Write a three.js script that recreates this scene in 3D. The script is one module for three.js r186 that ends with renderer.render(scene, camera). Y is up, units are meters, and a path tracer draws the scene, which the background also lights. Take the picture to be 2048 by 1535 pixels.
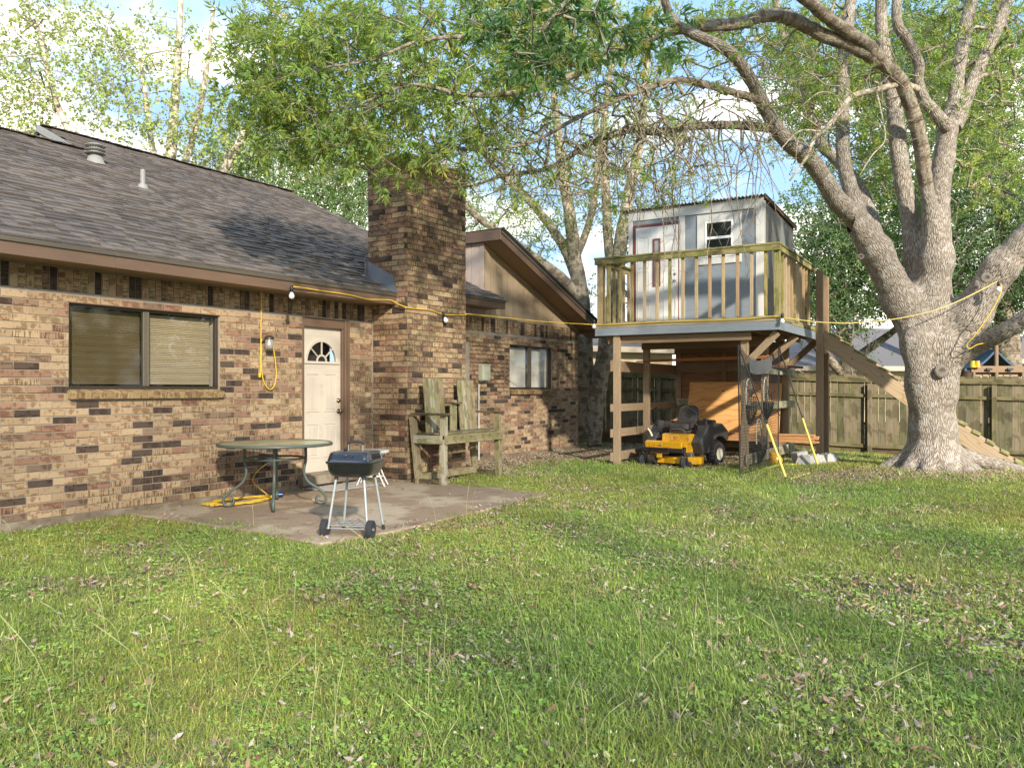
import * as THREE from 'three';
import { mergeGeometries, toCreasedNormals } from 'three/addons/utils/BufferGeometryUtils.js';
import { MarchingCubes } from 'three/addons/objects/MarchingCubes.js';
import { ImprovedNoise } from 'three/addons/math/ImprovedNoise.js';

// ---------- camera, sky, sun, exposure ----------
const F = 1650, H = 1.4;                       // focal length in photograph pixels, eye height in metres
const scene = new THREE.Scene();
const camera = new THREE.PerspectiveCamera(2 * Math.atan(767.5 / F) * 180 / Math.PI, 2048 / 1535, 0.05, 600);
camera.position.set(0, H, 0);
camera.lookAt(0, H, -10);
camera.setViewOffset(2048, 1535, 0, -10.5, 2048, 1535);
const renderer = new THREE.WebGLRenderer({ antialias: true });
renderer.setSize(1024, 767);
renderer.toneMapping = THREE.LinearToneMapping;
renderer.toneMappingExposure = 2.95;
renderer.shadowMap.enabled = true;

const noise3 = new ImprovedNoise();
const fbm3 = (x, y, z, o) => { let s = 0, a = 0.5; for (let i = 0; i < o; i++) { s += a * noise3.noise(x, y, z); x *= 2.03; y *= 2.03; z *= 2.03; a *= 0.5; } return s; };
const sstep = THREE.MathUtils.smoothstep, lerp = THREE.MathUtils.lerp, clamp = THREE.MathUtils.clamp;
{
  const W = 2048, Hh = 1024, data = new Float32Array(W * Hh * 4);
  for (let j = 0; j < Hh; j++) {
    const el = ((j + 0.5) / Hh - 0.5) * Math.PI, y = Math.sin(el), c = Math.cos(el);
    for (let i = 0; i < W; i++) {
      const a = ((i + 0.5) / W - 0.5) * 2 * Math.PI, x = Math.cos(a) * c, z = Math.sin(a) * c, o = (j * W + i) * 4;
      let r, g, b;
      if (y < 0) { r = 0.12; g = 0.14; b = 0.07; }
      else {
        const t = Math.pow(y, 0.55);
        r = lerp(0.27, 0.11, t); g = lerp(0.38, 0.24, t); b = lerp(0.50, 0.46, t);
        const k = 1 / (y + 0.22), d = fbm3(x * k * 1.1 + 4.3, z * k * 1.1 + 1.7, 5.1 + y, 6) + 0.22 * fbm3(x * 5, y * 9, z * 5, 4);
        const cover = lerp(0.20, 0.0, sstep(y, 0.08, 0.5));
        const m = sstep(d + cover, -0.02, 0.24), edge = 0.66 + 0.36 * sstep(d + cover, 0.05, 0.4);
        r = lerp(r, edge * 1.03, m); g = lerp(g, edge * 0.985, m); b = lerp(b, edge * 0.9, m);
      }
      data[o] = r; data[o + 1] = g; data[o + 2] = b; data[o + 3] = 1;
    }
  }
  const sky = new THREE.DataTexture(data, W, Hh, THREE.RGBAFormat, THREE.FloatType);
  sky.mapping = THREE.EquirectangularReflectionMapping; sky.magFilter = THREE.LinearFilter; sky.minFilter = THREE.LinearFilter;
  sky.needsUpdate = true;
  scene.background = sky; scene.environment = sky;
}
const SUN = new THREE.Vector3(0.3726, 0.462, 0.8045).normalize();
const sun = new THREE.DirectionalLight(new THREE.Color(1, 0.93, 0.83), 3.2);
sun.name = 'sun';
sun.position.copy(SUN).multiplyScalar(60); sun.target.position.set(1, 0, -11);
sun.castShadow = true; sun.shadow.radius = 4; sun.shadow.mapSize.set(4096, 4096);
Object.assign(sun.shadow.camera, { left: -26, right: 26, top: 26, bottom: -26, near: 1, far: 140 });
scene.add(sun, sun.target);

// ---------- helpers ----------
const V = (x, y, z) => new THREE.Vector3(x, y, z);
const rng = (s) => () => { s = (s + 0x6d2b79f5) | 0; let t = Math.imul(s ^ (s >>> 15), 1 | s); t = (t + Math.imul(t ^ (t >>> 7), 61 | t)) ^ t; return ((t ^ (t >>> 14)) >>> 0) / 4294967296; };
const R = rng(11);
const rr = (a, b, f = R) => a + (b - a) * f();
const at = (px, py, d) => V((px - 1024) / F * d, H + (778 - py) / F * d, -d);   // the point seen at a pixel of the photograph, d metres deep
const toPx = (p) => [1024 + p.x / -p.z * F, 778 - (p.y - H) / -p.z * F];
const taken = {};
const numbered = (n) => { const k = taken[n] = (taken[n] ?? -1) + 1; return k ? n + '_' + String(k).padStart(3, '0') : n; };
function tag(o, label, category, group) { o.userData = { label, category }; if (group) o.userData.group = group; return o; }
function thing(name, label, category, pos = [0, 0, 0], turn = 0, group) {
  const o = new THREE.Group(); o.name = numbered(name); scene.add(o);
  o.position.set(...pos); o.rotation.y = turn; return tag(o, label, category, group);
}
function mesh(name, geo, mat, parent) {
  const m = new THREE.Mesh(Array.isArray(geo) ? join(geo) : geo, mat); m.name = parent ? name : numbered(name);
  m.castShadow = m.receiveShadow = true; (parent || scene).add(m); return m;
}
const single = (name, geo, mat, label, category, group) => tag(mesh(name, geo, mat), label, category, group);
const structure = (name, geo, mat) => { const m = mesh(name, geo, mat); m.userData.kind = 'structure'; return m; };
const stuff = (m) => { m.userData.kind = 'stuff'; return m; };
function clean(g) {
  if (g.index) g = g.toNonIndexed();
  for (const k of Object.keys(g.attributes)) if (!['position', 'normal', 'uv', 'color'].includes(k)) g.deleteAttribute(k);
  if (!g.attributes.normal) g.computeVertexNormals();
  if (!g.attributes.uv) g.setAttribute('uv', new THREE.BufferAttribute(new Float32Array(g.attributes.position.count * 2), 2));
  return g;
}
const join = (list) => list.length === 1 ? clean(list[0]) : mergeGeometries(list.map(clean));
function paint(g, c) { const n = g.attributes.position.count, a = new Float32Array(n * 3); for (let i = 0; i < n; i++) { a[i * 3] = c.r; a[i * 3 + 1] = c.g; a[i * 3 + 2] = c.b; } g.setAttribute('color', new THREE.BufferAttribute(a, 3)); return g; }
// convex solid from quads/tris given as point lists; flat normals turned outwards; uv in metres with the grain along the longest axis
function facets(faces, size, off) {
  const P = [], N = [], U = [], long = size ? (size[0] >= size[1] && size[0] >= size[2] ? 0 : size[1] >= size[2] ? 1 : 2) : 0;
  const a = V(), b = V(), n = V(), c = V(), ou = off ? off[0] : R() * 7, ov = off ? off[1] : R() * 7;
  for (const f of faces) {
    c.set(0, 0, 0); for (const p of f) c.add(p); c.multiplyScalar(1 / f.length);
    n.crossVectors(a.subVectors(f[1], f[0]), b.subVectors(f[2], f[0])).normalize();
    const q = n.dot(c) < 0 ? [...f].reverse() : f; if (q !== f) n.negate();
    const m = Math.abs(n.x) > Math.abs(n.y) ? (Math.abs(n.x) > Math.abs(n.z) ? 0 : 2) : Math.abs(n.y) > Math.abs(n.z) ? 1 : 2;
    let e1 = (m + 1) % 3, e2 = (m + 2) % 3; if (e2 === long || (m === long && size && size[e2] > size[e1])) [e1, e2] = [e2, e1];
    for (let k = 1; k < q.length - 1; k++) for (const p of [q[0], q[k], q[k + 1]]) { P.push(p.x, p.y, p.z); N.push(n.x, n.y, n.z); U.push(p.getComponent(e1) + ou, p.getComponent(e2) + ov + m * 0.37); }
  }
  const g = new THREE.BufferGeometry();
  g.setAttribute('position', new THREE.Float32BufferAttribute(P, 3)); g.setAttribute('normal', new THREE.Float32BufferAttribute(N, 3)); g.setAttribute('uv', new THREE.Float32BufferAttribute(U, 2));
  return g;
}
// box with chamfered edges, centred
function box(w, h, d, c = 0.004, off) {
  const s = [w / 2, h / 2, d / 2]; c = Math.min(c, s[0] * 0.45, s[1] * 0.45, s[2] * 0.45);
  const v = (sg, ax) => V(...[0, 1, 2].map((k) => sg[k] * (k === ax ? s[k] : s[k] - c)));
  const faces = [], S = [-1, 1];
  for (let ax = 0; ax < 3; ax++) {
    const b = (ax + 1) % 3, e = (ax + 2) % 3;
    for (const sa of S) { const q = [[-1, -1], [1, -1], [1, 1], [-1, 1]].map(([p, r]) => { const g = [0, 0, 0]; g[ax] = sa; g[b] = p; g[e] = r; return v(g, ax); }); faces.push(q); }
    for (const sb of S) for (const se of S) { const g1 = [0, 0, 0], g2 = [0, 0, 0]; g1[ax] = -1; g2[ax] = 1; g1[b] = g2[b] = sb; g1[e] = g2[e] = se; faces.push([v(g1, b), v(g2, b), v(g2, e), v(g1, e)]); }
  }
  for (const x of S) for (const y of S) for (const z of S) { const g = [x, y, z]; faces.push([v(g, 0), v(g, 1), v(g, 2)]); }
  return facets(faces, [w, h, d], off);
}
const put = (g, x = 0, y = 0, z = 0, rx = 0, ry = 0, rz = 0) => g.applyMatrix4(new THREE.Matrix4().compose(V(x, y, z), new THREE.Quaternion().setFromEuler(new THREE.Euler(rx, ry, rz)), V(1, 1, 1)));
const bx = (w, h, d, x, y, z, c) => put(box(w, h, d, c), x, y, z);
// plank from a to b: w across (level side), h deep
function beam(a, b, w, h, c = 0.004, upHint = V(0, 1, 0)) {
  const x = V().subVectors(b, a), L = x.length(); x.normalize();
  let z = V().crossVectors(x, upHint); if (z.lengthSq() < 1e-4) z = V().crossVectors(x, V(0, 0, 1)); z.normalize();
  const y = V().crossVectors(z, x), g = box(L, h, w, c);
  return g.applyMatrix4(new THREE.Matrix4().makeBasis(x, y, z).setPosition(V().addVectors(a, b).multiplyScalar(0.5)));
}
// swept tube through points with a radius each (a number or a list)
function sweep(pts, rad, sides = 8, cap = true, wob = 0, f = R) {
  const n = pts.length, P = [], N = [], U = [], I = [], t = V(), nn = V(), bb = V(), p = V(); let len = 0; const u0 = f() * 5, v0 = f() * 5;
  const tan = pts.map((q, i) => V().subVectors(pts[Math.min(n - 1, i + 1)], pts[Math.max(0, i - 1)]).normalize());
  nn.set(0, 0, 1); if (Math.abs(tan[0].z) > 0.85) nn.set(1, 0, 0);
  for (let i = 0; i < n; i++) {
    t.copy(tan[i]); nn.addScaledVector(t, -nn.dot(t)).normalize(); bb.crossVectors(t, nn);
    if (i) len += pts[i].distanceTo(pts[i - 1]);
    const r = typeof rad === 'number' ? rad : rad[i], w = wob ? Array.from({ length: sides }, () => 1 + wob * (f() - 0.5)) : null;
    for (let k = 0; k <= sides; k++) {
      const a = (k / sides) * 2 * Math.PI, q = r * (w ? w[k % sides] : 1), ca = Math.cos(a), sa = Math.sin(a);
      p.set(0, 0, 0).addScaledVector(nn, ca).addScaledVector(bb, sa);
      N.push(p.x, p.y, p.z); P.push(pts[i].x + p.x * q, pts[i].y + p.y * q, pts[i].z + p.z * q); U.push(u0 + (k / sides) * 6.283 * Math.max(r, 0.02), v0 + len);
    }
  }
  const m = sides + 1;
  for (let i = 0; i < n - 1; i++) for (let k = 0; k < sides; k++) { const a = i * m + k; I.push(a, a + 1, a + m, a + 1, a + m + 1, a + m); }
  if (cap) for (const [i, s] of [[0, -1], [n - 1, 1]]) {
    const c = P.length / 3, o = pts[i], d = tan[i];
    P.push(o.x, o.y, o.z); N.push(d.x * s, d.y * s, d.z * s); U.push(u0, v0);
    for (let k = 0; k <= sides; k++) { const j = i * m + k; P.push(P[j * 3], P[j * 3 + 1], P[j * 3 + 2]); N.push(d.x * s, d.y * s, d.z * s); U.push(u0 + 0.01 * k, v0); }
    for (let k = 0; k < sides; k++) s > 0 ? I.push(c, c + 1 + k, c + 2 + k) : I.push(c, c + 2 + k, c + 1 + k);
  }
  const g = new THREE.BufferGeometry();
  g.setAttribute('position', new THREE.Float32BufferAttribute(P, 3)); g.setAttribute('normal', new THREE.Float32BufferAttribute(N, 3)); g.setAttribute('uv', new THREE.Float32BufferAttribute(U, 2)); g.setIndex(I);
  return g;
}
const smooth = (pts, n) => new THREE.CatmullRomCurve3(pts, false, 'centripetal').getPoints(n);
const tube = (pts, r, n = pts.length * 6, sides = 7) => sweep(smooth(pts, n), r, sides);
const rod = (a, b, r, sides = 8) => sweep([a, b], r, sides);
const lathe = (pts, seg = 24) => new THREE.LatheGeometry(pts.map(([x, y]) => new THREE.Vector2(x, y)), seg);
const cyl = (r1, r2, h, x, y, z, seg = 20, rx = 0, ry = 0, rz = 0) => put(new THREE.CylinderGeometry(r1, r2, h, seg), x, y, z, rx, ry, rz);
function plate(w, h, x = 0, y = 0, z = 0, ry = 0, rx = 0) { return put(new THREE.PlaneGeometry(w, h), x, y, z, rx, ry, 0); }
function extrude(pts, depth, bevel = 0, seg = 1) {
  const s = new THREE.Shape(pts.map(([x, y]) => new THREE.Vector2(x, y)));
  return new THREE.ExtrudeGeometry(s, { depth: depth - 2 * bevel, bevelEnabled: bevel > 0, bevelThickness: bevel, bevelSize: bevel, bevelOffset: -bevel, bevelSegments: seg, curveSegments: 10 }).translate(0, 0, bevel);
}
// ---------- textures: colour, grain, wear ----------
const hash = (x, y, s) => { let h = Math.imul(x, 374761393) ^ Math.imul(y, 668265263) ^ Math.imul(s, 1274126177); h = Math.imul(h ^ (h >>> 13), 1274126177); return ((h ^ (h >>> 16)) >>> 0) / 4294967296; };
// value noise that repeats every px by py cells
function vn(x, y, px, py, s) {
  const ix = Math.floor(x), iy = Math.floor(y), fx = x - ix, fy = y - iy, a = fx * fx * (3 - 2 * fx), b = fy * fy * (3 - 2 * fy);
  const x0 = ((ix % px) + px) % px, x1 = (x0 + 1) % px, y0 = ((iy % py) + py) % py, y1 = (y0 + 1) % py;
  return lerp(lerp(hash(x0, y0, s), hash(x1, y0, s), a), lerp(hash(x0, y1, s), hash(x1, y1, s), a), b);
}
// u, v in 0..1; cx, cy cells at the coarsest octave
const tn = (u, v, cx, cy, o = 4, s = 1) => { let r = 0, a = 0.5, n = 0; for (let i = 0; i < o; i++) { r += a * vn(u * cx, v * cy, cx, cy, s + i * 17); n += a; a *= 0.5; cx *= 2; cy *= 2; } return r / n; };
const enc = (v) => Math.round(255 * clamp(v <= 0.0031308 ? v * 12.92 : 1.055 * Math.pow(v, 1 / 2.4) - 0.055, 0, 1));
function texture(w, h, fn, srgb = true) {
  const d = new Uint8Array(w * h * 4);
  for (let j = 0; j < h; j++) for (let i = 0; i < w; i++) {
    const c = fn((i + 0.5) / w, (j + 0.5) / h, i, j), o = (j * w + i) * 4;
    if (typeof c === 'number') { const q = srgb ? enc(c) : Math.round(255 * clamp(c, 0, 1)); d[o] = d[o + 1] = d[o + 2] = q; }
    else for (let k = 0; k < 3; k++) d[o + k] = srgb ? enc(c[k]) : Math.round(255 * clamp(c[k], 0, 1));
    d[o + 3] = 255;
  }
  const t = new THREE.DataTexture(d, w, h); t.magFilter = THREE.LinearFilter; t.minFilter = THREE.LinearMipmapLinearFilter; t.generateMipmaps = true;
  t.wrapS = t.wrapT = THREE.RepeatWrapping; if (srgb) t.colorSpace = THREE.SRGBColorSpace; t.needsUpdate = true; return t;
}
const rep = (t, u, v = u) => { const c = t.clone(); c.repeat.set(u, v); c.needsUpdate = true; return c; };   // u, v = repeats per metre
const mix3 = (a, b, t) => [lerp(a[0], b[0], t), lerp(a[1], b[1], t), lerp(a[2], b[2], t)];
const M = {};
const mat = (color, o = {}) => new THREE.MeshStandardMaterial({ color: Array.isArray(color) ? new THREE.Color().setRGB(...color) : color, roughness: 0.8, ...o });

// brick: multiplies the tone of each brick; fire-flashed blotches and pits
const tBrick = texture(512, 512, (u, v) => {
  const b = tn(u, v, 12, 16, 5, 3), f = tn(u, v, 80, 80, 3, 9), p = tn(u, v, 26, 20, 3, 21), st = tn(u, v, 40, 8, 3, 33);
  const dark = sstep(b * 0.7 + st * 0.3, 0.46, 0.60); let k = 0.78 + 0.45 * f;
  let c = mix3([1.05 * k, 1.02 * k, 0.98 * k], [0.50 * k, 0.40 * k, 0.33 * k], dark * 0.85);
  if (p > 0.72) c = mix3(c, [1.5, 1.4, 1.2], sstep(p, 0.72, 0.8) * 0.5);
  return c;
});
// the same under streaks of black weathering that run down the face
const tBrickStreak = texture(512, 512, (u, v) => {
  const b = tn(u, v, 9, 10, 4, 43), f = tn(u, v, 70, 70, 3, 49), st = tn(u, v, 64, 7, 4, 53);
  const dark = sstep(b * 0.4 + st * 0.6, 0.47, 0.62), k = 0.75 + 0.5 * f;
  return mix3([1.08 * k, 1.03 * k, 0.94 * k], [0.30 * k, 0.25 * k, 0.19 * k], dark * 0.9);
});
const tBrickBump = texture(512, 512, (u, v) => 0.5 + 0.5 * (tn(u, v, 60, 50, 4, 61) - 0.5) + 0.35 * (tn(u, v, 16, 12, 3, 67) - 0.5), false);
const tGrain = texture(512, 512, (u, v) => {      // wood grain along u
  const w = tn(u, v, 3, 12, 3, 71), l = tn(u + 0, v, 4, 90, 3, 73), s = tn(u, v, 10, 160, 2, 77), ring = 0.5 + 0.5 * Math.sin((v * 26 + w * 5) * 6.283);
  return 0.72 + 0.22 * l + 0.2 * (s - 0.5) + 0.12 * ring;
});
const tWeather = texture(512, 512, (u, v) => {    // old fence wood, mottled with algae and grey
  const l = tn(u, v, 5, 80, 4, 81), b = tn(u, v, 7, 9, 4, 83), g = tn(u, v, 5, 14, 4, 89), k = 0.55 + 0.75 * l;
  let c = mix3([0.95 * k, 0.9 * k, 0.8 * k], [0.5 * k, 0.48 * k, 0.36 * k], sstep(b, 0.45, 0.65));
  return mix3(c, [0.62 * k, 0.78 * k, 0.3 * k], sstep(g, 0.5, 0.72) * 0.55);
});
const tGrainBump = texture(512, 512, (u, v) => 0.6 * tn(u, v, 4, 110, 3, 91) + 0.4 * tn(u, v, 9, 200, 2, 93), false);
const tPly = texture(1024, 1024, (u, v) => {      // rotary-cut plywood: wandering cathedrals and a few knots
  const w = tn(u, v, 2, 4, 4, 101), q = v * 9 + w * 5.2 + 0.25 * tn(u, v, 6, 10, 3, 103), ring = Math.abs((q - Math.floor(q)) * 2 - 1), f = tn(u, v, 8, 140, 3, 107);
  let c = mix3([1, 1, 1], [0.72, 0.58, 0.42], sstep(ring, 0.62, 1) * 0.75); const k = 0.86 + 0.28 * f; c = c.map((x) => x * k);
  for (const [kx, ky, kr] of [[0.32, 0.72, 0.014], [0.67, 0.31, 0.011], [0.83, 0.62, 0.008], [0.12, 0.2, 0.01]]) { const d = Math.hypot(u - kx, (v - ky) * 0.8) / kr; c = mix3(c, [0.2, 0.09, 0.04], 1 - sstep(d, 0.7, 1.4)); }
  return c;
});
const tSpeck = texture(512, 512, (u, v) => 0.62 + 0.5 * tn(u, v, 128, 128, 2, 111) + 0.25 * (tn(u, v, 9, 9, 4, 113) - 0.5));
const tSpeckBump = texture(256, 256, (u, v) => tn(u, v, 90, 90, 3, 117), false);
const tConcrete = texture(1024, 1024, (u, v) => {
  const b = tn(u, v, 5, 5, 5, 121), f = tn(u, v, 120, 120, 3, 123), s = tn(u, v, 14, 11, 4, 127), k = 0.8 + 0.4 * f;
  let c = mix3([1 * k, 0.93 * k, 0.82 * k], [0.66 * k, 0.56 * k, 0.45 * k], sstep(b, 0.4, 0.62)); return mix3(c, [0.4 * k, 0.32 * k, 0.25 * k], sstep(s, 0.58, 0.76) * 0.6);
});
const tPaint = texture(512, 512, (u, v) => 0.86 + 0.2 * tn(u, v, 8, 40, 4, 131) + 0.08 * (tn(u, v, 5, 5, 4, 133) - 0.5));
const barkH = (u, v) => {           // long plates parted by fissures: distance between the two nearest cell centres
  const nx = 30, ny = 7, w = 0.03 * (tn(u, v, 6, 6, 3, 141) - 0.5), x = (u + w) * nx, y = (v + 0.6 * w) * ny, ix = Math.floor(x), iy = Math.floor(y); let d1 = 9, d2 = 9;
  for (let a = -1; a <= 1; a++) for (let b = -1; b <= 1; b++) { const cx = (((ix + a) % nx) + nx) % nx, cy = (((iy + b) % ny) + ny) % ny, dx = ix + a + hash(cx, cy, 1) - x, dy = (iy + b + hash(cx, cy, 2) - y) * 0.8, d = Math.hypot(dx, dy); if (d < d1) { d2 = d1; d1 = d; } else if (d < d2) d2 = d; }
  return clamp(sstep(d2 - d1, 0.02, 0.38) * (0.72 + 0.28 * tn(u, v, 60, 24, 3, 147)) - 0.25 * Math.max(0, tn(u, v, 40, 12, 3, 149) - 0.5), 0, 1);
};
const tBark = texture(1024, 1024, (u, v) => {
  const h = barkH(u, v), b = tn(u, v, 4, 5, 4, 151), l = tn(u, v, 7, 9, 4, 157), f = tn(u, v, 90, 90, 2, 159), k = 0.75 + 0.5 * f;
  let c = mix3([0.5, 0.42, 0.34], [0.98, 0.92, 0.84], sstep(h, 0.05, 0.6)); c = mix3(c, [0.62, 0.56, 0.5], sstep(b, 0.5, 0.7) * 0.5);
  c = mix3(c, [1.4, 1.42, 1.36], sstep(l, 0.6, 0.72) * 0.5); return c.map((x) => x * k);
});
const tBarkBump = texture(1024, 1024, barkH, false);
const tBarkPale = texture(512, 512, (u, v) => {   // smooth pale bark with lichen and rings
  const b = tn(u, v, 5, 7, 4, 161), l = tn(u, v, 9, 8, 4, 163), r = tn(u, v, 3, 60, 3, 167), f = tn(u, v, 60, 60, 3, 169), k = 0.7 + 0.6 * f;
  let c = mix3([0.95, 0.86, 0.74], [0.5, 0.42, 0.34], sstep(b, 0.42, 0.62)); c = mix3(c, [0.3, 0.25, 0.2], sstep(r, 0.62, 0.75) * 0.6);
  return mix3(c, [1.2, 1.22, 1.1], sstep(l, 0.56, 0.68) * 0.6).map((x) => x * k);
});
const tGround = texture(1024, 1024, (u, v) => {
  const b = tn(u, v, 8, 8, 5, 171), f = tn(u, v, 150, 150, 3, 173), g = tn(u, v, 30, 30, 4, 177), k = 0.6 + 0.8 * f;
  let c = mix3([0.15, 0.115, 0.07], [0.075, 0.085, 0.035], sstep(b * 0.6 + g * 0.4, 0.42, 0.6)); return c.map((x) => x * k);
});
const tShingle = texture(512, 512, (u, v) => {
  const f = tn(u, v, 170, 170, 2, 181), b = tn(u, v, 12, 12, 3, 183), g = hash(Math.floor(u * 300), Math.floor(v * 300), 5), k = 0.7 + 0.6 * f;
  return mix3([0.95, 0.92, 0.9], [1.15, 1.05, 0.9], b).map((x) => x * k * (g > 0.93 ? 1.5 : g < 0.08 ? 0.5 : 1));
});

// ---------- materials ----------
const brickMat = (c, streak) => mat(c, { map: rep(streak ? tBrickStreak : tBrick, 1.35), bumpMap: rep(tBrickBump, 1.35), bumpScale: 0.004, roughness: 0.92 });
M.brickAll = mat([1, 1, 1], { vertexColors: true, map: rep(tBrick, 1.35), bumpMap: rep(tBrickBump, 1.35), bumpScale: 0.004, roughness: 0.92 });
M.brickAllStreak = mat([1, 1, 1], { vertexColors: true, map: rep(tBrickStreak, 1.35), bumpMap: rep(tBrickBump, 1.35), bumpScale: 0.004, roughness: 0.92 });
M.mortar = mat([0.36, 0.31, 0.24], { map: rep(tSpeck, 2), bumpMap: rep(tSpeckBump, 3), bumpScale: 0.002, roughness: 0.95 });
M.mortarDark = mat([0.15, 0.115, 0.075], { map: rep(tSpeck, 2), roughness: 0.95 });
M.concrete = mat([0.40, 0.325, 0.245], { map: rep(tConcrete, 0.45), bumpMap: rep(tSpeckBump, 2.5), bumpScale: 0.002, roughness: 0.9 });
M.footing = mat([0.27, 0.235, 0.19], { map: rep(tConcrete, 0.9), bumpMap: rep(tSpeckBump, 4), bumpScale: 0.004, roughness: 0.95 });
M.block = mat([0.42, 0.4, 0.36], { map: rep(tSpeck, 2), bumpMap: rep(tSpeckBump, 4), bumpScale: 0.003, roughness: 0.95 });
M.shingle = mat([1, 1, 1], { vertexColors: true, map: rep(tShingle, 1.5), bumpMap: rep(tSpeckBump, 4), bumpScale: 0.002, roughness: 0.95 });
const shingleMat = (c) => mat(c, { map: rep(tShingle, 1.5), bumpMap: rep(tSpeckBump, 4), bumpScale: 0.002, roughness: 0.95 });
M.underlay = mat([0.05, 0.045, 0.042], { map: rep(tShingle, 1.5), roughness: 0.95 });
M.brownPaint = mat([0.145, 0.088, 0.054], { map: rep(tPaint, 0.7), bumpMap: rep(tGrainBump, 1.2), bumpScale: 0.0015, roughness: 0.6 });
M.drip = mat([0.095, 0.078, 0.055], { roughness: 0.5, map: rep(tPaint, 1) });
M.soffit = mat([0.30, 0.19, 0.10], { map: rep(tPaint, 0.8), roughness: 0.7 });
M.siding = mat([0.41, 0.30, 0.19], { map: rep(tPaint, 0.8), bumpMap: rep(tGrainBump, 1.5), bumpScale: 0.002, roughness: 0.75 });
M.sidingPale = mat([0.48, 0.37, 0.30], { map: rep(tPaint, 0.8), bumpMap: rep(tGrainBump, 1.5), bumpScale: 0.002, roughness: 0.75 });
M.doorPaint = mat([0.55, 0.47, 0.375], { map: rep(tPaint, 0.5), roughness: 0.5 });
M.bronze = mat([0.05, 0.037, 0.024], { roughness: 0.42, metalness: 0.3 });
M.bronzePale = mat([0.14, 0.115, 0.08], { roughness: 0.45, metalness: 0.3 });
M.glass = new THREE.MeshPhysicalMaterial({ color: 0xffffff, transmission: 1, thickness: 0, roughness: 0.02, ior: 1.5 });
M.screen = new THREE.MeshPhysicalMaterial({ color: new THREE.Color().setRGB(0.58, 0.56, 0.5), transmission: 1, thickness: 0, roughness: 0.05, ior: 1.6 });
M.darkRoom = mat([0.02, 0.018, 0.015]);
M.blind = mat([0.27, 0.215, 0.125], { roughness: 0.5 });
M.blindPale = mat([0.75, 0.71, 0.6], { roughness: 0.5 });
M.brass = mat([0.25, 0.17, 0.08], { metalness: 1, roughness: 0.3 });
M.greyMetal = mat([0.22, 0.225, 0.24], { metalness: 0.6, roughness: 0.5, map: rep(tPaint, 1) });
M.ventGrey = mat([0.30, 0.285, 0.255], { map: rep(tPaint, 1), roughness: 0.6 });
M.darkGrey = mat([0.09, 0.085, 0.08], { roughness: 0.6 });
M.boxGreen = mat([0.40, 0.40, 0.29], { roughness: 0.55, map: rep(tPaint, 1.5) });
M.pvc = mat([0.52, 0.5, 0.46], { roughness: 0.45 });
M.terracotta = mat([0.20, 0.1, 0.062], { map: rep(tSpeck, 3), roughness: 0.9 });
M.yellowCord = mat([0.66, 0.42, 0.035], { roughness: 0.5 });
M.paleCord = mat([0.62, 0.47, 0.13], { roughness: 0.5 });
M.redCord = mat([0.42, 0.035, 0.03], { roughness: 0.5 });
M.black = mat([0.018, 0.018, 0.019], { roughness: 0.5 });
M.rubber = mat([0.035, 0.035, 0.036], { roughness: 0.85, map: rep(tSpeck, 4) });
M.bulb = new THREE.MeshPhysicalMaterial({ color: new THREE.Color().setRGB(0.85, 0.84, 0.8), roughness: 0.25, clearcoat: 0.6 });
M.enamel = new THREE.MeshPhysicalMaterial({ color: new THREE.Color().setRGB(0.012, 0.012, 0.014), roughness: 0.22, clearcoat: 1, clearcoatRoughness: 0.08 });
M.lidDust = mat([0.13, 0.11, 0.085], { roughness: 0.5, map: rep(tConcrete, 3) });
M.silver = mat([0.36, 0.38, 0.37], { metalness: 0.3, roughness: 0.4 });
M.wire = mat([0.5, 0.5, 0.48], { metalness: 0.7, roughness: 0.4 });
M.white = mat([0.72, 0.7, 0.64], { roughness: 0.45 });
M.tableGreen = mat([0.075, 0.095, 0.075], { roughness: 0.45, map: rep(tPaint, 3) });
M.tableGlass = new THREE.MeshPhysicalMaterial({ color: new THREE.Color().setRGB(0.44, 0.45, 0.28), roughness: 0.35, map: rep(tConcrete, 1.2), clearcoat: 0.5, clearcoatRoughness: 0.3 });
M.mat = mat([0.46, 0.41, 0.35], { map: rep(tSpeck, 6), bumpMap: rep(tSpeckBump, 8), bumpScale: 0.008, roughness: 1 });
const wood = (c, m = tGrain, s = 0.9) => mat(c, { map: rep(m, s), bumpMap: rep(tGrainBump, s), bumpScale: 0.003, roughness: 0.88 });
M.oldWood = wood([0.285, 0.235, 0.15], tWeather, 1.3);
M.oldWoodDark = wood([0.13, 0.10, 0.062], tWeather, 1.3);
M.oldWoodGrey = wood([0.40, 0.36, 0.29], tWeather, 1.3);
M.greenRail = wood([0.33, 0.29, 0.135], tWeather);
M.railWood = [wood([0.43, 0.315, 0.16]), wood([0.40, 0.26, 0.145]), wood([0.36, 0.29, 0.125], tWeather), wood([0.46, 0.34, 0.2])];
M.post = wood([0.35, 0.245, 0.145]);
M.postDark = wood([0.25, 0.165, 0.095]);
M.joist = wood([0.25, 0.155, 0.075]);
M.redBoard = wood([0.42, 0.16, 0.055]);
M.newBoard = wood([0.56, 0.28, 0.11]);
M.plywood = mat([0.70, 0.36, 0.12], { map: rep(tPly, 0.41, 0.82), roughness: 0.8 });
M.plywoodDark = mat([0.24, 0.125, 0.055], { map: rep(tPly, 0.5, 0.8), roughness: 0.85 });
M.fence = [wood([0.145, 0.125, 0.08], tWeather, 0.8), wood([0.175, 0.145, 0.095], tWeather, 0.8), wood([0.12, 0.11, 0.062], tWeather, 0.8), wood([0.19, 0.155, 0.105], tWeather, 0.8)];
M.fenceRail = wood([0.165, 0.14, 0.07], tWeather, 0.8);
M.rot = wood([0.15, 0.10, 0.065], tWeather, 0.8);
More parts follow.
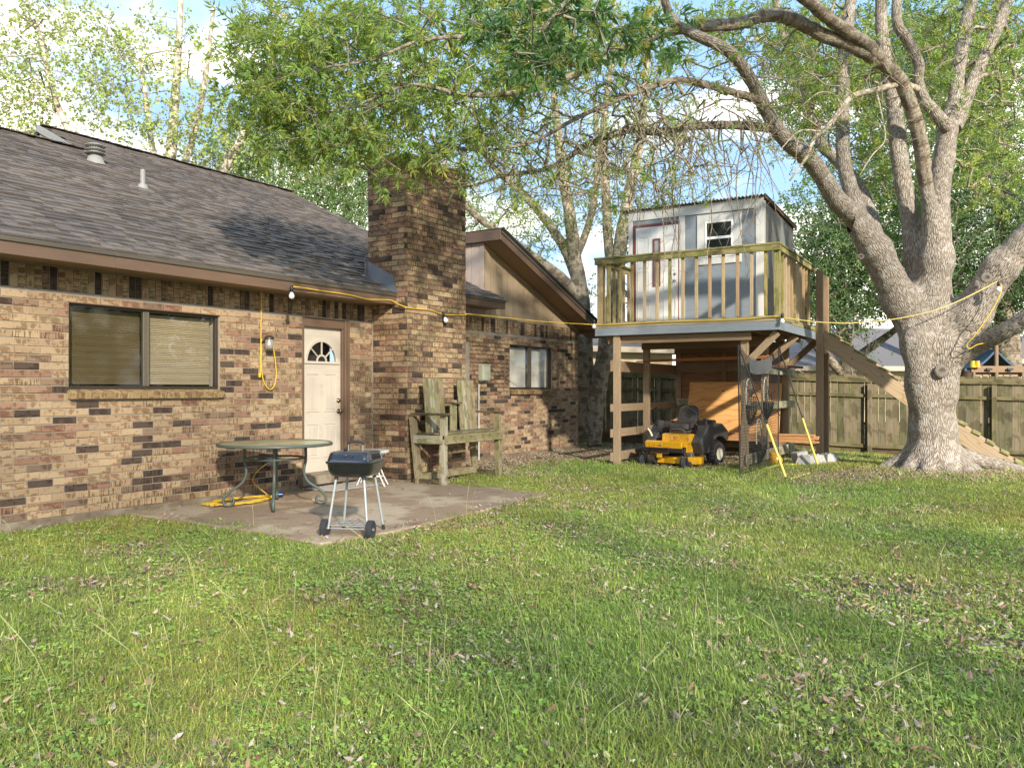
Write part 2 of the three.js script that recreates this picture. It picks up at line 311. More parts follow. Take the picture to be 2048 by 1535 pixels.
M.rampWood = mat([0.40, 0.295, 0.18], { map: rep(tPly, 0.5, 1.6), bumpMap: rep(tGrainBump, 0.9), bumpScale: 0.002, roughness: 0.88 });
M.greyPaint = mat([0.215, 0.24, 0.255], { map: rep(tPaint, 0.6), bumpMap: rep(tGrainBump, 1), bumpScale: 0.001, roughness: 0.7 });
M.greySheet = mat([0.145, 0.16, 0.165], { map: rep(tConcrete, 0.35), roughness: 0.5 });
M.whitePaint = mat([0.62, 0.59, 0.53], { map: rep(tPaint, 0.8), roughness: 0.65 });
M.oldDoor = mat([0.66, 0.64, 0.58], { map: rep(tPaint, 0.6), roughness: 0.6 });
M.redTrim = mat([0.18, 0.042, 0.028], { map: rep(tPaint, 2), roughness: 0.6 });
M.roofMetal = mat([0.46, 0.46, 0.44], { metalness: 0.2, roughness: 0.55, map: rep(tConcrete, 1) });
M.yellow = new THREE.MeshPhysicalMaterial({ color: new THREE.Color().setRGB(0.72, 0.36, 0.012), roughness: 0.35, clearcoat: 0.5, clearcoatRoughness: 0.2, map: rep(tPaint, 1) });
M.fender = mat([0.06, 0.056, 0.052], { roughness: 0.6, map: rep(tSpeck, 1.5) });
M.seat = mat([0.075, 0.066, 0.06], { roughness: 0.6, map: rep(tSpeck, 2) });
M.cream = mat([0.62, 0.56, 0.42], { roughness: 0.5 });
M.rust = mat([0.16, 0.08, 0.045], { map: rep(tConcrete, 4), roughness: 0.8 });
M.netBlack = mat([0.02, 0.021, 0.02], { roughness: 0.8 });
M.netYellow = mat([0.72, 0.6, 0.12], { roughness: 0.5 });
M.rimWhite = mat([0.72, 0.68, 0.52], { roughness: 0.5 });
M.bark = mat([0.36, 0.325, 0.28], { map: rep(tBark, 1.25), bumpMap: rep(tBarkBump, 1.25), bumpScale: 0.016, roughness: 0.95 });
M.barkLimb = mat([0.33, 0.29, 0.235], { map: rep(tBarkPale, 1.6), bumpMap: rep(tBarkBump, 1.6), bumpScale: 0.008, roughness: 0.95 });
M.barkPale = mat([0.40, 0.36, 0.29], { map: rep(tBarkPale, 1.2), bumpMap: rep(tBarkBump, 2), bumpScale: 0.006, roughness: 0.95 });
M.twig = mat([0.36, 0.325, 0.26], { map: rep(tBarkPale, 3), roughness: 0.95 });
M.deadLimb = mat([0.50, 0.46, 0.37], { map: rep(tBarkPale, 2), roughness: 0.95 });
M.ground = mat([1, 1, 1], { map: rep(tGround, 0.4), bumpMap: rep(tSpeckBump, 3), bumpScale: 0.02, roughness: 1 });
M.neighbour = mat([0.56, 0.46, 0.29], { map: rep(tPaint, 0.3), roughness: 0.8 });
M.neighbourTrim = mat([0.42, 0.35, 0.25], { map: rep(tPaint, 0.3), roughness: 0.7 });
M.leaf = (o = 0.35) => new THREE.MeshPhysicalMaterial({ color: 0xffffff, roughness: 0.9, transmission: o, thickness: 0, side: THREE.DoubleSide });
// ---------- the ground: one sheet out to the horizon ----------
const gh = (x, z) => {                            // height of the lawn: it falls a little towards the far right
  const d = -z; let y = -0.13 * sstep(x, 5, 11) * sstep(d, 11, 17) + 0.02 * fbm3(x * 0.35, 3.3, z * 0.35, 3);
  y += 0.06 * (1 - sstep(Math.hypot(x - 7.05, z + 14.0), 0.6, 2.2));
  return y;
};
{
  const line = (lo, hi) => { const a = [-300, -120, -60, -34]; for (let x = lo; x <= hi + 1e-6; x += 0.5) a.push(x); return a.concat([34, 60, 120, 300].map((k) => k + (hi > 24 ? 8 : 0))); };
  const xs = line(-26, 26), zs = line(-26, 12).map((z) => z), P = [], U = [], I = [];
  for (const z of zs) for (const x of xs) { P.push(x, gh(x, z), z); U.push(x, z); }
  const n = xs.length; for (let j = 0; j < zs.length - 1; j++) for (let i = 0; i < n - 1; i++) { const a = j * n + i; I.push(a, a + n, a + 1, a + 1, a + n, a + n + 1); }
  const g = new THREE.BufferGeometry(); g.setAttribute('position', new THREE.Float32BufferAttribute(P, 3)); g.setAttribute('uv', new THREE.Float32BufferAttribute(U, 2)); g.setIndex(I); g.computeVertexNormals();
  structure('ground', g, M.ground);
}
// ---------- the brick house: local x along the facade, z out towards the yard ----------
const HO = V(-4.94, 0, -7.96), HT = Math.atan2(0.8424, 0.5392);
const house = thing('brick_house', 'tan and brown brick house with grey shingle roof, brick chimney and cream door', 'house', HO.toArray(), HT);
house.updateMatrixWorld(true);
const hw = (u, y, v) => V(u, y, v).applyMatrix4(house.matrixWorld);
const onHouse = (px, py, v) => {                  // house point (u, y, v) seen at a pixel, on the plane z = v
  const a = V(0, H, 0).applyMatrix4(house.matrixWorld.clone().invert()), b = at(px, py, 1).applyMatrix4(house.matrixWorld.clone().invert()).sub(a);
  return a.addScaledVector(b, (v - a.z) / b.z);
};
const COURSE = 0.0785, BL = 0.25, bricks = [];
const TONES = [[0.365, 0.255, 0.147], [0.325, 0.22, 0.125], [0.40, 0.285, 0.168], [0.255, 0.142, 0.088], [0.295, 0.175, 0.108], [0.235, 0.152, 0.094], [0.18, 0.118, 0.075], [0.078, 0.05, 0.033], [0.06, 0.04, 0.028], [0.335, 0.25, 0.142]];
function toneOf(x, y, wall, f) {
  const q = f(), patch = fbm3(x * 0.8, y * 0.9, wall * 7.3, 3); let t;
  if (wall === 'top') t = q < 0.2 ? 0 : q < 0.38 ? 1 : q < 0.66 ? 4 : q < 0.8 ? 3 : q < 0.9 ? 5 : 7;
  else t = q < 0.27 ? 0 : q < 0.46 ? 1 : q < 0.6 ? 2 : q < 0.69 ? 3 : q < 0.77 ? 4 : q < 0.83 ? 5 : q < 0.87 ? 6 : q < 0.935 ? 7 : q < 0.965 ? 8 : 9;
  return t;
}
// one brick: centre on the wall face, w along ax, h up
function addBrick(wall, o, ax, n, x, y, w, h, tone, streak, upright = false) { bricks.push({ wall, p: V().copy(o).addScaledVector(ax, x).setY(y), ax, n, w, h, tone, streak, upright }); }
function courses(wall, o, ax, n, x0, x1, y0, y1, holes, toneFn, streakFn, seed) {
  const f = rng(seed);
  for (let k = 0, y = y0; y + COURSE * 0.6 < y1; k++, y += COURSE) {
    const hgt = Math.min(COURSE, y1 - y) - 0.0095, yc = y + COURSE / 2; let spans = [[x0, x1]];
    for (const [a, b, lo, hi] of holes) if (yc > lo && yc < hi) spans = spans.flatMap(([s, e]) => (b <= s || a >= e) ? [[s, e]] : [[s, a], [b, e]].filter(([p, q]) => q - p > 0.03));
    for (const [s, e] of spans) {
      const off = ((k % 2) * 0.5 + 0.07 * (f() - 0.5)) * BL; let x = s - ((((s - off) % BL) + BL) % BL);
      for (; x < e; x += BL) {
        const a = Math.max(x, s) + 0.0045, b = Math.min(x + BL, e) - 0.0045; if (b - a < 0.025) continue;
        const c = (a + b) / 2; addBrick(wall, o, ax, n, c, yc, b - a, hgt, toneFn(c, yc, f), streakFn(c, yc, f));
      }
    }
  }
}
const U = V(1, 0, 0), NZ = V(0, 0, 1), NX = V(-1, 0, 0);
const FT = 0.10;                                   // top of the footing
const facade = mesh('wall', [
  // backing masonry round the openings
  bx(3.67, 2.70 - FT, 0.2, -1.165, (2.70 + FT) / 2, -0.1085, 0.001), bx(1.864, 1.31 - FT, 0.2, 1.602, (1.31 + FT) / 2, -0.1085, 0.001), bx(1.864, 0.395, 0.2, 1.602, 2.5025, -0.1085, 0.001),
  bx(1.336, 2.70 - FT, 0.2, 3.202, (2.70 + FT) / 2, -0.1085, 0.001), bx(0.91, 0.31, 0.2, 4.325, 2.545, -0.1085, 0.001), bx(0.494, 2.70 - FT, 0.2, 5.027, (2.70 + FT) / 2, -0.1085, 0.001)], M.mortar, house);
const WV = -0.55, wingTop = 2.80;
const wing = mesh('wall', [bx(1.83, 2.7, 0.2, 7.645, 1.45, WV - 0.1085, 0.001), bx(1.386, 1.21, 0.2, 9.253, 0.705, WV - 0.1085, 0.001), bx(1.386, 0.5, 0.2, 9.253, 2.55, WV - 0.1085, 0.001),
  bx(1.722, 1.21, 0.2, 10.807, 0.705, WV - 0.1085, 0.001), bx(1.722, 0.49, 0.2, 10.807, 2.555, WV - 0.1085, 0.001), bx(1.207, 2.7, 0.2, 12.2715, 1.45, WV - 0.1085, 0.001),
  bx(0.2, 2.7, 6, 12.775, 1.45, WV - 3.2, 0.001), bx(1.386, 0.99, 0.02, 9.253, 1.805, WV - 0.3, 0.001)], M.mortar, house);
const CH = { x0: 5.274, x1: 6.73, z: 0.678, top: 4.86 };
const chimney = mesh('chimney', [bx(1.44, 2.6, 0.77, 6.002, 1.4, 0.285, 0.002), bx(1.44, 2.12, 0.77, 6.002, 3.76, 0.285, 0.002)], M.mortarDark, house);
// stains: where the splash and the algae have blackened the wall
const stain = (x, y) => { const n = fbm3(x * 1.6, y * 2.4, 2.2, 4); return sstep(0.95 - y + 1.0 * n - 0.75 * Math.abs(x - 3.0) / 2.4 + 0.2, 0.1, 0.7); };
const darker = (t, s, f) => f() < s ? [7, 6, 5, 8, 6][Math.floor(f() * 5)] : t;
courses(facade, V(0, 0, 0), U, NZ, -2.9, CH.x0 - 0.004, FT, 2.40, [[0.67, 2.534, 1.29, 2.305], [3.87, 4.78, 0, 2.39]],
  (x, y, f) => darker(toneOf(x, y, 1, f), 0.62 * stain(x, y), f), (x, y, f) => f() < stain(x, y) * 0.9 + 0.12, 5);
{ const f = rng(8); for (let x = -2.9; x < CH.x0 - 0.05; x += 0.0785) addBrick(facade, V(0, 0, 0), U, NZ, x + 0.039, 2.40 + 0.125, 0.069, 0.235, [0, 7, 1, 8, 1, 6, 9, 0, 2][Math.floor(f() * 9)], f() < 0.6, true); }
courses(wing, V(0, 0, WV), U, NZ, CH.x1 + 0.02, 12.87, FT, 2.50, [[8.0, 8.56, 1.31, 2.30], [9.946, 11.668, 1.31, 2.31]], (x, y, f) => toneOf(x, y, 2, f), (x, y, f) => f() < 0.12, 15);
{ const f = rng(18); for (let x = CH.x1 + 0.02; x < 12.86; x += 0.0785) addBrick(wing, V(0, 0, WV), U, NZ, x + 0.039, 2.50 + 0.145, 0.069, 0.27, [0, 2, 1, 9, 4, 1, 7, 0, 2][Math.floor(f() * 9)], f() < 0.3, true); }
const cst = (x, y) => 0.36 + 0.9 * fbm3(x * 1.3, y * 1.1, 6.6, 3) - 0.25 * sstep(y, 2.4, 3.6);
courses(chimney, V(CH.x0, 0, 0), V(0, 0, 1), NX, -0.09, CH.z - 0.004, FT - 0.02, 4.62, [], (x, y, f) => y > 2.75 ? toneOf(x, y, 'top', f) : darker(toneOf(x, y, 3, f), 0.2 * (1.9 - y), f), (x, y, f) => f() < (y > 2.75 ? 0.1 : 0.4), 25);
courses(chimney, V(0, 0, CH.z), U, NZ, CH.x0 + 0.004, CH.x1, FT - 0.02, 4.62, [], (x, y, f) => darker(y > 3.2 && f() < 0.5 ? 4 : [0, 1, 9, 5, 0, 6, 9, 4, 1, 2][Math.floor(f() * 10)], 0.13, f), (x, y, f) => f() < cst(x, y) + 0.3, 35);
// corbelled top of the stack: three courses stepping out
for (const [k, e] of [[0, 0.018], [1, 0.036], [2, 0.036]]) {
  mesh('cap', bx(1.456 + 2 * e - 0.03, COURSE, 0.768 + 2 * e - 0.03, 6.002, 4.62 + COURSE * (k + 0.5), 0.294, 0.001), M.mortarDark, chimney);
  courses(chimney, V(CH.x0 - e, 0, 0), V(0, 0, 1), NX, -0.09, CH.z + e, 4.62 + COURSE * k, 4.62 + COURSE * (k + 1), [], (x, y, f) => toneOf(x, y, 'top', f), () => false, 45 + k);
  courses(chimney, V(0, 0, CH.z + e), U, NZ, CH.x0 - e, CH.x1 + e, 4.62 + COURSE * k, 4.62 + COURSE * (k + 1), [], (x, y, f) => toneOf(x, y, 'top', f), () => false, 55 + k);
}
mesh('crown', facets([[[0, 0, 0], [1.4, 0, 0], [1.4, 0, 0.72], [0, 0, 0.72]], [[0.2, 0.09, 0.2], [1.2, 0.09, 0.2], [1.2, 0.09, 0.52], [0.2, 0.09, 0.52]], [[0, 0, 0], [1.4, 0, 0], [1.2, 0.09, 0.2], [0.2, 0.09, 0.2]], [[0, 0, 0.72], [1.4, 0, 0.72], [1.2, 0.09, 0.52], [0.2, 0.09, 0.52]], [[0, 0, 0], [0, 0, 0.72], [0.2, 0.09, 0.52], [0.2, 0.09, 0.2]], [[1.4, 0, 0], [1.4, 0, 0.72], [1.2, 0.09, 0.52], [1.2, 0.09, 0.2]]].map((q) => q.map((p) => V(p[0] + 5.3, p[1] + 4.855, p[2] - 0.07)))), M.footing, chimney);
{
  // one brick face with chamfered edges, 1 m units scaled per brick
  const D = 0.016, faceGeo = (w, h, s) => {
    const f = rng(s), c = 0.004, j = () => (f() - 0.5) * 0.004, q = (a, b, z) => [[-a, -b], [a, -b], [a, b], [-a, b]].map(([x, y]) => V(x + j(), y + j(), z));
    const o = q(w / 2, h / 2, -D), m = q(w / 2, h / 2, -c), i = q(w / 2 - c, h / 2 - c, 0.0005 + j() * 0.5), faces = [[...i]];
    for (let k = 0; k < 4; k++) { const l = (k + 1) % 4; faces.push([i[k], i[l], m[l], m[k]], [m[k], m[l], o[l], o[k]]); }
    return facets(faces.map((a) => a.map((p) => p.clone().add(V(0, 0, D)))), [w, h, 0.01], [f() * 5, f() * 5]).translate(0, 0, -D);
  };
  const variants = Array.from({ length: 14 }, (_, k) => faceGeo(0.241, 0.069, 100 + k)), upr = Array.from({ length: 8 }, (_, k) => faceGeo(0.069, 0.235, 200 + k));
  const tm = TONES.map((c) => [brickMat(c, false), brickMat(c, true)]), f = rng(77), mx = new THREE.Matrix4(), qt = new THREE.Quaternion(), iv = house.matrixWorld;
  for (const b of bricks) {
    b.m = new THREE.Matrix4().makeBasis(b.ax.clone(), V(0, 1, 0), V().crossVectors(b.ax, V(0, 1, 0))); if (V().crossVectors(b.ax, V(0, 1, 0)).dot(b.n) < 0) b.m.makeBasis(b.ax.clone().negate(), V(0, 1, 0), b.n);
    b.p.addScaledVector(b.n, 0.0035 * (f() - 0.5)); b.m.setPosition(b.p);
    b.geo = b.upright ? upr[Math.floor(f() * upr.length)] : variants[Math.floor(f() * variants.length)];
    b.s = b.upright ? V(b.w / 0.069, b.h / 0.235, 1) : V(b.w / 0.241, b.h / 0.069, 1); b.m.scale(b.s);
    const w = b.p.clone().applyMatrix4(iv), d = -w.z, [px, py] = toPx(w), n = b.n.clone().transformDirection(iv);
    b.size = d > 0.5 && px > -25 && px < 2070 && py > 0 && py < 1540 ? b.w * b.h * Math.abs(n.dot(V(0, H, 0).sub(w).normalize())) / (d * d) : 0;
  }
  bricks.sort((a, b) => b.size - a.size);
  const rest = new Map();
  bricks.forEach((b, i) => {
    if (i < 299) { const m = new THREE.Mesh(b.geo, tm[b.tone][b.streak ? 1 : 0]); m.name = 'brick'; m.castShadow = m.receiveShadow = true; b.m.decompose(m.position, m.quaternion, m.scale); b.wall.add(m); return; }
    const k = rest.get(b.wall) || [[], []]; rest.set(b.wall, k);
    const c = TONES[b.tone], v = 0.85 + 0.3 * f(); k[b.streak ? 1 : 0].push(paint(b.geo.clone().applyMatrix4(b.m), { r: c[0] * v, g: c[1] * v * (0.97 + 0.06 * f()), b: c[2] * v }));
  });
  for (const [wall, [a, b]] of rest) {
    const ga = mergeGeometries(a), gb = b.length ? mergeGeometries(b) : null; let g = ga;
    if (gb) { g = mergeGeometries([ga, gb], true); }
    stuff(mesh('brick', g, gb ? [M.brickAll, M.brickAllStreak] : M.brickAll, wall));
  }
}
// footing and step
mesh('footing', [bx(8.26, 0.4, 0.24, 1.14, -0.1, -0.1, 0.006), bx(1.475, 0.4, 0.79, 6.0, -0.125, 0.29, 0.006), bx(6.2, 0.4, 0.24, 9.8, -0.1, WV - 0.1, 0.006), bx(1.06, 0.13, 0.2, 4.325, 0.152, -0.0, 0.008)], M.footing, house);

// ---------- windows ----------
function windowUnit(u0, u1, y0, y1, v, opt = {}) {
  const w = u1 - u0, h = y1 - y0, uc = (u0 + u1) / 2, yc = (y0 + y1) / 2, vr = v - 0.07, g = new THREE.Group();
  g.name = 'window'; house.add(g); const mid = opt.mid ?? uc;
  mesh('frame', [bx(w, 0.035, 0.06, uc, y1 - 0.0175, vr, 0.003), bx(w, 0.035, 0.06, uc, y0 + 0.0175, vr, 0.003), bx(0.032, h - 0.07, 0.06, u0 + 0.016, yc, vr, 0.003), bx(0.032, h - 0.07, 0.06, u1 - 0.016, yc, vr, 0.003)], M.bronze, g);
  mesh('mullion', [bx(0.05, h - 0.07, 0.05, mid, yc, vr + 0.006, 0.003), bx(0.02, h - 0.07, 0.02, mid + 0.03, yc, vr + 0.034, 0.003)], M.bronzePale, g);
  mesh('pane', plate(mid - u0 - 0.05, h - 0.07, (u0 + mid) / 2, yc, vr + 0.012), opt.dark ? M.screen : M.glass, g);
  mesh('pane', plate(u1 - mid - 0.05, h - 0.07, (mid + u1) / 2, yc, vr - 0.004), M.glass, g);
  const sl = box(w / 2 - 0.05, 0.021, 0.003, 0.001), n = Math.floor((h - 0.09) / 0.0205);
  for (let i = 0; i < n; i++) for (const c of [(u0 + mid) / 2, (mid + u1) / 2]) { const m = mesh('slat', sl, opt.blind || M.blind, g); m.position.set(c, y1 - 0.06 - i * 0.0205, vr - 0.075 - 0.002 * Math.sin(i * 1.7 + c)); m.rotation.x = -0.42; }
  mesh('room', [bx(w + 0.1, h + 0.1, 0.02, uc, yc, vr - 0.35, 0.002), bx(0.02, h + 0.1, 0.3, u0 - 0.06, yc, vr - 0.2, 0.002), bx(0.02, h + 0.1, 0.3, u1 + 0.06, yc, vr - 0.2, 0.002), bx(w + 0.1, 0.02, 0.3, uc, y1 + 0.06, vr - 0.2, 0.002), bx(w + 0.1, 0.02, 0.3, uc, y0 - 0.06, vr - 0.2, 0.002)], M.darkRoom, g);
  const lining = [bx(w, 0.012, 0.1, uc, y1 - 0.004, v - 0.05, 0.002)]; mesh('lintel', lining, M.brownPaint, g);
  if (opt.sill !== false) {                        // a row of bricks on edge, sloping out
    const f = rng(Math.round(u0 * 100)), n2 = Math.round((w + 0.05) / 0.079);
    for (let i = 0; i < n2; i++) { const b = mesh('sill_brick', opt.sillGeo || box(0.069, 0.085, 0.175, 0.006), brickMat([[0.30, 0.205, 0.095], [0.27, 0.18, 0.085], [0.34, 0.235, 0.115]][Math.floor(f() * 3)], false), g); b.position.set(u0 - 0.025 + (i + 0.5) * ((w + 0.05) / n2), y0 - 0.048, v - 0.022 + 0.004 * f()); b.rotation.x = 0.2; }
    mesh('sill_mortar', put(box(w + 0.03, 0.075, 0.16, 0.003), uc, y0 - 0.052, v - 0.028, 0.2), M.mortar, g);
  }
  return g;
}
windowUnit(0.67, 2.534, 1.40, 2.305, 0, { dark: true, mid: 1.56 });
windowUnit(9.946, 11.668, 1.40, 2.31, WV, { mid: 10.78, blind: M.blindPale });
windowUnit(8.0, 8.56, 1.31, 2.30, WV, { mid: 8.27, blind: M.blindPale, sill: false });

// ---------- the door ----------
{
  const d = new THREE.Group(); d.name = 'door'; house.add(d);
  const u0 = 3.875, u1 = 4.775, y0 = 0.225, y1 = 2.385, v = -0.11, L0 = 3.92, L1 = 4.705, yt = 2.265, W = L1 - L0, uc = (L0 + L1) / 2;
  mesh('frame', [bx(0.07, y1 - y0, 0.13, u1 - 0.035, (y0 + y1) / 2, -0.075, 0.004), bx(0.045, y1 - y0, 0.13, u0 + 0.0225, (y0 + y1) / 2, -0.075, 0.004), bx(u1 - u0, 0.12, 0.11, (u0 + u1) / 2, y1 - 0.06, -0.085, 0.004), bx(0.025, y1 - y0 - 0.05, 0.04, u1 - 0.085, (y0 + y1) / 2 - 0.03, -0.06, 0.003), bx(0.03, y1 - y0, 0.03, u1 - 0.012, (y0 + y1) / 2, 0.0, 0.003)], M.brownPaint, d);
  mesh('threshold', bx(u1 - u0, 0.03, 0.18, (u0 + u1) / 2, y0 - 0.002, -0.05, 0.004), M.footing, d);
  // leaf with a fan-shaped opening and four raised panels
  const s = new THREE.Shape(); s.moveTo(L0, y0 + 0.018); s.lineTo(L1, y0 + 0.018); s.lineTo(L1, yt); s.lineTo(L0, yt); s.closePath();
  const fc = uc, fy = 1.79, fr = 0.29, hole = new THREE.Path(); hole.moveTo(fc + fr, fy); hole.absarc(fc, fy, fr, 0, Math.PI, false); hole.closePath(); s.holes.push(hole);
  mesh('leaf', new THREE.ExtrudeGeometry(s, { depth: 0.04, bevelEnabled: false, curveSegments: 24 }).translate(0, 0, v - 0.02), M.doorPaint, d);
  const trim = new THREE.Shape(); trim.absarc(fc, fy, fr + 0.03, 0, Math.PI, false); trim.lineTo(fc - fr + 0.01, fy); trim.absarc(fc, fy, fr - 0.012, Math.PI, 0, true); trim.closePath();
  const bars = [new THREE.ExtrudeGeometry(trim, { depth: 0.014, bevelEnabled: true, bevelSize: 0.004, bevelThickness: 0.004, bevelSegments: 1, curveSegments: 24 }).translate(0, 0, v + 0.02), bx(2 * fr + 0.1, 0.035, 0.02, fc, fy - 0.016, v + 0.03, 0.004)];
  const hub = new THREE.Shape(); hub.absarc(fc, fy, 0.1, 0, Math.PI, false); hub.lineTo(fc - 0.075, fy); hub.absarc(fc, fy, 0.075, Math.PI, 0, true); hub.closePath(); bars.push(new THREE.ExtrudeGeometry(hub, { depth: 0.012, bevelEnabled: false, curveSegments: 16 }).translate(0, 0, v + 0.018));
  for (const a of [0.72, Math.PI / 2, Math.PI - 0.72]) bars.push(beam(V(fc + 0.095 * Math.cos(a), fy + 0.095 * Math.sin(a), v + 0.024), V(fc + (fr - 0.005) * Math.cos(a), fy + (fr - 0.005) * Math.sin(a), v + 0.024), 0.014, 0.024, 0.002, V(0, 0, 1)));
  mesh('fanlight_bars', bars, M.doorPaint, d);
  const gl = new THREE.Shape(); gl.absarc(fc, fy, fr + 0.006, 0, Math.PI, false); gl.closePath();
  mesh('fanlight', new THREE.ShapeGeometry(gl, 24).translate(0, 0, v + 0.004), M.glass, d);
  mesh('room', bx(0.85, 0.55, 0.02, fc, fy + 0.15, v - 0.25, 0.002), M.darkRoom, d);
  for (const [a, b, lo, hi] of [[L0 + 0.1, uc - 0.045, 1.08, 1.62], [uc + 0.045, L1 - 0.1, 1.08, 1.62], [L0 + 0.1, uc - 0.045, 0.44, 0.92], [uc + 0.045, L1 - 0.1, 0.44, 0.92]]) {
    const w = b - a, h = hi - lo, x = (a + b) / 2, y = (lo + hi) / 2, z = v + 0.0215;
    mesh('panel', [bx(w, 0.016, 0.014, x, hi - 0.008, z, 0.006), bx(w, 0.016, 0.014, x, lo + 0.008, z, 0.006), bx(0.016, h, 0.0136, a + 0.008, y, z, 0.006), bx(0.016, h, 0.0136, b - 0.008, y, z, 0.006), bx(w - 0.075, h - 0.075, 0.012, x, y, z, 0.005)], M.doorPaint, d);
  }
  const kx = L1 - 0.062, kz = v + 0.02;
  mesh('deadbolt', put(lathe([[0, 0], [0.033, 0], [0.033, 0.008], [0.02, 0.014], [0.018, 0.026], [0, 0.028]]), kx, 1.235, kz, Math.PI / 2), M.brass, d);
  mesh('knob', put(lathe([[0, 0], [0.034, 0], [0.034, 0.007], [0.013, 0.012], [0.012, 0.034], [0.026, 0.042], [0.03, 0.056], [0.022, 0.068], [0, 0.071]]), kx, 1.085, kz, Math.PI / 2), M.brass, d);
}

// ---------- main roof ----------
const EV = 0.45, EY = 2.815, PITCH = 0.484;
const roofY = (v) => EY + PITCH * (EV - v);
{
  const rot = Math.atan(PITCH), L1 = -4.62, L2 = -5.86, uMid = 3.43, uEnd = 8.95;
  const slab = (u0, u1, va, vb, dy = -0.012, t = 0.1) => { const q = (u, v, y) => V(u, roofY(v) + dy + y, v); return facets([[q(u0, va, 0), q(u1, va, 0), q(u1, vb, 0), q(u0, vb, 0)], [q(u0, va, -t), q(u1, va, -t), q(u1, vb, -t), q(u0, vb, -t)], [q(u0, va, 0), q(u1, va, 0), q(u1, va, -t), q(u0, va, -t)], [q(u0, vb, 0), q(u1, vb, 0), q(u1, vb, -t), q(u0, vb, -t)], [q(u0, va, 0), q(u0, vb, 0), q(u0, vb, -t), q(u0, va, -t)], [q(u1, va, 0), q(u1, vb, 0), q(u1, vb, -t), q(u1, va, -t)]]); };
  // the far slope keeps daylight out from behind
  const back = (u0, u1, v0, d) => facets([[V(u0, roofY(v0) - 0.02, v0), V(u1, roofY(v0) - 0.02, v0), V(u1, roofY(v0) - d * PITCH, v0 - d), V(u0, roofY(v0) - d * PITCH, v0 - d)], [V(u0, roofY(v0) - 0.1, v0), V(u1, roofY(v0) - 0.1, v0), V(u1, roofY(v0) - d * PITCH - 0.1, v0 - d), V(u0, roofY(v0) - d * PITCH - 0.1, v0 - d)], [V(u0, roofY(v0) - 0.02, v0), V(u0, roofY(v0) - 0.1, v0), V(u0, roofY(v0) - d * PITCH - 0.1, v0 - d), V(u0, roofY(v0) - d * PITCH, v0 - d)]]);
  const roof = mesh('roof', [slab(-3, uMid, EV, L1), slab(uMid, CH.x0 - 0.01, EV, L2), slab(CH.x0 - 0.01, CH.x1 + 0.01, -0.12, L2), slab(CH.x1 + 0.01, 9.07, -0.1, -0.57), slab(CH.x1 + 0.01, uEnd, -0.57, L2), back(-3, uMid, L1, 5), back(uMid, uEnd, L2, 5)], M.underlay, house);
  // shingles: overlapping tabs in courses, each a thin wedge
  const EXP = 0.145, TW = 0.15, f = rng(91), list = [], cosA = Math.cos(rot), tones = [[0.13, 0.105, 0.09], [0.175, 0.143, 0.122], [0.105, 0.085, 0.074], [0.195, 0.16, 0.136], [0.155, 0.127, 0.109]];
  const tabGeo = (w, s) => { const l = EXP + 0.03, q = (x, y, z) => V(x, y, z), a = w / 2, t = 0.016 + 0.002 * s; return facets([[q(-a, t, l / 2), q(a, t, l / 2), q(a, 0.004, -l / 2), q(-a, 0.004, -l / 2)], [q(-a, t, l / 2), q(a, t, l / 2), q(a, 0, l / 2), q(-a, 0, l / 2)], [q(-a, t, l / 2), q(-a, 0, l / 2), q(-a, 0.004, -l / 2)], [q(a, t, l / 2), q(a, 0, l / 2), q(a, 0.004, -l / 2)]], [w, l, 0.01], [s * 1.7, s * 0.9]); };
  const tg = [0, 1, 2, 3, 4, 5].map((s) => tabGeo(1, s));
  const total = (EV - L2) / cosA, rows = Math.floor(total / EXP);
  for (let k = 0; k < rows; k++) {
    const sl = (k + 0.5) * EXP, v = EV - sl * cosA, y = roofY(v); let u = -2.6 - f() * 0.3;
    while (u < 9.05) {
      const w = (f() < 0.5 ? 1 : f() < 0.5 ? 1.5 : 0.8) * TW, c = u + w / 2; u += w;
      if (c > CH.x0 - 0.05 && c < CH.x1 + 0.02 && v > -0.12) continue;
      if (c > CH.x1 && v > -0.1) continue; if (c < uMid + 0.01 && v < L1) continue; if (v < -0.6 && c > uEnd) continue;
      const lift = f() < 0.45 ? 0.01 : 0, tn_ = fbm3(c * 1.1, v * 2.2, 1, 3);
      list.push({ c, y: y + lift, v, w: w - 0.003, lift, t: f() < 0.25 ? 4 : lift ? (f() + tn_ < 0.5 ? 1 : 3) : (f() + tn_ < 0.5 ? 2 : 0), s: Math.floor(f() * 6) });
    }
  }
  const sm = tones.map((c) => shingleMat(c)), rest = [];
  for (const b of list) { const p = hw(b.c, b.y, b.v), [px, py] = toPx(p); b.size = -p.z > 1 && px > -15 && px < 2060 && py > 0 ? 1 / (p.z * p.z) : 0; }
  list.sort((a, b) => b.size - a.size);
  list.forEach((b, i) => {
    const m4 = new THREE.Matrix4().compose(V(b.c, b.y, b.v), new THREE.Quaternion().setFromEuler(new THREE.Euler(rot, 0, 0)), V(b.w, 1, 1));
    if (i < 299) { const m = mesh('shingle', tg[b.s], sm[b.t], roof); m4.decompose(m.position, m.quaternion, m.scale); return; }
    const c = tones[b.t], q = 0.9 + 0.2 * f(); rest.push(paint(tg[b.s].clone().applyMatrix4(m4), { r: c[0] * q, g: c[1] * q, b: c[2] * q }));
  });
  stuff(mesh('shingle', mergeGeometries(rest), M.shingle, roof));
  const caps = []; for (let u = -2.8; u < uMid; u += 0.2) caps.push(put(box(0.24, 0.012, 0.24, 0.003), u, roofY(L1) + 0.012 + 0.002 * ((u * 5) % 1), L1, 0, 0, 0.05)); for (let u = uMid; u < uEnd; u += 0.2) caps.push(put(box(0.24, 0.012, 0.24, 0.003), u + 0.1, roofY(L2) + 0.012, L2, 0, 0, 0.05));
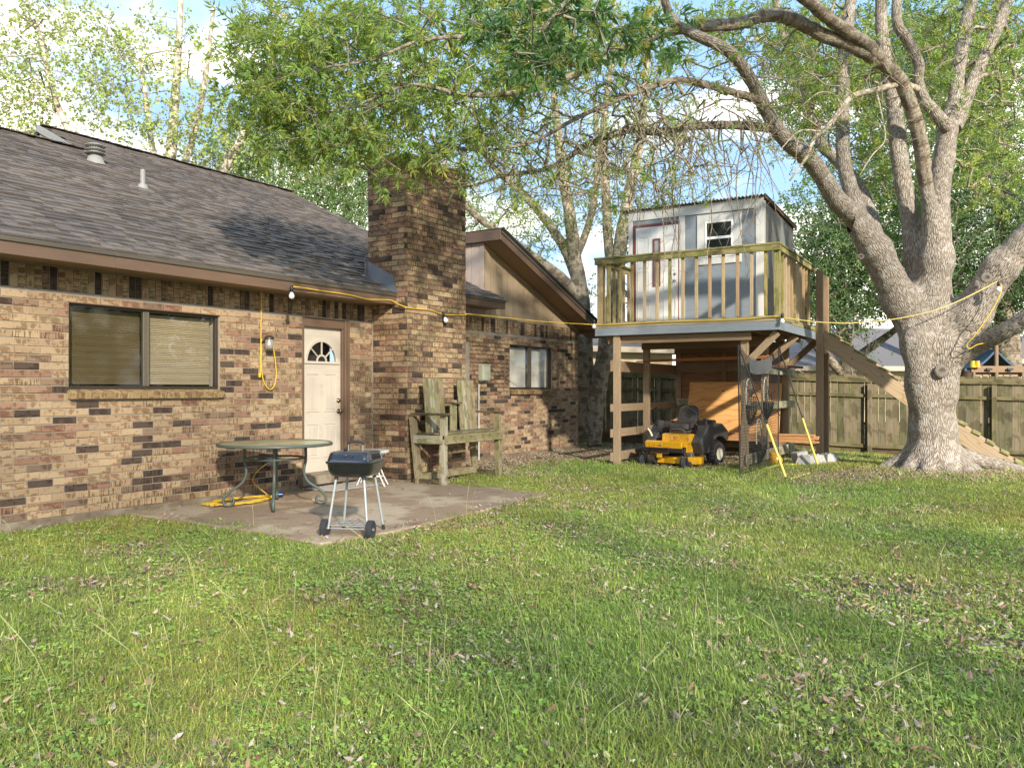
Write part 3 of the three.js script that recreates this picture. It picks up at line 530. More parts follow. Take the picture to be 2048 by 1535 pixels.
  stuff(mesh('ridge_cap', caps.map((g) => paint(clean(g), { r: 0.13, g: 0.108, b: 0.095 })), M.shingle, roof));
  // little gable where the two ridges part
  mesh('gable', facets([[V(uMid, roofY(L1) - 0.1, L1 + 0.3), V(uMid, roofY(L2) - 0.09, L2), V(uMid, roofY(L1) - 1, L2)], [V(uMid + 0.05, roofY(L1) - 0.1, L1 + 0.3), V(uMid + 0.05, roofY(L2) - 0.09, L2), V(uMid + 0.05, roofY(L1) - 1, L2)], [V(uMid, roofY(L1) - 0.1, L1 + 0.3), V(uMid, roofY(L2) - 0.09, L2), V(uMid + 0.05, roofY(L2) - 0.09, L2), V(uMid + 0.05, roofY(L1) - 0.1, L1 + 0.3)]]), M.siding, house);
  const tq = Math.hypot(L1 - L2, roofY(L2) - roofY(L1));
  mesh('rake_board', put(box(0.03, 0.11, tq + 0.1, 0.003), uMid - 0.02, (roofY(L1) + roofY(L2)) / 2 - 0.05, (L1 + L2) / 2, rot), M.ventGrey, house);
  mesh('rake_board', put(box(0.03, 0.12, (0.6 - L2 - 0.57) / cosA, 0.003), uEnd + 0.016, (roofY(-0.57) + roofY(L2)) / 2 - 0.06, (-0.57 + L2) / 2, rot), M.brownPaint, house);
  // eaves: fascia board, drip edge, soffit
  const eave = (u0, u1, v, kind) => {
    const y = roofY(v), uc = (u0 + u1) / 2, w = u1 - u0;
    mesh('fascia_board', bx(w, 0.15, 0.024, uc, y - 0.097, v - 0.002, 0.003), M.brownPaint, house);
    mesh('drip_edge', [bx(w + 0.01, 0.05, 0.03, uc, y - 0.028, v + 0.014, 0.006), put(box(w + 0.012, 0.006, 0.12, 0.001), uc, y + 0.011, v - 0.03, rot)], M.drip, house);
  };
  eave(-3, 0.9, EV); eave(0.904, CH.x0 - 0.005, EV); eave(CH.x1 + 0.005, 9.07, -0.1);
  mesh('soffit', [bx(CH.x0 + 3, 0.012, EV - 0.02, (CH.x0 - 3) / 2, 2.668, EV / 2 - 0.008, 0.002), bx(9.07 - CH.x1 - 0.01, 0.012, 0.42, (9.07 + CH.x1) / 2, roofY(-0.1) - 0.15, -0.33, 0.002), bx(0.02, 0.12, 0.43, 9.06, roofY(-0.1) - 0.09, -0.32, 0.002)], M.soffit, house);
  // metal flashing beside the chimney
  { const a = -0.1, b = 0.5, h1 = 0.26, q = (v, dy) => V(CH.x0 - 0.012, roofY(v) + dy, v), q2 = (v, dy) => V(CH.x0 - 0.004, roofY(v) + dy, v); mesh('flashing', [facets([[q(a, 0), q(b, 0), q(b - 0.09, h1 - 0.02), q(a, h1)], [q2(a, 0), q2(b, 0), q2(b - 0.09, h1 - 0.02), q2(a, h1)], [q(a, h1), q(b - 0.09, h1 - 0.02), q2(b - 0.09, h1 - 0.02), q2(a, h1)], [q(b, 0), q(b - 0.09, h1 - 0.02), q2(b - 0.09, h1 - 0.02), q2(b, 0)]]), put(box(0.1, 0.006, 0.68, 0.001), CH.x0 - 0.055, roofY(0.18) + 0.022, 0.18, rot), put(box(0.06, 0.3, 0.008, 0.001), CH.x0 - 0.03, roofY(a) + 0.13, a, 0)], M.greyMetal, house); }
  // flue cap and plumbing vent
  const vp = onHouse(186, 322, -3.9), vp2 = onHouse(284, 380, -2.9);
  const vent = (px, py) => { let v = 0.4, p; for (; v > -5.8; v -= 0.02) { p = onHouse(px, py, v); if (p.y <= roofY(v)) break; } return p; };
  const f1 = vent(190, 326), f2 = vent(285, 378), vs = 0.66, sc = (g) => g.translate(-f1.x, -f1.y, -f1.z).scale(vs, vs * 1.05, vs).translate(f1.x, f1.y, f1.z);
  mesh('flue_vent', [sc(put(lathe([[0.0, 0], [0.24, 0], [0.235, 0.02], [0.19, 0.1], [0.155, 0.2], [0.12, 0.22], [0.12, 0.25]], 24), f1.x, f1.y - 0.06, f1.z)), sc(put(lathe([[0.12, 0], [0.23, 0.0], [0.235, 0.015], [0.15, 0.03], [0.15, 0.07], [0.225, 0.075], [0.235, 0.09], [0.16, 0.1], [0.16, 0.15], [0.235, 0.158], [0.24, 0.18], [0.18, 0.2], [0.1, 0.225], [0, 0.235]].map(([r, y]) => [r * 0.95, y * 1.05]), 24), f1.x, f1.y + 0.2, f1.z))], M.ventGrey, house);
  const gr = []; for (let i = 0; i < 18; i++) { const a = i / 18 * 6.283; gr.push(sc(put(box(0.02, 0.045, 0.03, 0.002), f1.x + 0.146 * Math.cos(a), f1.y + 0.2 + 0.13, f1.z + 0.146 * Math.sin(a), 0, -a))); } mesh('vent_slots', gr, M.darkGrey, house);
  mesh('vent_pipe', [cyl(0.036, 0.036, 0.34, f2.x, f2.y + 0.12, f2.z), put(box(0.24, 0.008, 0.24, 0.002), f2.x, f2.y + 0.015, f2.z, rot), cyl(0.06, 0.085, 0.08, f2.x, f2.y + 0.03, f2.z)], M.ventGrey, house);
}
// ---------- the wing: half gable with vertical siding ----------
{
  const gx = 9.02, PT = 4.30, LOW = 2.88, xe = 13.35, sl = (PT - LOW) / (12.78 - 8.95), top = (u) => PT + 0.075 - sl * (u - 8.95), f = rng(33);
  // siding boards facing the yard, cut along the rake
  let u = gx + 0.005; const step = 0.2025;
  while (u < 12.86) {
    const w = Math.min(step, 12.87 - u), a = u + 0.004, b = u + w - 0.004, ya = top(a) - 0.16, yb = top(b) - 0.16, lo = wingTop - 0.02; u += w;
    if (yb - lo < 0.02) continue; const q = (x, y, z) => V(x, y, z), z0 = WV - 0.01, z1 = WV + 0.012;
    mesh('siding_board', facets([[q(a, lo, z1), q(b, lo, z1), q(b, yb, z1), q(a, ya, z1)], [q(a, lo, z0), q(b, lo, z0), q(b, yb, z0), q(a, ya, z0)], [q(a, lo, z1), q(b, lo, z1), q(b, lo, z0), q(a, lo, z0)], [q(a, lo, z1), q(a, lo, z0), q(a, ya, z0), q(a, ya, z1)], [q(b, lo, z1), q(b, lo, z0), q(b, yb, z0), q(b, yb, z1)], [q(a, ya, z1), q(b, yb, z1), q(b, yb, z0), q(a, ya, z0)]], [0.2, 2, 0.01]), M.siding, house);
  }
  const tri = (z, d, x0, x1) => facets([[V(x0, 2.75, z), V(x1, 2.75, z), V(x1, Math.max(2.76, top(x1) - 0.1), z), V(x0, top(x0) - 0.1, z)], [V(x0, 2.75, z - d), V(x1, 2.75, z - d), V(x1, Math.max(2.76, top(x1) - 0.1), z - d), V(x0, top(x0) - 0.1, z - d)], [V(x0, 2.75, z), V(x1, 2.75, z), V(x1, 2.75, z - d), V(x0, 2.75, z - d)], [V(x0, 2.75, z), V(x0, 2.75, z - d), V(x0, top(x0) - 0.1, z - d), V(x0, top(x0) - 0.1, z)]]);
  mesh('sheathing', [tri(WV - 0.014, 0.1, gx + 0.01, 12.86)], M.underlay, house);
  // the side that faces back along the main roof: paler boards
  for (let z = WV + 0.012, k = 0; k < 24; k++) { const w = k === 0 ? 0.09 : 0.2; const zc = z - w / 2; z -= w; mesh('siding_board', bx(0.022, top(gx) - 2.85, w - (k < 2 ? 0.005 : 0.01), gx - 0.006 - (k === 0 ? 0.01 : 0), (top(gx) - 0.16 + 2.85) / 2 - 0.0 + 0.0, zc, 0.002), M.sidingPale, house); }
  // roof of the wing
  const a = Math.atan(sl), Lr = (xe - 8.93) / Math.cos(a), xm = (8.93 + xe) / 2, ym = top(xm);
  mesh('wing_roof', [put(box(Lr, 0.03, 7, 0.003), xm, ym + 0.01, WV + 0.48 - 3.5, 0, 0, -a), put(box(Lr + 0.02, 0.025, 7.02, 0.003), xm + 0.01, ym + 0.034, WV + 0.49 - 3.5, 0, 0, -a)], M.underlay, house);
  const cs = []; for (let i = 0; i < 34; i++) { const d = (i + 0.5) / 34 * Lr - Lr / 2; cs.push(paint(clean(put(box(0.17, 0.012, 7.04, 0.003), xm + d * Math.cos(a), ym - d * Math.sin(a) + 0.054 + 0.004 * (i % 2), WV + 0.5 - 3.5, 0, 0, -a + 0.05)), { r: 0.14, g: 0.115, b: 0.1 })); }
  stuff(mesh('shingle', cs, M.shingle, house));
  mesh('rake_board', [put(box(Lr, 0.17, 0.03, 0.004), xm, ym - 0.09, WV + 0.45, 0, 0, -a)], M.brownPaint, house);
  mesh('rake_trim', [put(box(Lr + 0.01, 0.045, 0.02, 0.004), xm, ym - 0.025, WV + 0.475, 0, 0, -a)], M.drip, house);
  mesh('fascia_board', [bx(0.03, 0.2, 7, 8.915, top(8.93) - 0.07, WV + 0.46 - 3.5, 0.004)], M.brownPaint, house);
  mesh('soffit', [put(box(Lr - 0.05, 0.015, 0.44, 0.002), xm, ym - 0.155, WV + 0.22, 0, 0, -a), put(box(0.45, 0.012, 7, 0.002), 13.1, LOW - 0.17, WV - 3.05, 0, 0, 0)], M.soffit, house);
  mesh('frieze_board', put(box((12.86 - gx) / Math.cos(a), 0.06, 0.02, 0.003), (gx + 12.86) / 2, top((gx + 12.86) / 2) - 0.2, WV + 0.02, 0, 0, -a), M.siding, house);
}
// small parts on the walls
{
  const P = (px, py, v) => onHouse(px, py, v), b = P(963, 745, WV), c = P(955, 768, WV), c2 = P(955, 930, WV), vt = P(866, 918, CH.z);
  mesh('meter_box', [bx(0.26, 0.31, 0.12, b.x, b.y, WV + 0.065, 0.012), bx(0.24, 0.025, 0.14, b.x, b.y + 0.15, WV + 0.07, 0.006), bx(0.2, 0.03, 0.05, b.x, b.y - 0.165, WV + 0.04, 0.004)], M.boxGreen, house);
  mesh('conduit', [rod(V(c.x, c.y, WV + 0.03), V(c.x, 0.02, WV + 0.03), 0.017)], M.pvc, house);
  mesh('cable', tube([V(b.x + 0.1, b.y + 0.12, WV + 0.012), V(b.x + 0.5, b.y + 0.02, WV + 0.01), V(b.x + 1.0, b.y - 0.16, WV + 0.01), V(b.x + 1.25, 1.47, WV + 0.012)], 0.004, 16, 4), M.darkGrey, house);
  const holes = []; for (const x of [-0.035, 0.0, 0.035]) for (const y of [-0.09, -0.03, 0.03, 0.09]) holes.push(cyl(0.011, 0.011, 0.006, vt.x + x, vt.y + y, CH.z + 0.0175, 10, Math.PI / 2));
  const plateM = mesh('foundation_vent', [bx(0.2, 0.28, 0.03, vt.x, vt.y, CH.z + 0.001, 0.003)], M.terracotta, house); mesh('vent_holes', holes, M.black, plateM);
  const pu = P(745, 700, 0.02); mesh('caulk_joint', bx(0.014, 2.3, 0.012, CH.x0 - 0.008, 1.3, 0.006, 0.002), M.mortar, house);
  const o = P(535, 932, 0); mesh('outlet_box', [bx(0.13, 0.11, 0.07, o.x, 0.46, 0.036, 0.006), bx(0.11, 0.09, 0.02, o.x, 0.47, 0.08, 0.004)], M.greyMetal, house);
  const sag = (a, b2, d) => tube([a, V((a.x + b2.x) / 2, (a.y + b2.y) / 2 - d, a.z), b2], 0.006, 14, 4), s0 = P(1010, 640, -0.14), s1 = P(1150, 657, -0.3);
  mesh('service_wire', [sag(V(9.05, 2.76, -0.12), V(12.6, 2.72, -0.3), 0.1), sag(V(9.05, 2.74, -0.12), V(12.75, 2.74, -0.3), 0.16)], M.darkGrey, house);
}
// ---------- patio ----------
{
  const hp = (u, v) => hw(u, 0, v), pts = [hw(1.3, 0, 0.02), at(322, 1036, 8.75), at(480, 1056, 8.05), at(640, 1088, 7.3), at(790, 1066, 7.95), at(1060, 1000, 10.3), at(1096, 993, 10.7), at(1010, 981, 11.4), at(880, 973, 11.9), hw(CH.x0 + 0.2, 0, 0.7), hw(CH.x0, 0, 0.02)].map((p) => [p.x, p.z]);
  // chipped outline: the slab's edge wanders by a centimetre or two
  const out = [], f = rng(3); pts.forEach((p, i) => { const q = pts[(i + 1) % pts.length], L = Math.hypot(q[0] - p[0], q[1] - p[1]), n = Math.max(1, Math.round(L / 0.18)); for (let k = 0; k < n; k++) { const t = k / n, j = k ? 0.012 : 0; out.push([lerp(p[0], q[0], t) + j * (f() - 0.5), lerp(p[1], q[1], t) + j * (f() - 0.5)]); } });
  const g = extrude(out.map(([x, z]) => [x, -z]), 0.16, 0.012, 2); g.rotateX(-Math.PI / 2).translate(0, -0.12, 0);
  structure('patio', g, M.concrete);
}
const PATIO = 0.045;

// ---------- playhouse on posts: local x along its front, z towards the yard, origin under the front right deck corner ----------
const PO = V(4.36, 0, -13.43), PTURN = -Math.atan2(0.509, 0.861);
const ph = thing('playhouse', 'wooden playhouse deck raised on posts with a grey and white cabin on top', 'playhouse', PO.toArray(), PTURN);
ph.updateMatrixWorld(true);
const phInv = ph.matrixWorld.clone().invert(), phEye = V(0, H, 0).applyMatrix4(phInv);
const onPlay = (px, py, z) => { const b = at(px, py, 1).applyMatrix4(phInv).sub(phEye); return phEye.clone().addScaledVector(b, (z - phEye.z) / b.z); };   // on a plane parallel to the front
const onSide = (px, py, x) => { const b = at(px, py, 1).applyMatrix4(phInv).sub(phEye); return phEye.clone().addScaledVector(b, (x - phEye.x) / b.x); };
{
  const DW = 3.3, DD = 4.2, y0 = 2.37, y1 = 2.515, dy = 2.56, f = rng(41), RW = () => M.railWood[Math.floor(f() * 4)];
  // deck
  mesh('fascia_board', bx(DW, y1 - y0, 0.038, -DW / 2, (y0 + y1) / 2, -0.019, 0.004), M.greyPaint, ph);
  mesh('fascia_board', bx(0.038, y1 - y0, 3.12, -0.019, (y0 + y1) / 2, -1.6, 0.004), M.greyPaint, ph);
  mesh('fascia_board', bx(0.038, y1 - y0, DD - 0.05, -DW + 0.019, (y0 + y1) / 2, -DD / 2 - 0.01, 0.004), M.greyPaint, ph);
  for (let i = 0; i < 10; i++) mesh('joist', bx(0.04, 0.14, DD - 0.1, -0.2 - i * 0.32, y0 + 0.072, -DD / 2 - 0.02, 0.004), M.joist, ph);
  const db = box(DW - 0.01, 0.035, 0.136, 0.004); for (let i = 0; i < 30; i++) { const m = mesh('deck_board', db, RW(), ph); m.position.set(-DW / 2, dy - 0.022, -0.07 - i * 0.14); }
  // railings: bottom plate, top rail, balusters
  const top = 3.77, bal = (x, z, s) => { const m = mesh('baluster', s, RW(), ph); m.position.set(x, (2.64 + top - 0.1) / 2, z); m.rotation.y = f() < 0.5 ? 0 : Math.PI; };
  const bs = [0, 1, 2, 3, 4].map(() => box(0.052, top - 0.1 - 2.6, 0.04, 0.004));
  mesh('bottom_rail', bx(DW, 0.088, 0.09, -DW / 2, 2.56, -0.05, 0.005), M.greenRail, ph);
  mesh('bottom_rail', bx(0.09, 0.088, 3.0, -0.05, 2.562, -1.6, 0.005), M.greenRail, ph);
  mesh('bottom_rail', bx(0.09, 0.088, 1.5, -DW + 0.05, 2.562, -0.85, 0.005), M.greenRail, ph);
  mesh('top_rail', [bx(DW + 0.02, 0.095, 0.045, -DW / 2, top - 0.05, -0.025, 0.005), bx(DW + 0.04, 0.036, 0.12, -DW / 2, top + 0.014, -0.05, 0.005)], M.greenRail, ph);
  mesh('top_rail', [bx(0.045, 0.09, 3.05, -0.028, top - 0.052, -1.58, 0.005), bx(0.12, 0.034, 3.05, -0.05, top + 0.012, -1.64, 0.005)], M.greenRail, ph);
  mesh('top_rail', [bx(0.045, 0.09, 1.6, -DW + 0.028, top - 0.052, -0.83, 0.005), bx(0.12, 0.034, 1.55, -DW + 0.05, top + 0.012, -0.9, 0.005)], M.greenRail, ph);
  for (let i = 1; i < 14; i++) bal(-i * 0.236 + 0.01 * (f() - 0.5), -0.07, bs[i % 5]);
  for (let i = 1; i < 12; i++) bal(-0.075, -i * 0.25 + 0.02 * (f() - 0.5), bs[i % 5]);
  for (let i = 1; i < 7; i++) bal(-DW + 0.075, -i * 0.235 + 0.02 * (f() - 0.5), bs[i % 5]);
  mesh('corner_post', bx(0.095, top - 2.52, 0.095, -0.062, (top - 0.11 + 2.52) / 2, -0.1, 0.006), M.greenRail, ph);
  mesh('corner_post', bx(0.09, top - 2.52, 0.09, -DW + 0.062, (top - 0.11 + 2.52) / 2, -0.1, 0.006), RW(), ph);
  // legs
  const leg = (x, z, y, m, w = 0.125, d = 0.09) => mesh('post', bx(w, y + 0.1, d, x, y / 2 - 0.05, z, 0.006), m, ph);
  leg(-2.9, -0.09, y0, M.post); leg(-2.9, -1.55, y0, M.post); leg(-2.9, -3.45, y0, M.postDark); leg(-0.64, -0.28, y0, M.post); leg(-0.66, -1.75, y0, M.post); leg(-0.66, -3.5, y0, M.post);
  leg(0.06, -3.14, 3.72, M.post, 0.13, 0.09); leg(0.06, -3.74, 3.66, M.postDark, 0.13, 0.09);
  mesh('post_plank', bx(0.04, 1.2, 0.25, 0.02, 3.1, -3.6, 0.004), RW(), ph);
  // girts round the frame
  const girt = (a, b, y, x, h, m) => mesh('girt', bx(0.04, h, Math.abs(b - a), x, y, (a + b) / 2, 0.004), m, ph);
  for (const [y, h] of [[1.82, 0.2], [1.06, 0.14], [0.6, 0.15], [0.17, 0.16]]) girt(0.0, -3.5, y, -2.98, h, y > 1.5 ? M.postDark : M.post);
  girt(-0.2, -3.9, 1.75, -0.58, 0.14, M.greySheetWood ?? (M.greySheetWood = wood([0.36, 0.36, 0.33], tWeather)));
  girt(-0.24, -3.9, 1.1, -0.585, 0.135, M.oldWoodGrey); girt(-0.2, -3.9, 0.21, -0.585, 0.18, M.oldWoodGrey);
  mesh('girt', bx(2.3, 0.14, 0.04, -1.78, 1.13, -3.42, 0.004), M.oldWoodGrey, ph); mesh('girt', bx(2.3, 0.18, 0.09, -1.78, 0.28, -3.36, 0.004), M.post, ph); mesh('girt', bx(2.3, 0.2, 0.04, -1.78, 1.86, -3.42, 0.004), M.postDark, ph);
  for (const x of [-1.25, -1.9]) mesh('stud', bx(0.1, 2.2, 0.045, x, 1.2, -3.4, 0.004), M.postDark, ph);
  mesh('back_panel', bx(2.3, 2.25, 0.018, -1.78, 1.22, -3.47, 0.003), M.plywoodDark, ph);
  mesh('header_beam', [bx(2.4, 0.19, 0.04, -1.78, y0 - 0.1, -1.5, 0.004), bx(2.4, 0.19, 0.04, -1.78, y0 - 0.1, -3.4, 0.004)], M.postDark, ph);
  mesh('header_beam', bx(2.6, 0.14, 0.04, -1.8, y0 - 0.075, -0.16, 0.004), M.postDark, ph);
  // knee braces
  const br = (a, b, m = M.post) => mesh('knee_brace', beam(V(...a), V(...b), 0.04, 0.12, 0.004), m, ph);
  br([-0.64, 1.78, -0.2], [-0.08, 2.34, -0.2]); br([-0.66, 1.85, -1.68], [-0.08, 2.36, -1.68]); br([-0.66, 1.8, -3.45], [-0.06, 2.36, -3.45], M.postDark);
  // ---- cabin ----
  const cx0 = -3.3, cx1 = -0.644, cz0 = -1.6, cz1 = -4.19, ct = 4.93, fz = cz0;
  const wall = new THREE.Group(); wall.name = 'cabin'; ph.add(wall);
  const X = (px) => onPlay(px, 600, fz).x, Y = (px, py) => onPlay(px, py, fz).y;
  mesh('panel', [bx(cx1 - cx0 - 0.02, ct - dy, 0.05, (cx0 + cx1) / 2, (ct + dy) / 2, fz - 0.03, 0.004)], M.greyPaint, wall);
  mesh('side_panel', [bx(0.05, ct - 0.06 - dy, cz0 - cz1 - 0.1, cx1 - 0.03, (ct - 0.06 + dy) / 2, (cz0 + cz1) / 2 - 0.03, 0.004)], M.greySheet, wall);
  mesh('side_panel', [bx(0.05, ct - 0.06 - dy, cz0 - cz1 - 0.1, cx0 + 0.03, (ct - 0.06 + dy) / 2, (cz0 + cz1) / 2 - 0.03, 0.004), bx(cx1 - cx0 - 0.1, ct - 0.2 - dy, 0.05, (cx0 + cx1) / 2, (ct - 0.2 + dy) / 2, cz1 + 0.04, 0.004)], M.greySheet, wall);
  const dl = X(1266), dr = X(1358), dtop = 4.62, wl = X(1395), wr = X(1484);
  const tr = (w, h, x, y, d = 0.022) => mesh('trim_board', bx(w, h, d, x, y, fz + d / 2 - 0.004, 0.003), M.whitePaint, wall);
  tr(0.14, ct - dy, cx1 - 0.07, (ct + dy) / 2); tr(cx1 - cx0 - 0.142, 0.19, (cx0 + cx1) / 2 - 0.071, ct - 0.095, 0.02); tr(dl - cx0 - 0.003, ct - 0.195 - dy, (dl + cx0) / 2, (ct - 0.195 + dy) / 2, 0.02); tr(0.12, ct - 0.195 - dy, dr + 0.062, (ct - 0.195 + dy) / 2, 0.02);
  mesh('corner_trim', bx(0.02, ct - 0.06 - dy, 0.1, cx1 + 0.002, (ct - 0.06 + dy) / 2, fz - 0.05, 0.003), M.whitePaint, wall);
  // cabin door
  const cd = new THREE.Group(); cd.name = 'cabin_door'; ph.add(cd);
  mesh('door_frame', [bx(dr - dl, dtop - dy + 0.03, 0.02, (dl + dr) / 2, (dtop + dy + 0.03) / 2, fz + 0.003, 0.003)], M.redTrim, cd);
  mesh('leaf', bx(dr - dl - 0.085, dtop - dy - 0.03, 0.03, (dl + dr) / 2 + 0.028, (dtop + dy - 0.03) / 2, fz + 0.01, 0.004), M.oldDoor, cd);
  const sc = X(1314.5), sy0 = 3.42, sy1 = 4.34;
  mesh('slit_frame', [bx(0.035, sy1 - sy0, 0.04, sc - 0.06, (sy0 + sy1) / 2, fz + 0.024, 0.004), bx(0.035, sy1 - sy0, 0.04, sc + 0.06, (sy0 + sy1) / 2, fz + 0.024, 0.004), bx(0.155, 0.035, 0.04, sc, sy1 - 0.01, fz + 0.0243, 0.004), bx(0.155, 0.035, 0.04, sc, sy0 + 0.01, fz + 0.0243, 0.004)], M.redTrim, cd);
  mesh('slit_pane', bx(0.09, sy1 - sy0 - 0.04, 0.006, sc, (sy0 + sy1) / 2, fz + 0.03, 0.001), M.paneGrey ?? (M.paneGrey = mat([0.16, 0.2, 0.21], { roughness: 0.08, metalness: 0.3 })), cd);
  const dx0 = (dl + dr) / 2 + 0.028, pw = (dr - dl - 0.085);
  for (const sx of [-1, 1]) for (const [lo, hi] of [[2.68, 3.18], [3.32, 3.72], [3.8, 4.4]]) { const w = pw * 0.26, x = dx0 + sx * pw * 0.31; mesh('door_panel', [bx(w, 0.014, 0.012, x, hi, fz + 0.028, 0.005), bx(w, 0.014, 0.012, x, lo, fz + 0.028, 0.005), bx(0.014, hi - lo, 0.0115, x - w / 2, (hi + lo) / 2, fz + 0.028, 0.005), bx(0.014, hi - lo, 0.0115, x + w / 2, (hi + lo) / 2, fz + 0.028, 0.005)], M.oldDoor, cd); }
  mesh('door_knob', [put(lathe([[0, 0], [0.03, 0], [0.03, 0.006], [0.012, 0.012], [0.012, 0.035], [0.026, 0.045], [0.024, 0.062], [0, 0.066]], 14), dr - 0.07, 3.5, fz + 0.024, Math.PI / 2), put(lathe([[0, 0], [0.026, 0], [0.026, 0.012], [0, 0.016]], 14), dr - 0.07, 3.63, fz + 0.024, Math.PI / 2)], M.greyMetal, cd);
  // cabin window
  const wy0 = Y(1440, 527), wy1 = Y(1440, 427), gl = X(1411), gr = X(1467), gy0 = Y(1440, 513), gy1 = Y(1440, 441), cw = new THREE.Group(); cw.name = 'cabin_window'; ph.add(cw);
  mesh('casing', [bx(gl - wl, wy1 - wy0, 0.026, (gl + wl) / 2, (wy0 + wy1) / 2, fz + 0.01, 0.003), bx(wr - gr, wy1 - wy0, 0.026, (gr + wr) / 2, (wy0 + wy1) / 2, fz + 0.01, 0.003), bx(gr - gl, wy1 - gy1, 0.024, (gl + gr) / 2, (wy1 + gy1) / 2, fz + 0.01, 0.003), bx(gr - gl, gy0 - wy0, 0.024, (gl + gr) / 2, (gy0 + wy0) / 2, fz + 0.01, 0.003)], M.whitePaint, cw);
  const ym = (gy0 + gy1) / 2 + 0.02;
  mesh('sash', [bx(0.035, gy1 - gy0, 0.03, gl + 0.0175, (gy0 + gy1) / 2, fz + 0.018, 0.003), bx(0.035, gy1 - gy0, 0.03, gr - 0.0175, (gy0 + gy1) / 2, fz + 0.018, 0.003), bx(gr - gl - 0.07, 0.035, 0.03, (gl + gr) / 2, gy1 - 0.0175, fz + 0.018, 0.003), bx(gr - gl - 0.07, 0.035, 0.03, (gl + gr) / 2, gy0 + 0.0175, fz + 0.018, 0.003), bx(gr - gl - 0.07, 0.05, 0.034, (gl + gr) / 2, ym, fz + 0.018, 0.003)], M.bulb, cw);
  M.paneDark = mat([0.018, 0.02, 0.022], { roughness: 0.03 });
  mesh('pane', bx(gr - gl - 0.06, gy1 - ym - 0.02, 0.006, (gl + gr) / 2, (gy1 + ym) / 2, fz + 0.008, 0.001), M.paneDark, cw); mesh('pane', bx(gr - gl - 0.06, ym - gy0 - 0.02, 0.006, (gl + gr) / 2, (gy0 + ym) / 2, fz + 0.011, 0.001), M.paneDark, cw);
  // corrugated roof, sloping back
  const nx = 150, P = [], Uv = [], I = [], x0 = cx0 - 0.12, x1 = cx1 + 0.06, za = fz + 0.1, zb = cz1 - 0.1, yA = ct + 0.03, yB = ct - 0.11;
  for (let s = 0; s < 2; s++) for (let j = 0; j < 2; j++) for (let i = 0; i <= nx; i++) { const x = lerp(x0, x1, i / nx), z = j ? zb : za; P.push(x, (j ? yB : yA) + 0.016 * Math.sin(x / 0.068 * 6.283) - s * 0.006, z); Uv.push(x, z); }
  const m = nx + 1; for (let i = 0; i < nx; i++) { I.push(i, i + 1, i + m, i + 1, i + m + 1, i + m, 2 * m + i, 2 * m + i + m, 2 * m + i + 1, 2 * m + i + 1, 2 * m + i + m, 2 * m + i + m + 1, i, 2 * m + i, i + 1, i + 1, 2 * m + i, 2 * m + i + 1); }
  const rg = new THREE.BufferGeometry(); rg.setAttribute('position', new THREE.Float32BufferAttribute(P, 3)); rg.setAttribute('uv', new THREE.Float32BufferAttribute(Uv, 2)); rg.setIndex(I); rg.computeVertexNormals();
  mesh('cabin_roof', rg, M.roofMetal, ph);
  mesh('roof_edge', beam(V(x1 - 0.03, yA - 0.04, za - 0.1), V(x1 - 0.03, yB - 0.04, zb + 0.02), 0.03, 0.04, 0.003), M.rust, ph);
  // ramp of cleats from the deck down to the lawn on the right
  const s0 = V(0.08, 2.43, 0), s1 = V(3.42, -0.12, 0);
  for (const z of [-3.2, -3.78]) mesh('stringer', beam(s0.clone().setZ(z), s1.clone().setZ(z), 0.04, 0.29, 0.005), M.rampWood, ph);
  const dir = V().subVectors(s1, s0), Ls = dir.length(), ang = Math.atan2(dir.y, dir.x);
  for (let i = 0; i < 15; i++) { const t = (i + 0.6) / 15.2; mesh('tread', put(box(0.15, 0.035, 0.66, 0.004), s0.x + dir.x * t - Math.sin(ang) * 0.155, s0.y + dir.y * t + Math.cos(ang) * 0.155, -3.49, 0, 0, ang + 0.16), M.greenRail, ph); }
}
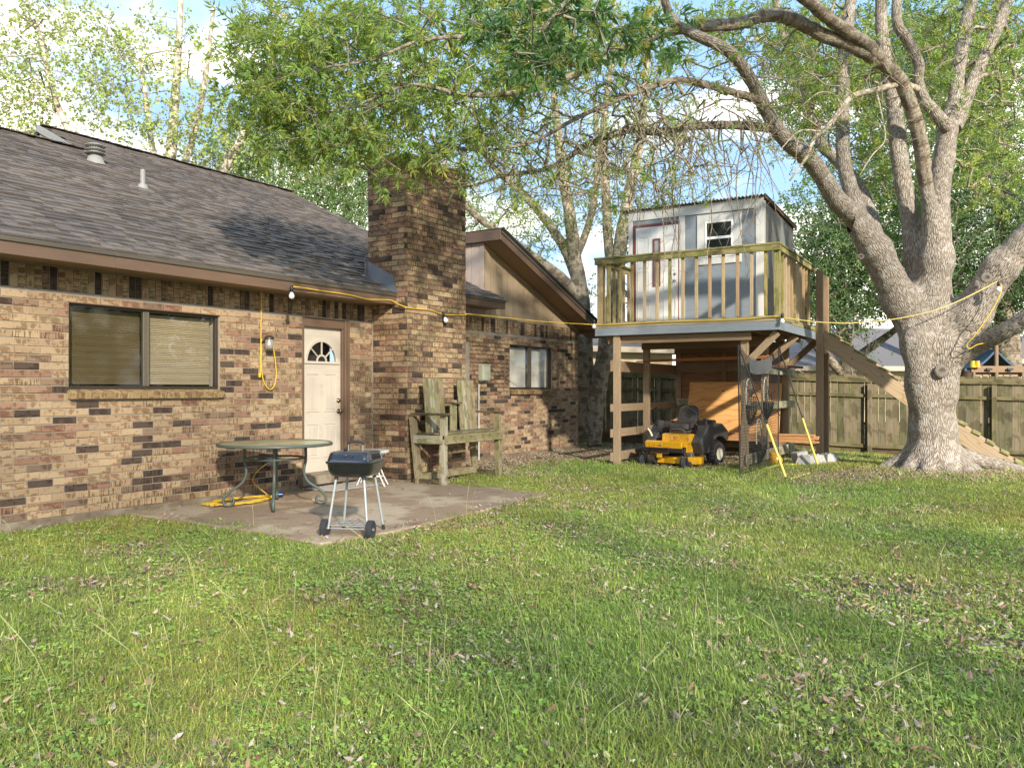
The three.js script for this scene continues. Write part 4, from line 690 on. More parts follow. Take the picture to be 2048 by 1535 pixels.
// ---------- things kept under the playhouse ----------
const pw3 = (x, y, z) => V(x, y, z).applyMatrix4(ph.matrixWorld);
const inPlay = (name, label, cat, group) => { const g = thing(name, label, cat, PO.toArray(), PTURN, group); return g; };
function plank(name, a, b, w, h, m, label, cat, group) { const o = V().addVectors(pw3(...a), pw3(...b)).multiplyScalar(0.5), g = beam(pw3(...a), pw3(...b), w, h).translate(-o.x, -o.y, -o.z); const k = mesh(name, g, m); k.position.copy(o); return tag(k, label, cat, group); }
{
  const sh = (x0, x1, y0, y1, z0, z1, label) => { const cx = (x0 + x1) / 2, cy = (y0 + y1) / 2, cz = (z0 + z1) / 2, lean = Math.atan2(z0 - z1, y1 - y0), p = pw3(cx, cy, cz), m = single('plywood_sheet', box(x1 - x0, Math.hypot(y1 - y0, z1 - z0), 0.018, 0.002, [0.35, 0.3]), M.plywood, label, 'plywood', 'plywood sheets leaning under the playhouse'); m.position.copy(p); m.rotation.set(0, PTURN, 0); m.rotateX(-lean); return m; };
  sh(-2.6, -1.02, 0.36, 1.55, -2.95, -3.3, 'large orange plywood sheet leaning under the playhouse behind the yellow mower');
  sh(-1.55, -0.7, 0.36, 1.52, -3.02, -3.36, 'narrower orange plywood sheet leaning behind the sports net, partly behind the large sheet');
  const g1 = 'red-brown boards stored on the high side rail', f = rng(5);
  for (let i = 0; i < 4; i++) plank('stored_board', [-2.92 - 0.15 + 0.12 * i, 1.945 + 0.026 * Math.floor(i / 2), -1.5 - 0.12 * (i % 2) + 0.02 * f()], [-0.62 + 0.2 * f(), 1.97 + 0.026 * Math.floor(i / 2), -1.4 - 0.12 * (i % 2)], 0.11, 0.022, M.redBoard, ['lower rear', 'lower front', 'upper rear', 'upper front'][i] + ' red-brown board of the four lying across the high rail under the deck', 'board', g1);
  plank('timber', [-0.72, 1.82, -0.35], [-0.36, 1.84, -3.6], 0.05, 0.05, M.rust, 'dark round-edged timber lying along the high rail behind the net', 'timber');
  const g2 = 'new boards stacked under the plywood';
  for (let i = 0; i < 5; i++) plank('lumber_board', [-2.2 + 0.2 * f(), 0.39 + 0.032 * i, -2.72 + 0.03 * f()], [-0.05 + 0.22 * f(), 0.39 + 0.032 * i, -2.72 + 0.03 * f()], 0.14, 0.03, M.newBoard, ['bottom', 'second lowest', 'middle', 'second highest', 'topmost'][i] + ' orange board in the low stack below the leaning plywood', 'board', g2);
  for (const x of [-1.9, -0.85]) plank('bearer', [x, 0.31, -3.3], [x, 0.31, -2.5], 0.09, 0.09, M.postDark, x < -1.5 ? 'short bearer under the left end of the low board stack' : 'short bearer under the right end of the low board stack', 'timber');
  plank('board_offcut', [-2.75, 0.75, -2.6], [-2.2, 1.0, -3.2], 0.14, 0.02, M.newBoard, 'short board offcut leaning behind the mower seat', 'board');
}
// concrete pier blocks beside the right posts
{
  const blk = (sc) => { const s = [0.14, 0.1], q = (a, y) => [[-a, -a], [a, -a], [a, a], [-a, a]].map(([x, z]) => V(x, y, z)), b = q(0.155, 0), t = q(0.1, 0.19), faces = [b, t]; for (let k = 0; k < 4; k++) { const l = (k + 1) % 4; faces.push([b[k], b[l], t[l], t[k]]); } return join([facets(faces.map((a) => a.map((p) => p.clone().setY(p.y - 0.09))), [0.3, 0.2, 0.3]).translate(0, 0.09, 0), bx(0.06, 0.03, 0.03, 0, 0.195, 0.05, 0.004), bx(0.06, 0.03, 0.03, 0, 0.195, -0.05, 0.004)]); };
  const g = blk();
  [[1601, 922, 15.4, 0.2, 'leftmost pier block, lying on its side in the row of concrete pier blocks'], [1612, 925, 15.1, 0.9, 'second concrete pier block from the left, against the front right post'], [1631, 925, 15.3, 0.5, 'third concrete pier block, at the foot of the net stay'], [1657, 921, 15.7, 0.35, 'rightmost concrete pier block, beside the rear right post']].forEach(([px, py, d, ry, l], i) => { const m = single('pier_block', g, M.block, l, 'concrete block', 'concrete pier blocks by the right posts'); const p = at(px, py, d); m.position.set(p.x, gh(p.x, p.z) - 0.01 + (i === 0 ? 0.1 : 0), p.z); m.rotation.set(i === 0 ? 1.3 : 0, ry, 0); });
}
// ---------- sports net ----------
{
  const n = thing('sports_net', 'tall black rebounder net with white-rimmed pockets on a yellow tube base', 'sports net', [3.6, 0, -13.05]), o = n.position;
  const L = (p) => p.clone().sub(o), a0 = L(V(3.61, 0.02, -13.05)), b0 = L(V(4.81, 0.03, -14.9)), a1 = L(V(3.585, 2.11, -13.07)), b1 = L(V(4.83, 2.17, -14.92)), fa = L(V(4.20, 0.02, -12.62)), fb = L(V(5.47, 0.02, -14.72));
  mesh('pole', rod(a0, a1, 0.013), M.netBlack, n); mesh('pole', rod(b0, b1, 0.01), M.netBlack, n);
  const stay = (t, f, k) => { const m = t.clone().lerp(f, k); mesh('stay', rod(t, m, 0.011), M.netBlack, n); mesh('stay_sleeve', rod(m, f, 0.02), M.netYellow, n); mesh('foot', put(lathe([[0, 0], [0.03, 0], [0.034, 0.03], [0.022, 0.07], [0, 0.075]], 12), f.x, f.y - 0.03, f.z), M.black, n); };
  stay(a1, fa, 0.6); stay(b1, fb, 0.6);
  mesh('base_tube', rod(a0, b0, 0.016), M.netYellow, n); mesh('base_tube', rod(a0.clone().lerp(b0, 0.97), L(V(5.3, 0.03, -15.05)), 0.018), M.netYellow, n); mesh('base_tube', rod(fa.clone().add(V(0.06, 0, -0.02)), L(V(4.85, 0.03, -13.45)), 0.018), M.netYellow, n);
  // net: a woven square mesh of cords, sagging at the top
  const cords = [], nu = 46, nv = 44, P = (u, v) => { const top = a1.clone().lerp(b1, u), bot = a0.clone().lerp(b0, u); const sag = 0.26 * Math.sin(u * Math.PI) * v * v; return bot.lerp(top, v).add(V(0.03 * Math.sin(u * 5 + v * 3), -sag, 0)); };
  for (let i = 0; i <= nu; i++) cords.push(sweep([0, 0.33, 0.66, 1].map((v) => P(i / nu, v)), 0.0034, 3, false));
  for (let j = 0; j <= nv; j++) cords.push(sweep([0, 0.25, 0.5, 0.75, 1].map((u) => P(u, j / nv)), 0.0034, 3, false));
  stuff(mesh('netting', cords, M.netBlack, n));
  mesh('top_band', (() => { const g = [], k = 14; for (let i = 0; i < k; i++) { const p = P(i / k, 1), q = P((i + 1) / k, 1), r = P(i / k, 0.86), s = P((i + 1) / k, 0.86); for (const d of [0]) g.push(facets([[p, q, s, r], [p, q, s, r].map((w) => w.clone().add(V(0.002, 0, 0.002)))])); } return g; })().slice(4, 11), M.bandMesh ?? (M.bandMesh = new THREE.MeshPhysicalMaterial({ color: new THREE.Color().setRGB(0.07, 0.075, 0.075), transmission: 0.45, thickness: 0, roughness: 0.9 })), n);
  // three pockets: bent white rims with dark bags of netting
  const uax = V().subVectors(b0, a0).normalize(), nrm = V(uax.z, 0, -uax.x).multiplyScalar(-1);
  for (const [u, y, w, h] of [[0.27, 1.3, 0.15, 0.36], [0.72, 1.34, 0.13, 0.34], [0.52, 0.62, 0.14, 0.36]]) {
    const c = P(u, y / 2.1).addScaledVector(nrm, -0.03); c.y = y; const rim = [], bag = [];
    for (let i = 0; i <= 20; i++) { const t = i / 20 * Math.PI * 1.24 - 0.12 * Math.PI; const ey = Math.sin(t); rim.push(c.clone().addScaledVector(uax, Math.cos(t) * w * (ey > 0 ? 1 : 0.95)).add(V(0, ey > 0 ? Math.pow(ey, 0.7) * h * 0.75 : ey * h * 1.1, 0))); }
    mesh('pocket_rim', sweep(smooth(rim, 40), 0.013, 7), M.rimWhite, n);
    const nb = 18, ring = (k) => { const t = k / 5; return Array.from({ length: nb + 1 }, (_, i) => { const a = i / nb * 6.283, ww = w * (1 - 0.68 * t), s = 0.09 * Math.sin(Math.PI * (0.25 + 0.7 * t)); return c.clone().addScaledVector(uax, Math.cos(a) * ww).addScaledVector(nrm, (Math.sin(a) - 0.5) * -s).add(V(0, -0.02 - t * 0.46, 0)); }); };
    const rs = [0, 1, 2, 3, 4, 5].map(ring), fine = []; for (const q of rs) fine.push(sweep(q, 0.003, 3, false)); for (let i = 0; i < nb; i++) fine.push(sweep(rs.map((q) => q[i]), 0.003, 3, false));
    const mid = []; for (let k = 0; k < 14; k++) { const t = 0.32 + k * 0.048, q = ring(t * 5); mid.push(sweep(q, 0.0035, 3, false)); } for (let i = 0; i < nb; i++) mid.push(sweep([1.6, 3, 4, 5].map((k) => ring(k)[i].add(V(0.008, 0, 0))), 0.0045, 3, false));
    const hoop = []; for (let r = 1; r < 5; r++) hoop.push(sweep(smooth(rim, 24).map((p) => p.clone().sub(c).multiplyScalar(1 - r * 0.2).add(c).addScaledVector(nrm, 0.012 * r)), 0.0024, 3, false));
    mesh('pocket_net', [...fine, ...mid, ...hoop], M.netBlack, n);
  }
  const ball = single('yellow_toy', put(lathe([[0, 0], [0.1, 0], [0.115, 0.03], [0.115, 0.12], [0.08, 0.19], [0.035, 0.22], [0.035, 0.25], [0, 0.25]], 16), 0, 0, 0, 0, 0, 0.5), M.yellow, 'small rounded yellow plastic toy lying on the grass behind the net base', 'toy');
  const bp = at(1556, 925, 15.2); ball.position.set(bp.x, gh(bp.x, bp.z) + 0.02, bp.z);
}
// ---------- riding mower ----------
function lettering(text, w, h, bg, fg, font, skew = 0) {
  const c = document.createElement('canvas'); c.width = w; c.height = h; const x = c.getContext('2d'); x.fillStyle = bg; x.fillRect(0, 0, w, h); x.fillStyle = fg; x.font = font; x.textAlign = 'center'; x.textBaseline = 'middle'; x.setTransform(1, 0, skew, 1, -skew * h / 2, 0); x.fillText(text, w / 2, h / 2);
  const t = new THREE.CanvasTexture(c); t.colorSpace = THREE.SRGBColorSpace; return t;
}
{
  const m = thing('riding_mower', 'yellow zero-turn riding mower with black seat and fenders parked under the playhouse', 'mower', [2.743, 0, -14.86], -0.75); m.scale.setScalar(0.89);
  // caster wheels and front axle beam (front is +z)
  for (const s of [-1, 1]) {
    const cw = new THREE.Group(); cw.name = 'caster_wheel'; m.add(cw); const x = s * 0.49;
    mesh('tyre', [put(new THREE.TorusGeometry(0.075, 0.042, 10, 24), x, 0.115, 0.05, 0, Math.PI / 2), cyl(0.1, 0.1, 0.085, x, 0.115, 0.05, 24, 0, 0, Math.PI / 2)], M.rubber, cw);
    mesh('fork', [bx(0.16, 0.018, 0.08, x, 0.25, 0.045, 0.004), bx(0.012, 0.16, 0.035, x - 0.068, 0.175, 0.05, 0.003), bx(0.012, 0.16, 0.035, x + 0.068, 0.175, 0.05, 0.003), cyl(0.03, 0.03, 0.17, x, 0.34, 0.03, 14)], M.black, cw);
  }
  mesh('front_axle', [bx(0.94, 0.09, 0.075, 0, 0.345, 0.03, 0.008), bx(0.42, 0.075, 0.02, -0.06, 0.335, 0.08, 0.003)], M.black, m);
  mesh('axle_plate', [bx(0.44, 0.02, 0.12, -0.05, 0.39, 0.06, 0.004), bx(0.4, 0.012, 0.1, -0.06, 0.285, 0.07, 0.004)], M.rust, m);
  // foot plate and front panels
  const wedge = (x0, x1, pts, mt, name) => { const g = extrude(pts, x1 - x0, 0.012, 2); g.rotateY(-Math.PI / 2).translate(x1, 0, 0); return mesh(name, g, mt, m); };
  wedge(-0.44, 0.42, [[0.02, 0.36], [0.04, 0.5], [-0.02, 0.53], [-0.4, 0.5], [-0.4, 0.33]].map(([z, y]) => [z, y]), M.yellow, 'foot_plate');
  wedge(-0.2, 0.44, [[-0.22, 0.48], [-0.235, 0.655], [-0.3, 0.67], [-0.75, 0.66], [-0.75, 0.45]].map(([z, y]) => [z, y]), M.yellow, 'front_panel');
  wedge(0.2, 0.43, [[0.0, 0.32], [0.0, 0.43], [-0.4, 0.44], [-0.4, 0.26]].map(([z, y]) => [z, y]), M.yellow, 'side_step');
  const yl = '#dd9a0c', t1 = new THREE.MeshPhysicalMaterial({ map: lettering('RZT', 256, 96, '#e0a012', '#17140d', 'bold 78px sans-serif', -0.25), roughness: 0.35, clearcoat: 0.5 }), t2 = new THREE.MeshPhysicalMaterial({ map: lettering('Cub Cadet', 384, 96, '#e0a012', '#17140d', 'italic bold 64px serif', -0.2), roughness: 0.35, clearcoat: 0.5 });
  mesh('decal', plate(0.22, 0.085, 0.13, 0.585, -0.2155, 0, -0.075), t1, m); mesh('decal', plate(0.3, 0.08, -0.16, 0.435, 0.045, 0, -0.14), t2, m);
  mesh('bolt', [cyl(0.012, 0.012, 0.01, -0.18, 0.62, -0.22, 8, Math.PI / 2), cyl(0.012, 0.012, 0.01, 0.42, 0.6, -0.22, 8, Math.PI / 2), cyl(0.018, 0.018, 0.02, -0.03, 0.455, 0.06, 10, Math.PI / 2)], M.silver, m);
  // cutting deck with its guide wheels
  const dk = new THREE.Group(); dk.name = 'cutting_deck'; m.add(dk);
  const sh = [[-0.5, -0.25], [-0.46, -0.1], [-0.3, -0.03], [-0.05, -0.08], [0.2, -0.03], [0.42, -0.08], [0.62, -0.16], [0.68, -0.3], [0.62, -0.48], [0.4, -0.78], [-0.35, -0.8], [-0.5, -0.55]];
  const g = extrude(sh.map(([x, z]) => [x, -z]), 0.15, 0.02, 3); g.rotateX(-Math.PI / 2).translate(0, 0.07, 0); mesh('shell', g, M.yellow, dk);
  mesh('deck_tower', [cyl(0.1, 0.12, 0.07, -0.22, 0.25, -0.35), cyl(0.1, 0.12, 0.07, 0.28, 0.25, -0.35), bx(0.14, 0.09, 0.12, 0.46, 0.26, -0.22, 0.01)], M.greyMetal, dk);
  for (const [x, z] of [[-0.3, 0.0], [0.52, -0.08]]) mesh('guide_wheel', [cyl(0.055, 0.055, 0.07, x, 0.075, z, 20, 0, 0, Math.PI / 2)], M.rubber, dk);
  mesh('guide_roller', cyl(0.07, 0.07, 0.16, -0.26, 0.14, 0.02, 20, 0, 0, Math.PI / 2), M.rubber, dk);
  mesh('hanger', [bx(0.12, 0.09, 0.02, -0.05, 0.235, 0.1, 0.004)], M.yellow, dk);
  // frame, engine behind the seat, rear fenders
  mesh('frame', [bx(0.6, 0.12, 1.1, 0, 0.3, -0.75, 0.01), bx(0.7, 0.22, 0.3, 0, 0.45, -1.35, 0.02)], M.black, m);
  mesh('engine_cover', [put(lathe([[0, 0], [0.24, 0], [0.25, 0.12], [0.2, 0.2], [0, 0.22]], 20), 0, 0.55, -1.3), bx(0.5, 0.2, 0.4, 0, 0.5, -1.3, 0.03)], M.black, m);
  for (const s of [-1, 1]) {
    const f = [[-0.42, 0.27], [-0.3, 0.5], [-0.5, 0.72], [-0.62, 0.86], [-0.78, 0.9], [-1.2, 0.86], [-1.42, 0.72], [-1.46, 0.52], [-1.36, 0.5], [-1.22, 0.58], [-1.02, 0.6], [-0.86, 0.52], [-0.76, 0.36], [-0.66, 0.27]];
    const q = extrude(f, 0.24, 0.035, 3); q.rotateY(-Math.PI / 2).translate(s > 0 ? 0.66 : -0.42, 0, 0); mesh('fender', q, M.fender, m);
    const rw = new THREE.Group(); rw.name = 'rear_wheel'; m.add(rw); const x = s * 0.53;
    mesh('tyre', [put(lathe([[0.13, -0.1], [0.2, -0.11], [0.235, -0.085], [0.242, 0], [0.235, 0.085], [0.2, 0.11], [0.13, 0.1]], 36), x, 0.24, -1.12, 0, 0, Math.PI / 2), ...Array.from({ length: 40 }, (_, i) => { const a = i / 40 * 6.283, sx = i % 2 ? 0.05 : -0.05; return put(box(0.085, 0.02, 0.028, 0.003), x + sx, 0.24 + 0.238 * Math.cos(a), -1.12 + 0.238 * Math.sin(a), a + (i % 2 ? 0.2 : -0.2)); })], M.rubber, rw);
    mesh('rim', put(lathe([[0, 0.035], [0.06, 0.035], [0.075, 0.05], [0.12, 0.055], [0.138, 0.09], [0.13, 0.1], [0.12, 0.02], [0, 0.02]], 28), x, 0.24, -1.12, 0, 0, s > 0 ? -Math.PI / 2 : Math.PI / 2), M.cream, rw);
    // lap bar
    mesh('lap_bar', tube([V(s * 0.36, 0.62, -0.52), V(s * 0.4, 0.72, -0.45), V(s * 0.5, 0.8, -0.4), V(s * 0.56, 0.9, -0.38), V(s * 0.555, 1.05, -0.36), V(s * 0.53, 1.1, -0.34), V(s * 0.36, 1.2, -0.3)], 0.014, 30, 9), M.black, m);
    mesh('grip', tube([V(s * 0.5, 1.12, -0.335), V(s * 0.36, 1.2, -0.3)], 0.02, 6, 9), M.black, m);
  }
  mesh('control_pod', [bx(0.2, 0.12, 0.4, 0.52, 0.88, -0.8, 0.02), cyl(0.03, 0.03, 0.04, 0.52, 0.96, -0.7, 14)], M.black, m);
  mesh('cup_holder', put(lathe([[0, 0], [0.06, 0], [0.075, 0.16], [0.085, 0.165], [0.085, 0.175], [0.068, 0.175], [0.055, 0.02], [0, 0.02]], 18), -0.46, 0.74, -0.55), M.darkGrey, m);
  mesh('lever', tube([V(-0.42, 0.6, -0.2), V(-0.46, 0.7, -0.18), V(-0.5, 0.76, -0.16)], 0.022, 10, 8), M.cream, m);
  mesh('seat_bracket', [tube([V(-0.12, 0.66, -0.45), V(-0.12, 0.73, -0.42), V(0.2, 0.73, -0.42), V(0.2, 0.66, -0.45)], 0.01, 16, 6), bx(0.36, 0.06, 0.4, 0.02, 0.7, -0.75, 0.01)], M.greyMetal, m);
  // seat: cushion and back, padded
  const st = new THREE.Group(); st.name = 'seat'; m.add(st);
  const pad = (w, d, h, rad) => { const s = new THREE.Shape(); const a = w / 2, b = d / 2; s.moveTo(-a + rad, -b); s.lineTo(a - rad, -b); s.quadraticCurveTo(a, -b, a, -b + rad); s.lineTo(a * 0.92, b - rad); s.quadraticCurveTo(a * 0.9, b, a * 0.9 - rad, b); s.lineTo(-a * 0.9 + rad, b); s.quadraticCurveTo(-a * 0.9, b, -a * 0.92, b - rad); s.lineTo(-a, -b + rad); s.quadraticCurveTo(-a, -b, -a + rad, -b); return new THREE.ExtrudeGeometry(s, { depth: h, bevelEnabled: true, bevelSize: 0.035, bevelThickness: 0.035, bevelSegments: 5, curveSegments: 8 }); };
  mesh('cushion', put(pad(0.44, 0.4, 0.05, 0.09), 0.02, 0.79, -0.68, -Math.PI / 2 + 0.08), M.seat, st);
  mesh('seat_back', [put(pad(0.42, 0.36, 0.03, 0.12), 0.02, 1.02, -0.92, -0.2), put(pad(0.24, 0.2, 0.02, 0.06), 0.02, 1.02, -0.905, -0.2)], M.seat, st);
}
// ---------- patio table ----------
{
  const c = V(-2.77, PATIO, -9.65), t = thing('patio_table', 'round glass-topped patio table on curled dark green iron legs', 'table', c.toArray()), y = 0.72;
  mesh('table_top', put(lathe([[0, 0], [0.63, 0], [0.63, 0.006], [0, 0.008]], 56), 0, y, 0), M.tableGlass, t);
  mesh('rim', put(lathe([[0.62, -0.022], [0.655, -0.02], [0.66, -0.008], [0.655, 0.008], [0.645, 0.014], [0.622, 0.01], [0.62, -0.022]], 56), 0, y, 0), M.tableGreen, t);
  mesh('ring', put(new THREE.TorusGeometry(0.33, 0.012, 8, 40), 0, 0.55, 0, Math.PI / 2), M.tableGreen, t);
  for (let i = 0; i < 4; i++) {
    const a = 1.33 + i * Math.PI / 2, P = (r, h) => V(r * Math.cos(a), h, r * Math.sin(a)), pts = [P(0.345, y - 0.02), P(0.345, 0.52), P(0.325, 0.38), P(0.37, 0.27), P(0.49, 0.18), P(0.57, 0.1), P(0.575, 0.04), P(0.54, 0.012), P(0.49, 0.02), P(0.462, 0.055), P(0.475, 0.09), P(0.5, 0.095), P(0.51, 0.075)];
    const s = smooth(pts, 70), g = sweep(s, s.map((_, k) => k < 50 ? 0.017 : lerp(0.017, 0.007, (k - 50) / 20)), 9); mesh('leg', g, M.tableGreen, t);
    mesh('foot', put(lathe([[0, 0], [0.02, 0], [0.02, 0.014], [0, 0.016]], 10), P(0.54, 0).x, 0, P(0.54, 0).z), M.black, t);
  }
  const lf = rng(17); for (let i = 0; i < 0; i++) lf();
}
// ---------- charcoal grill ----------
{
  const o = V(-1.49, 0, -7.86), gs = 1.1, g = thing('charcoal_grill', 'small black square charcoal grill with domed lid on four silver legs and two wheels', 'grill', [o.x, 0.02, o.z], -0.2); g.scale.set(0.97, gs, 0.97);
  // square bowl and lid: rounded-square rings lofted
  const ring = (w, d, r, y, n = 40) => Array.from({ length: n }, (_, i) => { const a = i / n * 2 * Math.PI, c = Math.cos(a), s = Math.sin(a), k = Math.pow(Math.pow(Math.abs(c), r) + Math.pow(Math.abs(s), r), -1 / r); return V(c * k * w, y, s * k * d); });
  const loft = (rings, close = [true, true]) => { const P = [], I = [], U2 = [], n = rings[0].length; rings.forEach((q, j) => q.forEach((p, i) => { P.push(p.x, p.y, p.z); U2.push(p.x, p.z + p.y); })); for (let j = 0; j < rings.length - 1; j++) for (let i = 0; i < n; i++) { const a = j * n + i, b = j * n + (i + 1) % n; I.push(a, a + n, b, b, a + n, b + n); } for (const [e, j] of [[0, 0], [1, rings.length - 1]]) if (close[e]) { const c = P.length / 3, y = rings[j][0].y; P.push(0, y, 0); U2.push(0, y); for (let i = 0; i < n; i++) e ? I.push(j * n + i, c, j * n + (i + 1) % n) : I.push(j * n + i, j * n + (i + 1) % n, c); } const q = new THREE.BufferGeometry(); q.setAttribute('position', new THREE.Float32BufferAttribute(P, 3)); q.setAttribute('uv', new THREE.Float32BufferAttribute(U2, 2)); q.setIndex(I); q.computeVertexNormals(); return q; };
  mesh('bowl', loft([ring(0.15, 0.15, 4, 0.505), ring(0.18, 0.18, 5, 0.51), ring(0.205, 0.205, 6, 0.53), ring(0.22, 0.22, 7, 0.57), ring(0.228, 0.228, 7, 0.62), ring(0.24, 0.24, 7, 0.624), ring(0.24, 0.24, 7, 0.63)]), M.enamel, g);
  mesh('lid', loft([ring(0.243, 0.243, 7, 0.632), ring(0.243, 0.243, 7, 0.6376), ring(0.228, 0.228, 7, 0.6418), ring(0.222, 0.222, 7, 0.6656), ring(0.208, 0.208, 7, 0.7041), ring(0.2, 0.2, 7, 0.7146), ring(0.185, 0.185, 7, 0.7195)], [true, false]), M.enamel, g);
  mesh('lid_top', loft([ring(0.186, 0.186, 7, 0.7191), ring(0.16, 0.16, 7, 0.7219), ring(0.05, 0.05, 5, 0.7244)]), M.lidDust, g);
  mesh('lid_emboss', [tube([V(-0.05, 0.6908, 0.216), V(-0.035, 0.6852, 0.221), V(-0.015, 0.6866, 0.221), V(-0.01, 0.6978, 0.216)], 0.006, 18, 7), tube([V(0.025, 0.6964, 0.217), V(0.03, 0.6866, 0.221), V(0.05, 0.6838, 0.221), V(0.06, 0.6936, 0.217)], 0.006, 18, 7)], M.enamel, g);
  mesh('handle', [tube([V(-0.085, 0.7811, 0.0), V(-0.07, 0.793, 0), V(-0.03, 0.8014, 0), V(0.03, 0.8014, 0), V(0.07, 0.793, 0), V(0.085, 0.7811, 0)], 0.013, 24, 9)], M.rubber, g);
  mesh('handle_bracket', [rod(V(-0.075, 0.7846, 0), V(-0.075, 0.7216, 0), 0.004), rod(V(0.075, 0.7846, 0), V(0.075, 0.7216, 0), 0.004)], M.wire, g);
  mesh('vent_knob', [cyl(0.018, 0.018, 0.012, -0.06, 0.735, 0.11, 18, Math.PI / 2), bx(0.034, 0.02, 0.012, -0.06, 0.727, 0.11, 0.003)], M.black, g);
  for (const [sx, sz] of [[-1, 1], [1, 1], [-1, -1], [1, -1]]) {
    const a = V(sx * 0.14, 0.52, sz * 0.14), b = V(sx * (sz > 0 ? 0.2 : 0.21), sz > 0 ? 0.07 : 0.05, sz * 0.2), leg = mesh('leg', rod(a, b, 0.0125, 10), M.silver, g);
    if (sz < 0) mesh('foot_cap', rod(b.clone().lerp(a, 0.03), b.clone().lerp(a, -0.1), 0.015, 10), M.black, leg);
    else { const w = mesh('wheel', put(lathe([[0.012, -0.02], [0.055, -0.02], [0.06, -0.028], [0.072, -0.028], [0.075, -0.02], [0.075, 0.02], [0.072, 0.028], [0.06, 0.028], [0.055, 0.02], [0.012, 0.02]], 32), sx * 0.232, 0.075, 0.2, 0, 0, Math.PI / 2), M.rubber, g); mesh('tread', Array.from({ length: 36 }, (_, i) => { const q = i / 36 * 6.283; return put(box(0.056, 0.005, 0.006, 0.001), sx * 0.232, 0.075 + 0.0755 * Math.cos(q), 0.2 + 0.0755 * Math.sin(q), q); }), M.rubber, w); mesh('hub_cap', [cyl(0.012, 0.012, 0.07, sx * 0.232, 0.075, 0.2, 12, 0, 0, Math.PI / 2)], M.wire, w); }
  }
  mesh('leg_socket', [[-1, 1], [1, 1], [-1, -1], [1, -1]].map(([x, z]) => cyl(0.018, 0.02, 0.03, x * 0.141, 0.5, z * 0.141, 12)), M.black, g);
  const sw = []; for (let i = 0; i <= 6; i++) { const x = lerp(-0.2, 0.2, i / 6); sw.push(rod(V(x, 0.1, -0.2), V(x, 0.1, 0.2), 0.0028, 5)); } for (const z of [-0.2, -0.1, 0, 0.1, 0.2]) sw.push(rod(V(-0.205, 0.1, z), V(0.205, 0.1, z), z === 0.2 || z === -0.2 ? 0.005 : 0.0028, 5));
  mesh('wire_shelf', sw, M.wire, g);
  mesh('axle', rod(V(-0.23, 0.075, 0.2), V(0.23, 0.075, 0.2), 0.005, 6), M.wire, g);
}
// ---------- folding side table ----------
{
  const t = thing('side_table', 'small round white metal folding table in the corner by the chimney', 'table', [-1.97, PATIO, -11.6]);
  mesh('table_top', put(lathe([[0, 0.006], [0.225, 0.006], [0.23, 0], [0.235, -0.012], [0.23, -0.024], [0.24, -0.022], [0.242, 0.0], [0.236, 0.012], [0, 0.016]], 36), 0, 0.49, 0), M.white, t);
  for (const s of [-1, 1]) for (const z of [-0.13, 0.11]) mesh('leg', tube([V(s * 0.15, 0.48, z), V(s * 0.11, 0.4, z), V(-s * 0.1, 0.22, z * 1.1), V(-s * 0.13, 0.15, z * 1.1), V(-s * 0.2, 0.0, z * 1.2)].map((p) => p.setX(p.x * (z > 0 ? 1 : -1))), 0.01, 24, 8), M.white, t);
  mesh('stretcher', [rod(V(-0.14, 0.14, 0.13), V(0.14, 0.14, 0.13), 0.008), rod(V(-0.14, 0.12, -0.15), V(0.14, 0.12, -0.15), 0.008), rod(V(0, 0.3, -0.14), V(0, 0.3, 0.12), 0.007)], M.white, t);
}
// ---------- door mat ----------
{
  const p = onHouse(672, 979, 0.5), c = hw(4.35, PATIO + 0.008, 0.36), f = rng(9), parts = [bx(1.05, 0.012, 0.5, 0, 0, 0, 0.004)];
  for (let i = 0; i < 26; i++) for (let j = 0; j < 12; j++) parts.push(put(box(0.036, 0.012, 0.034, 0.004), -0.5 + i * 0.04, 0.008 + 0.004 * f(), -0.225 + j * 0.041, 0, 0.5 * (f() - 0.5)));
  const m = single('door_mat', parts, M.mat, 'flat pale woven mat on the patio in front of the door', 'mat'); m.position.copy(c); m.rotation.y = HT;
}
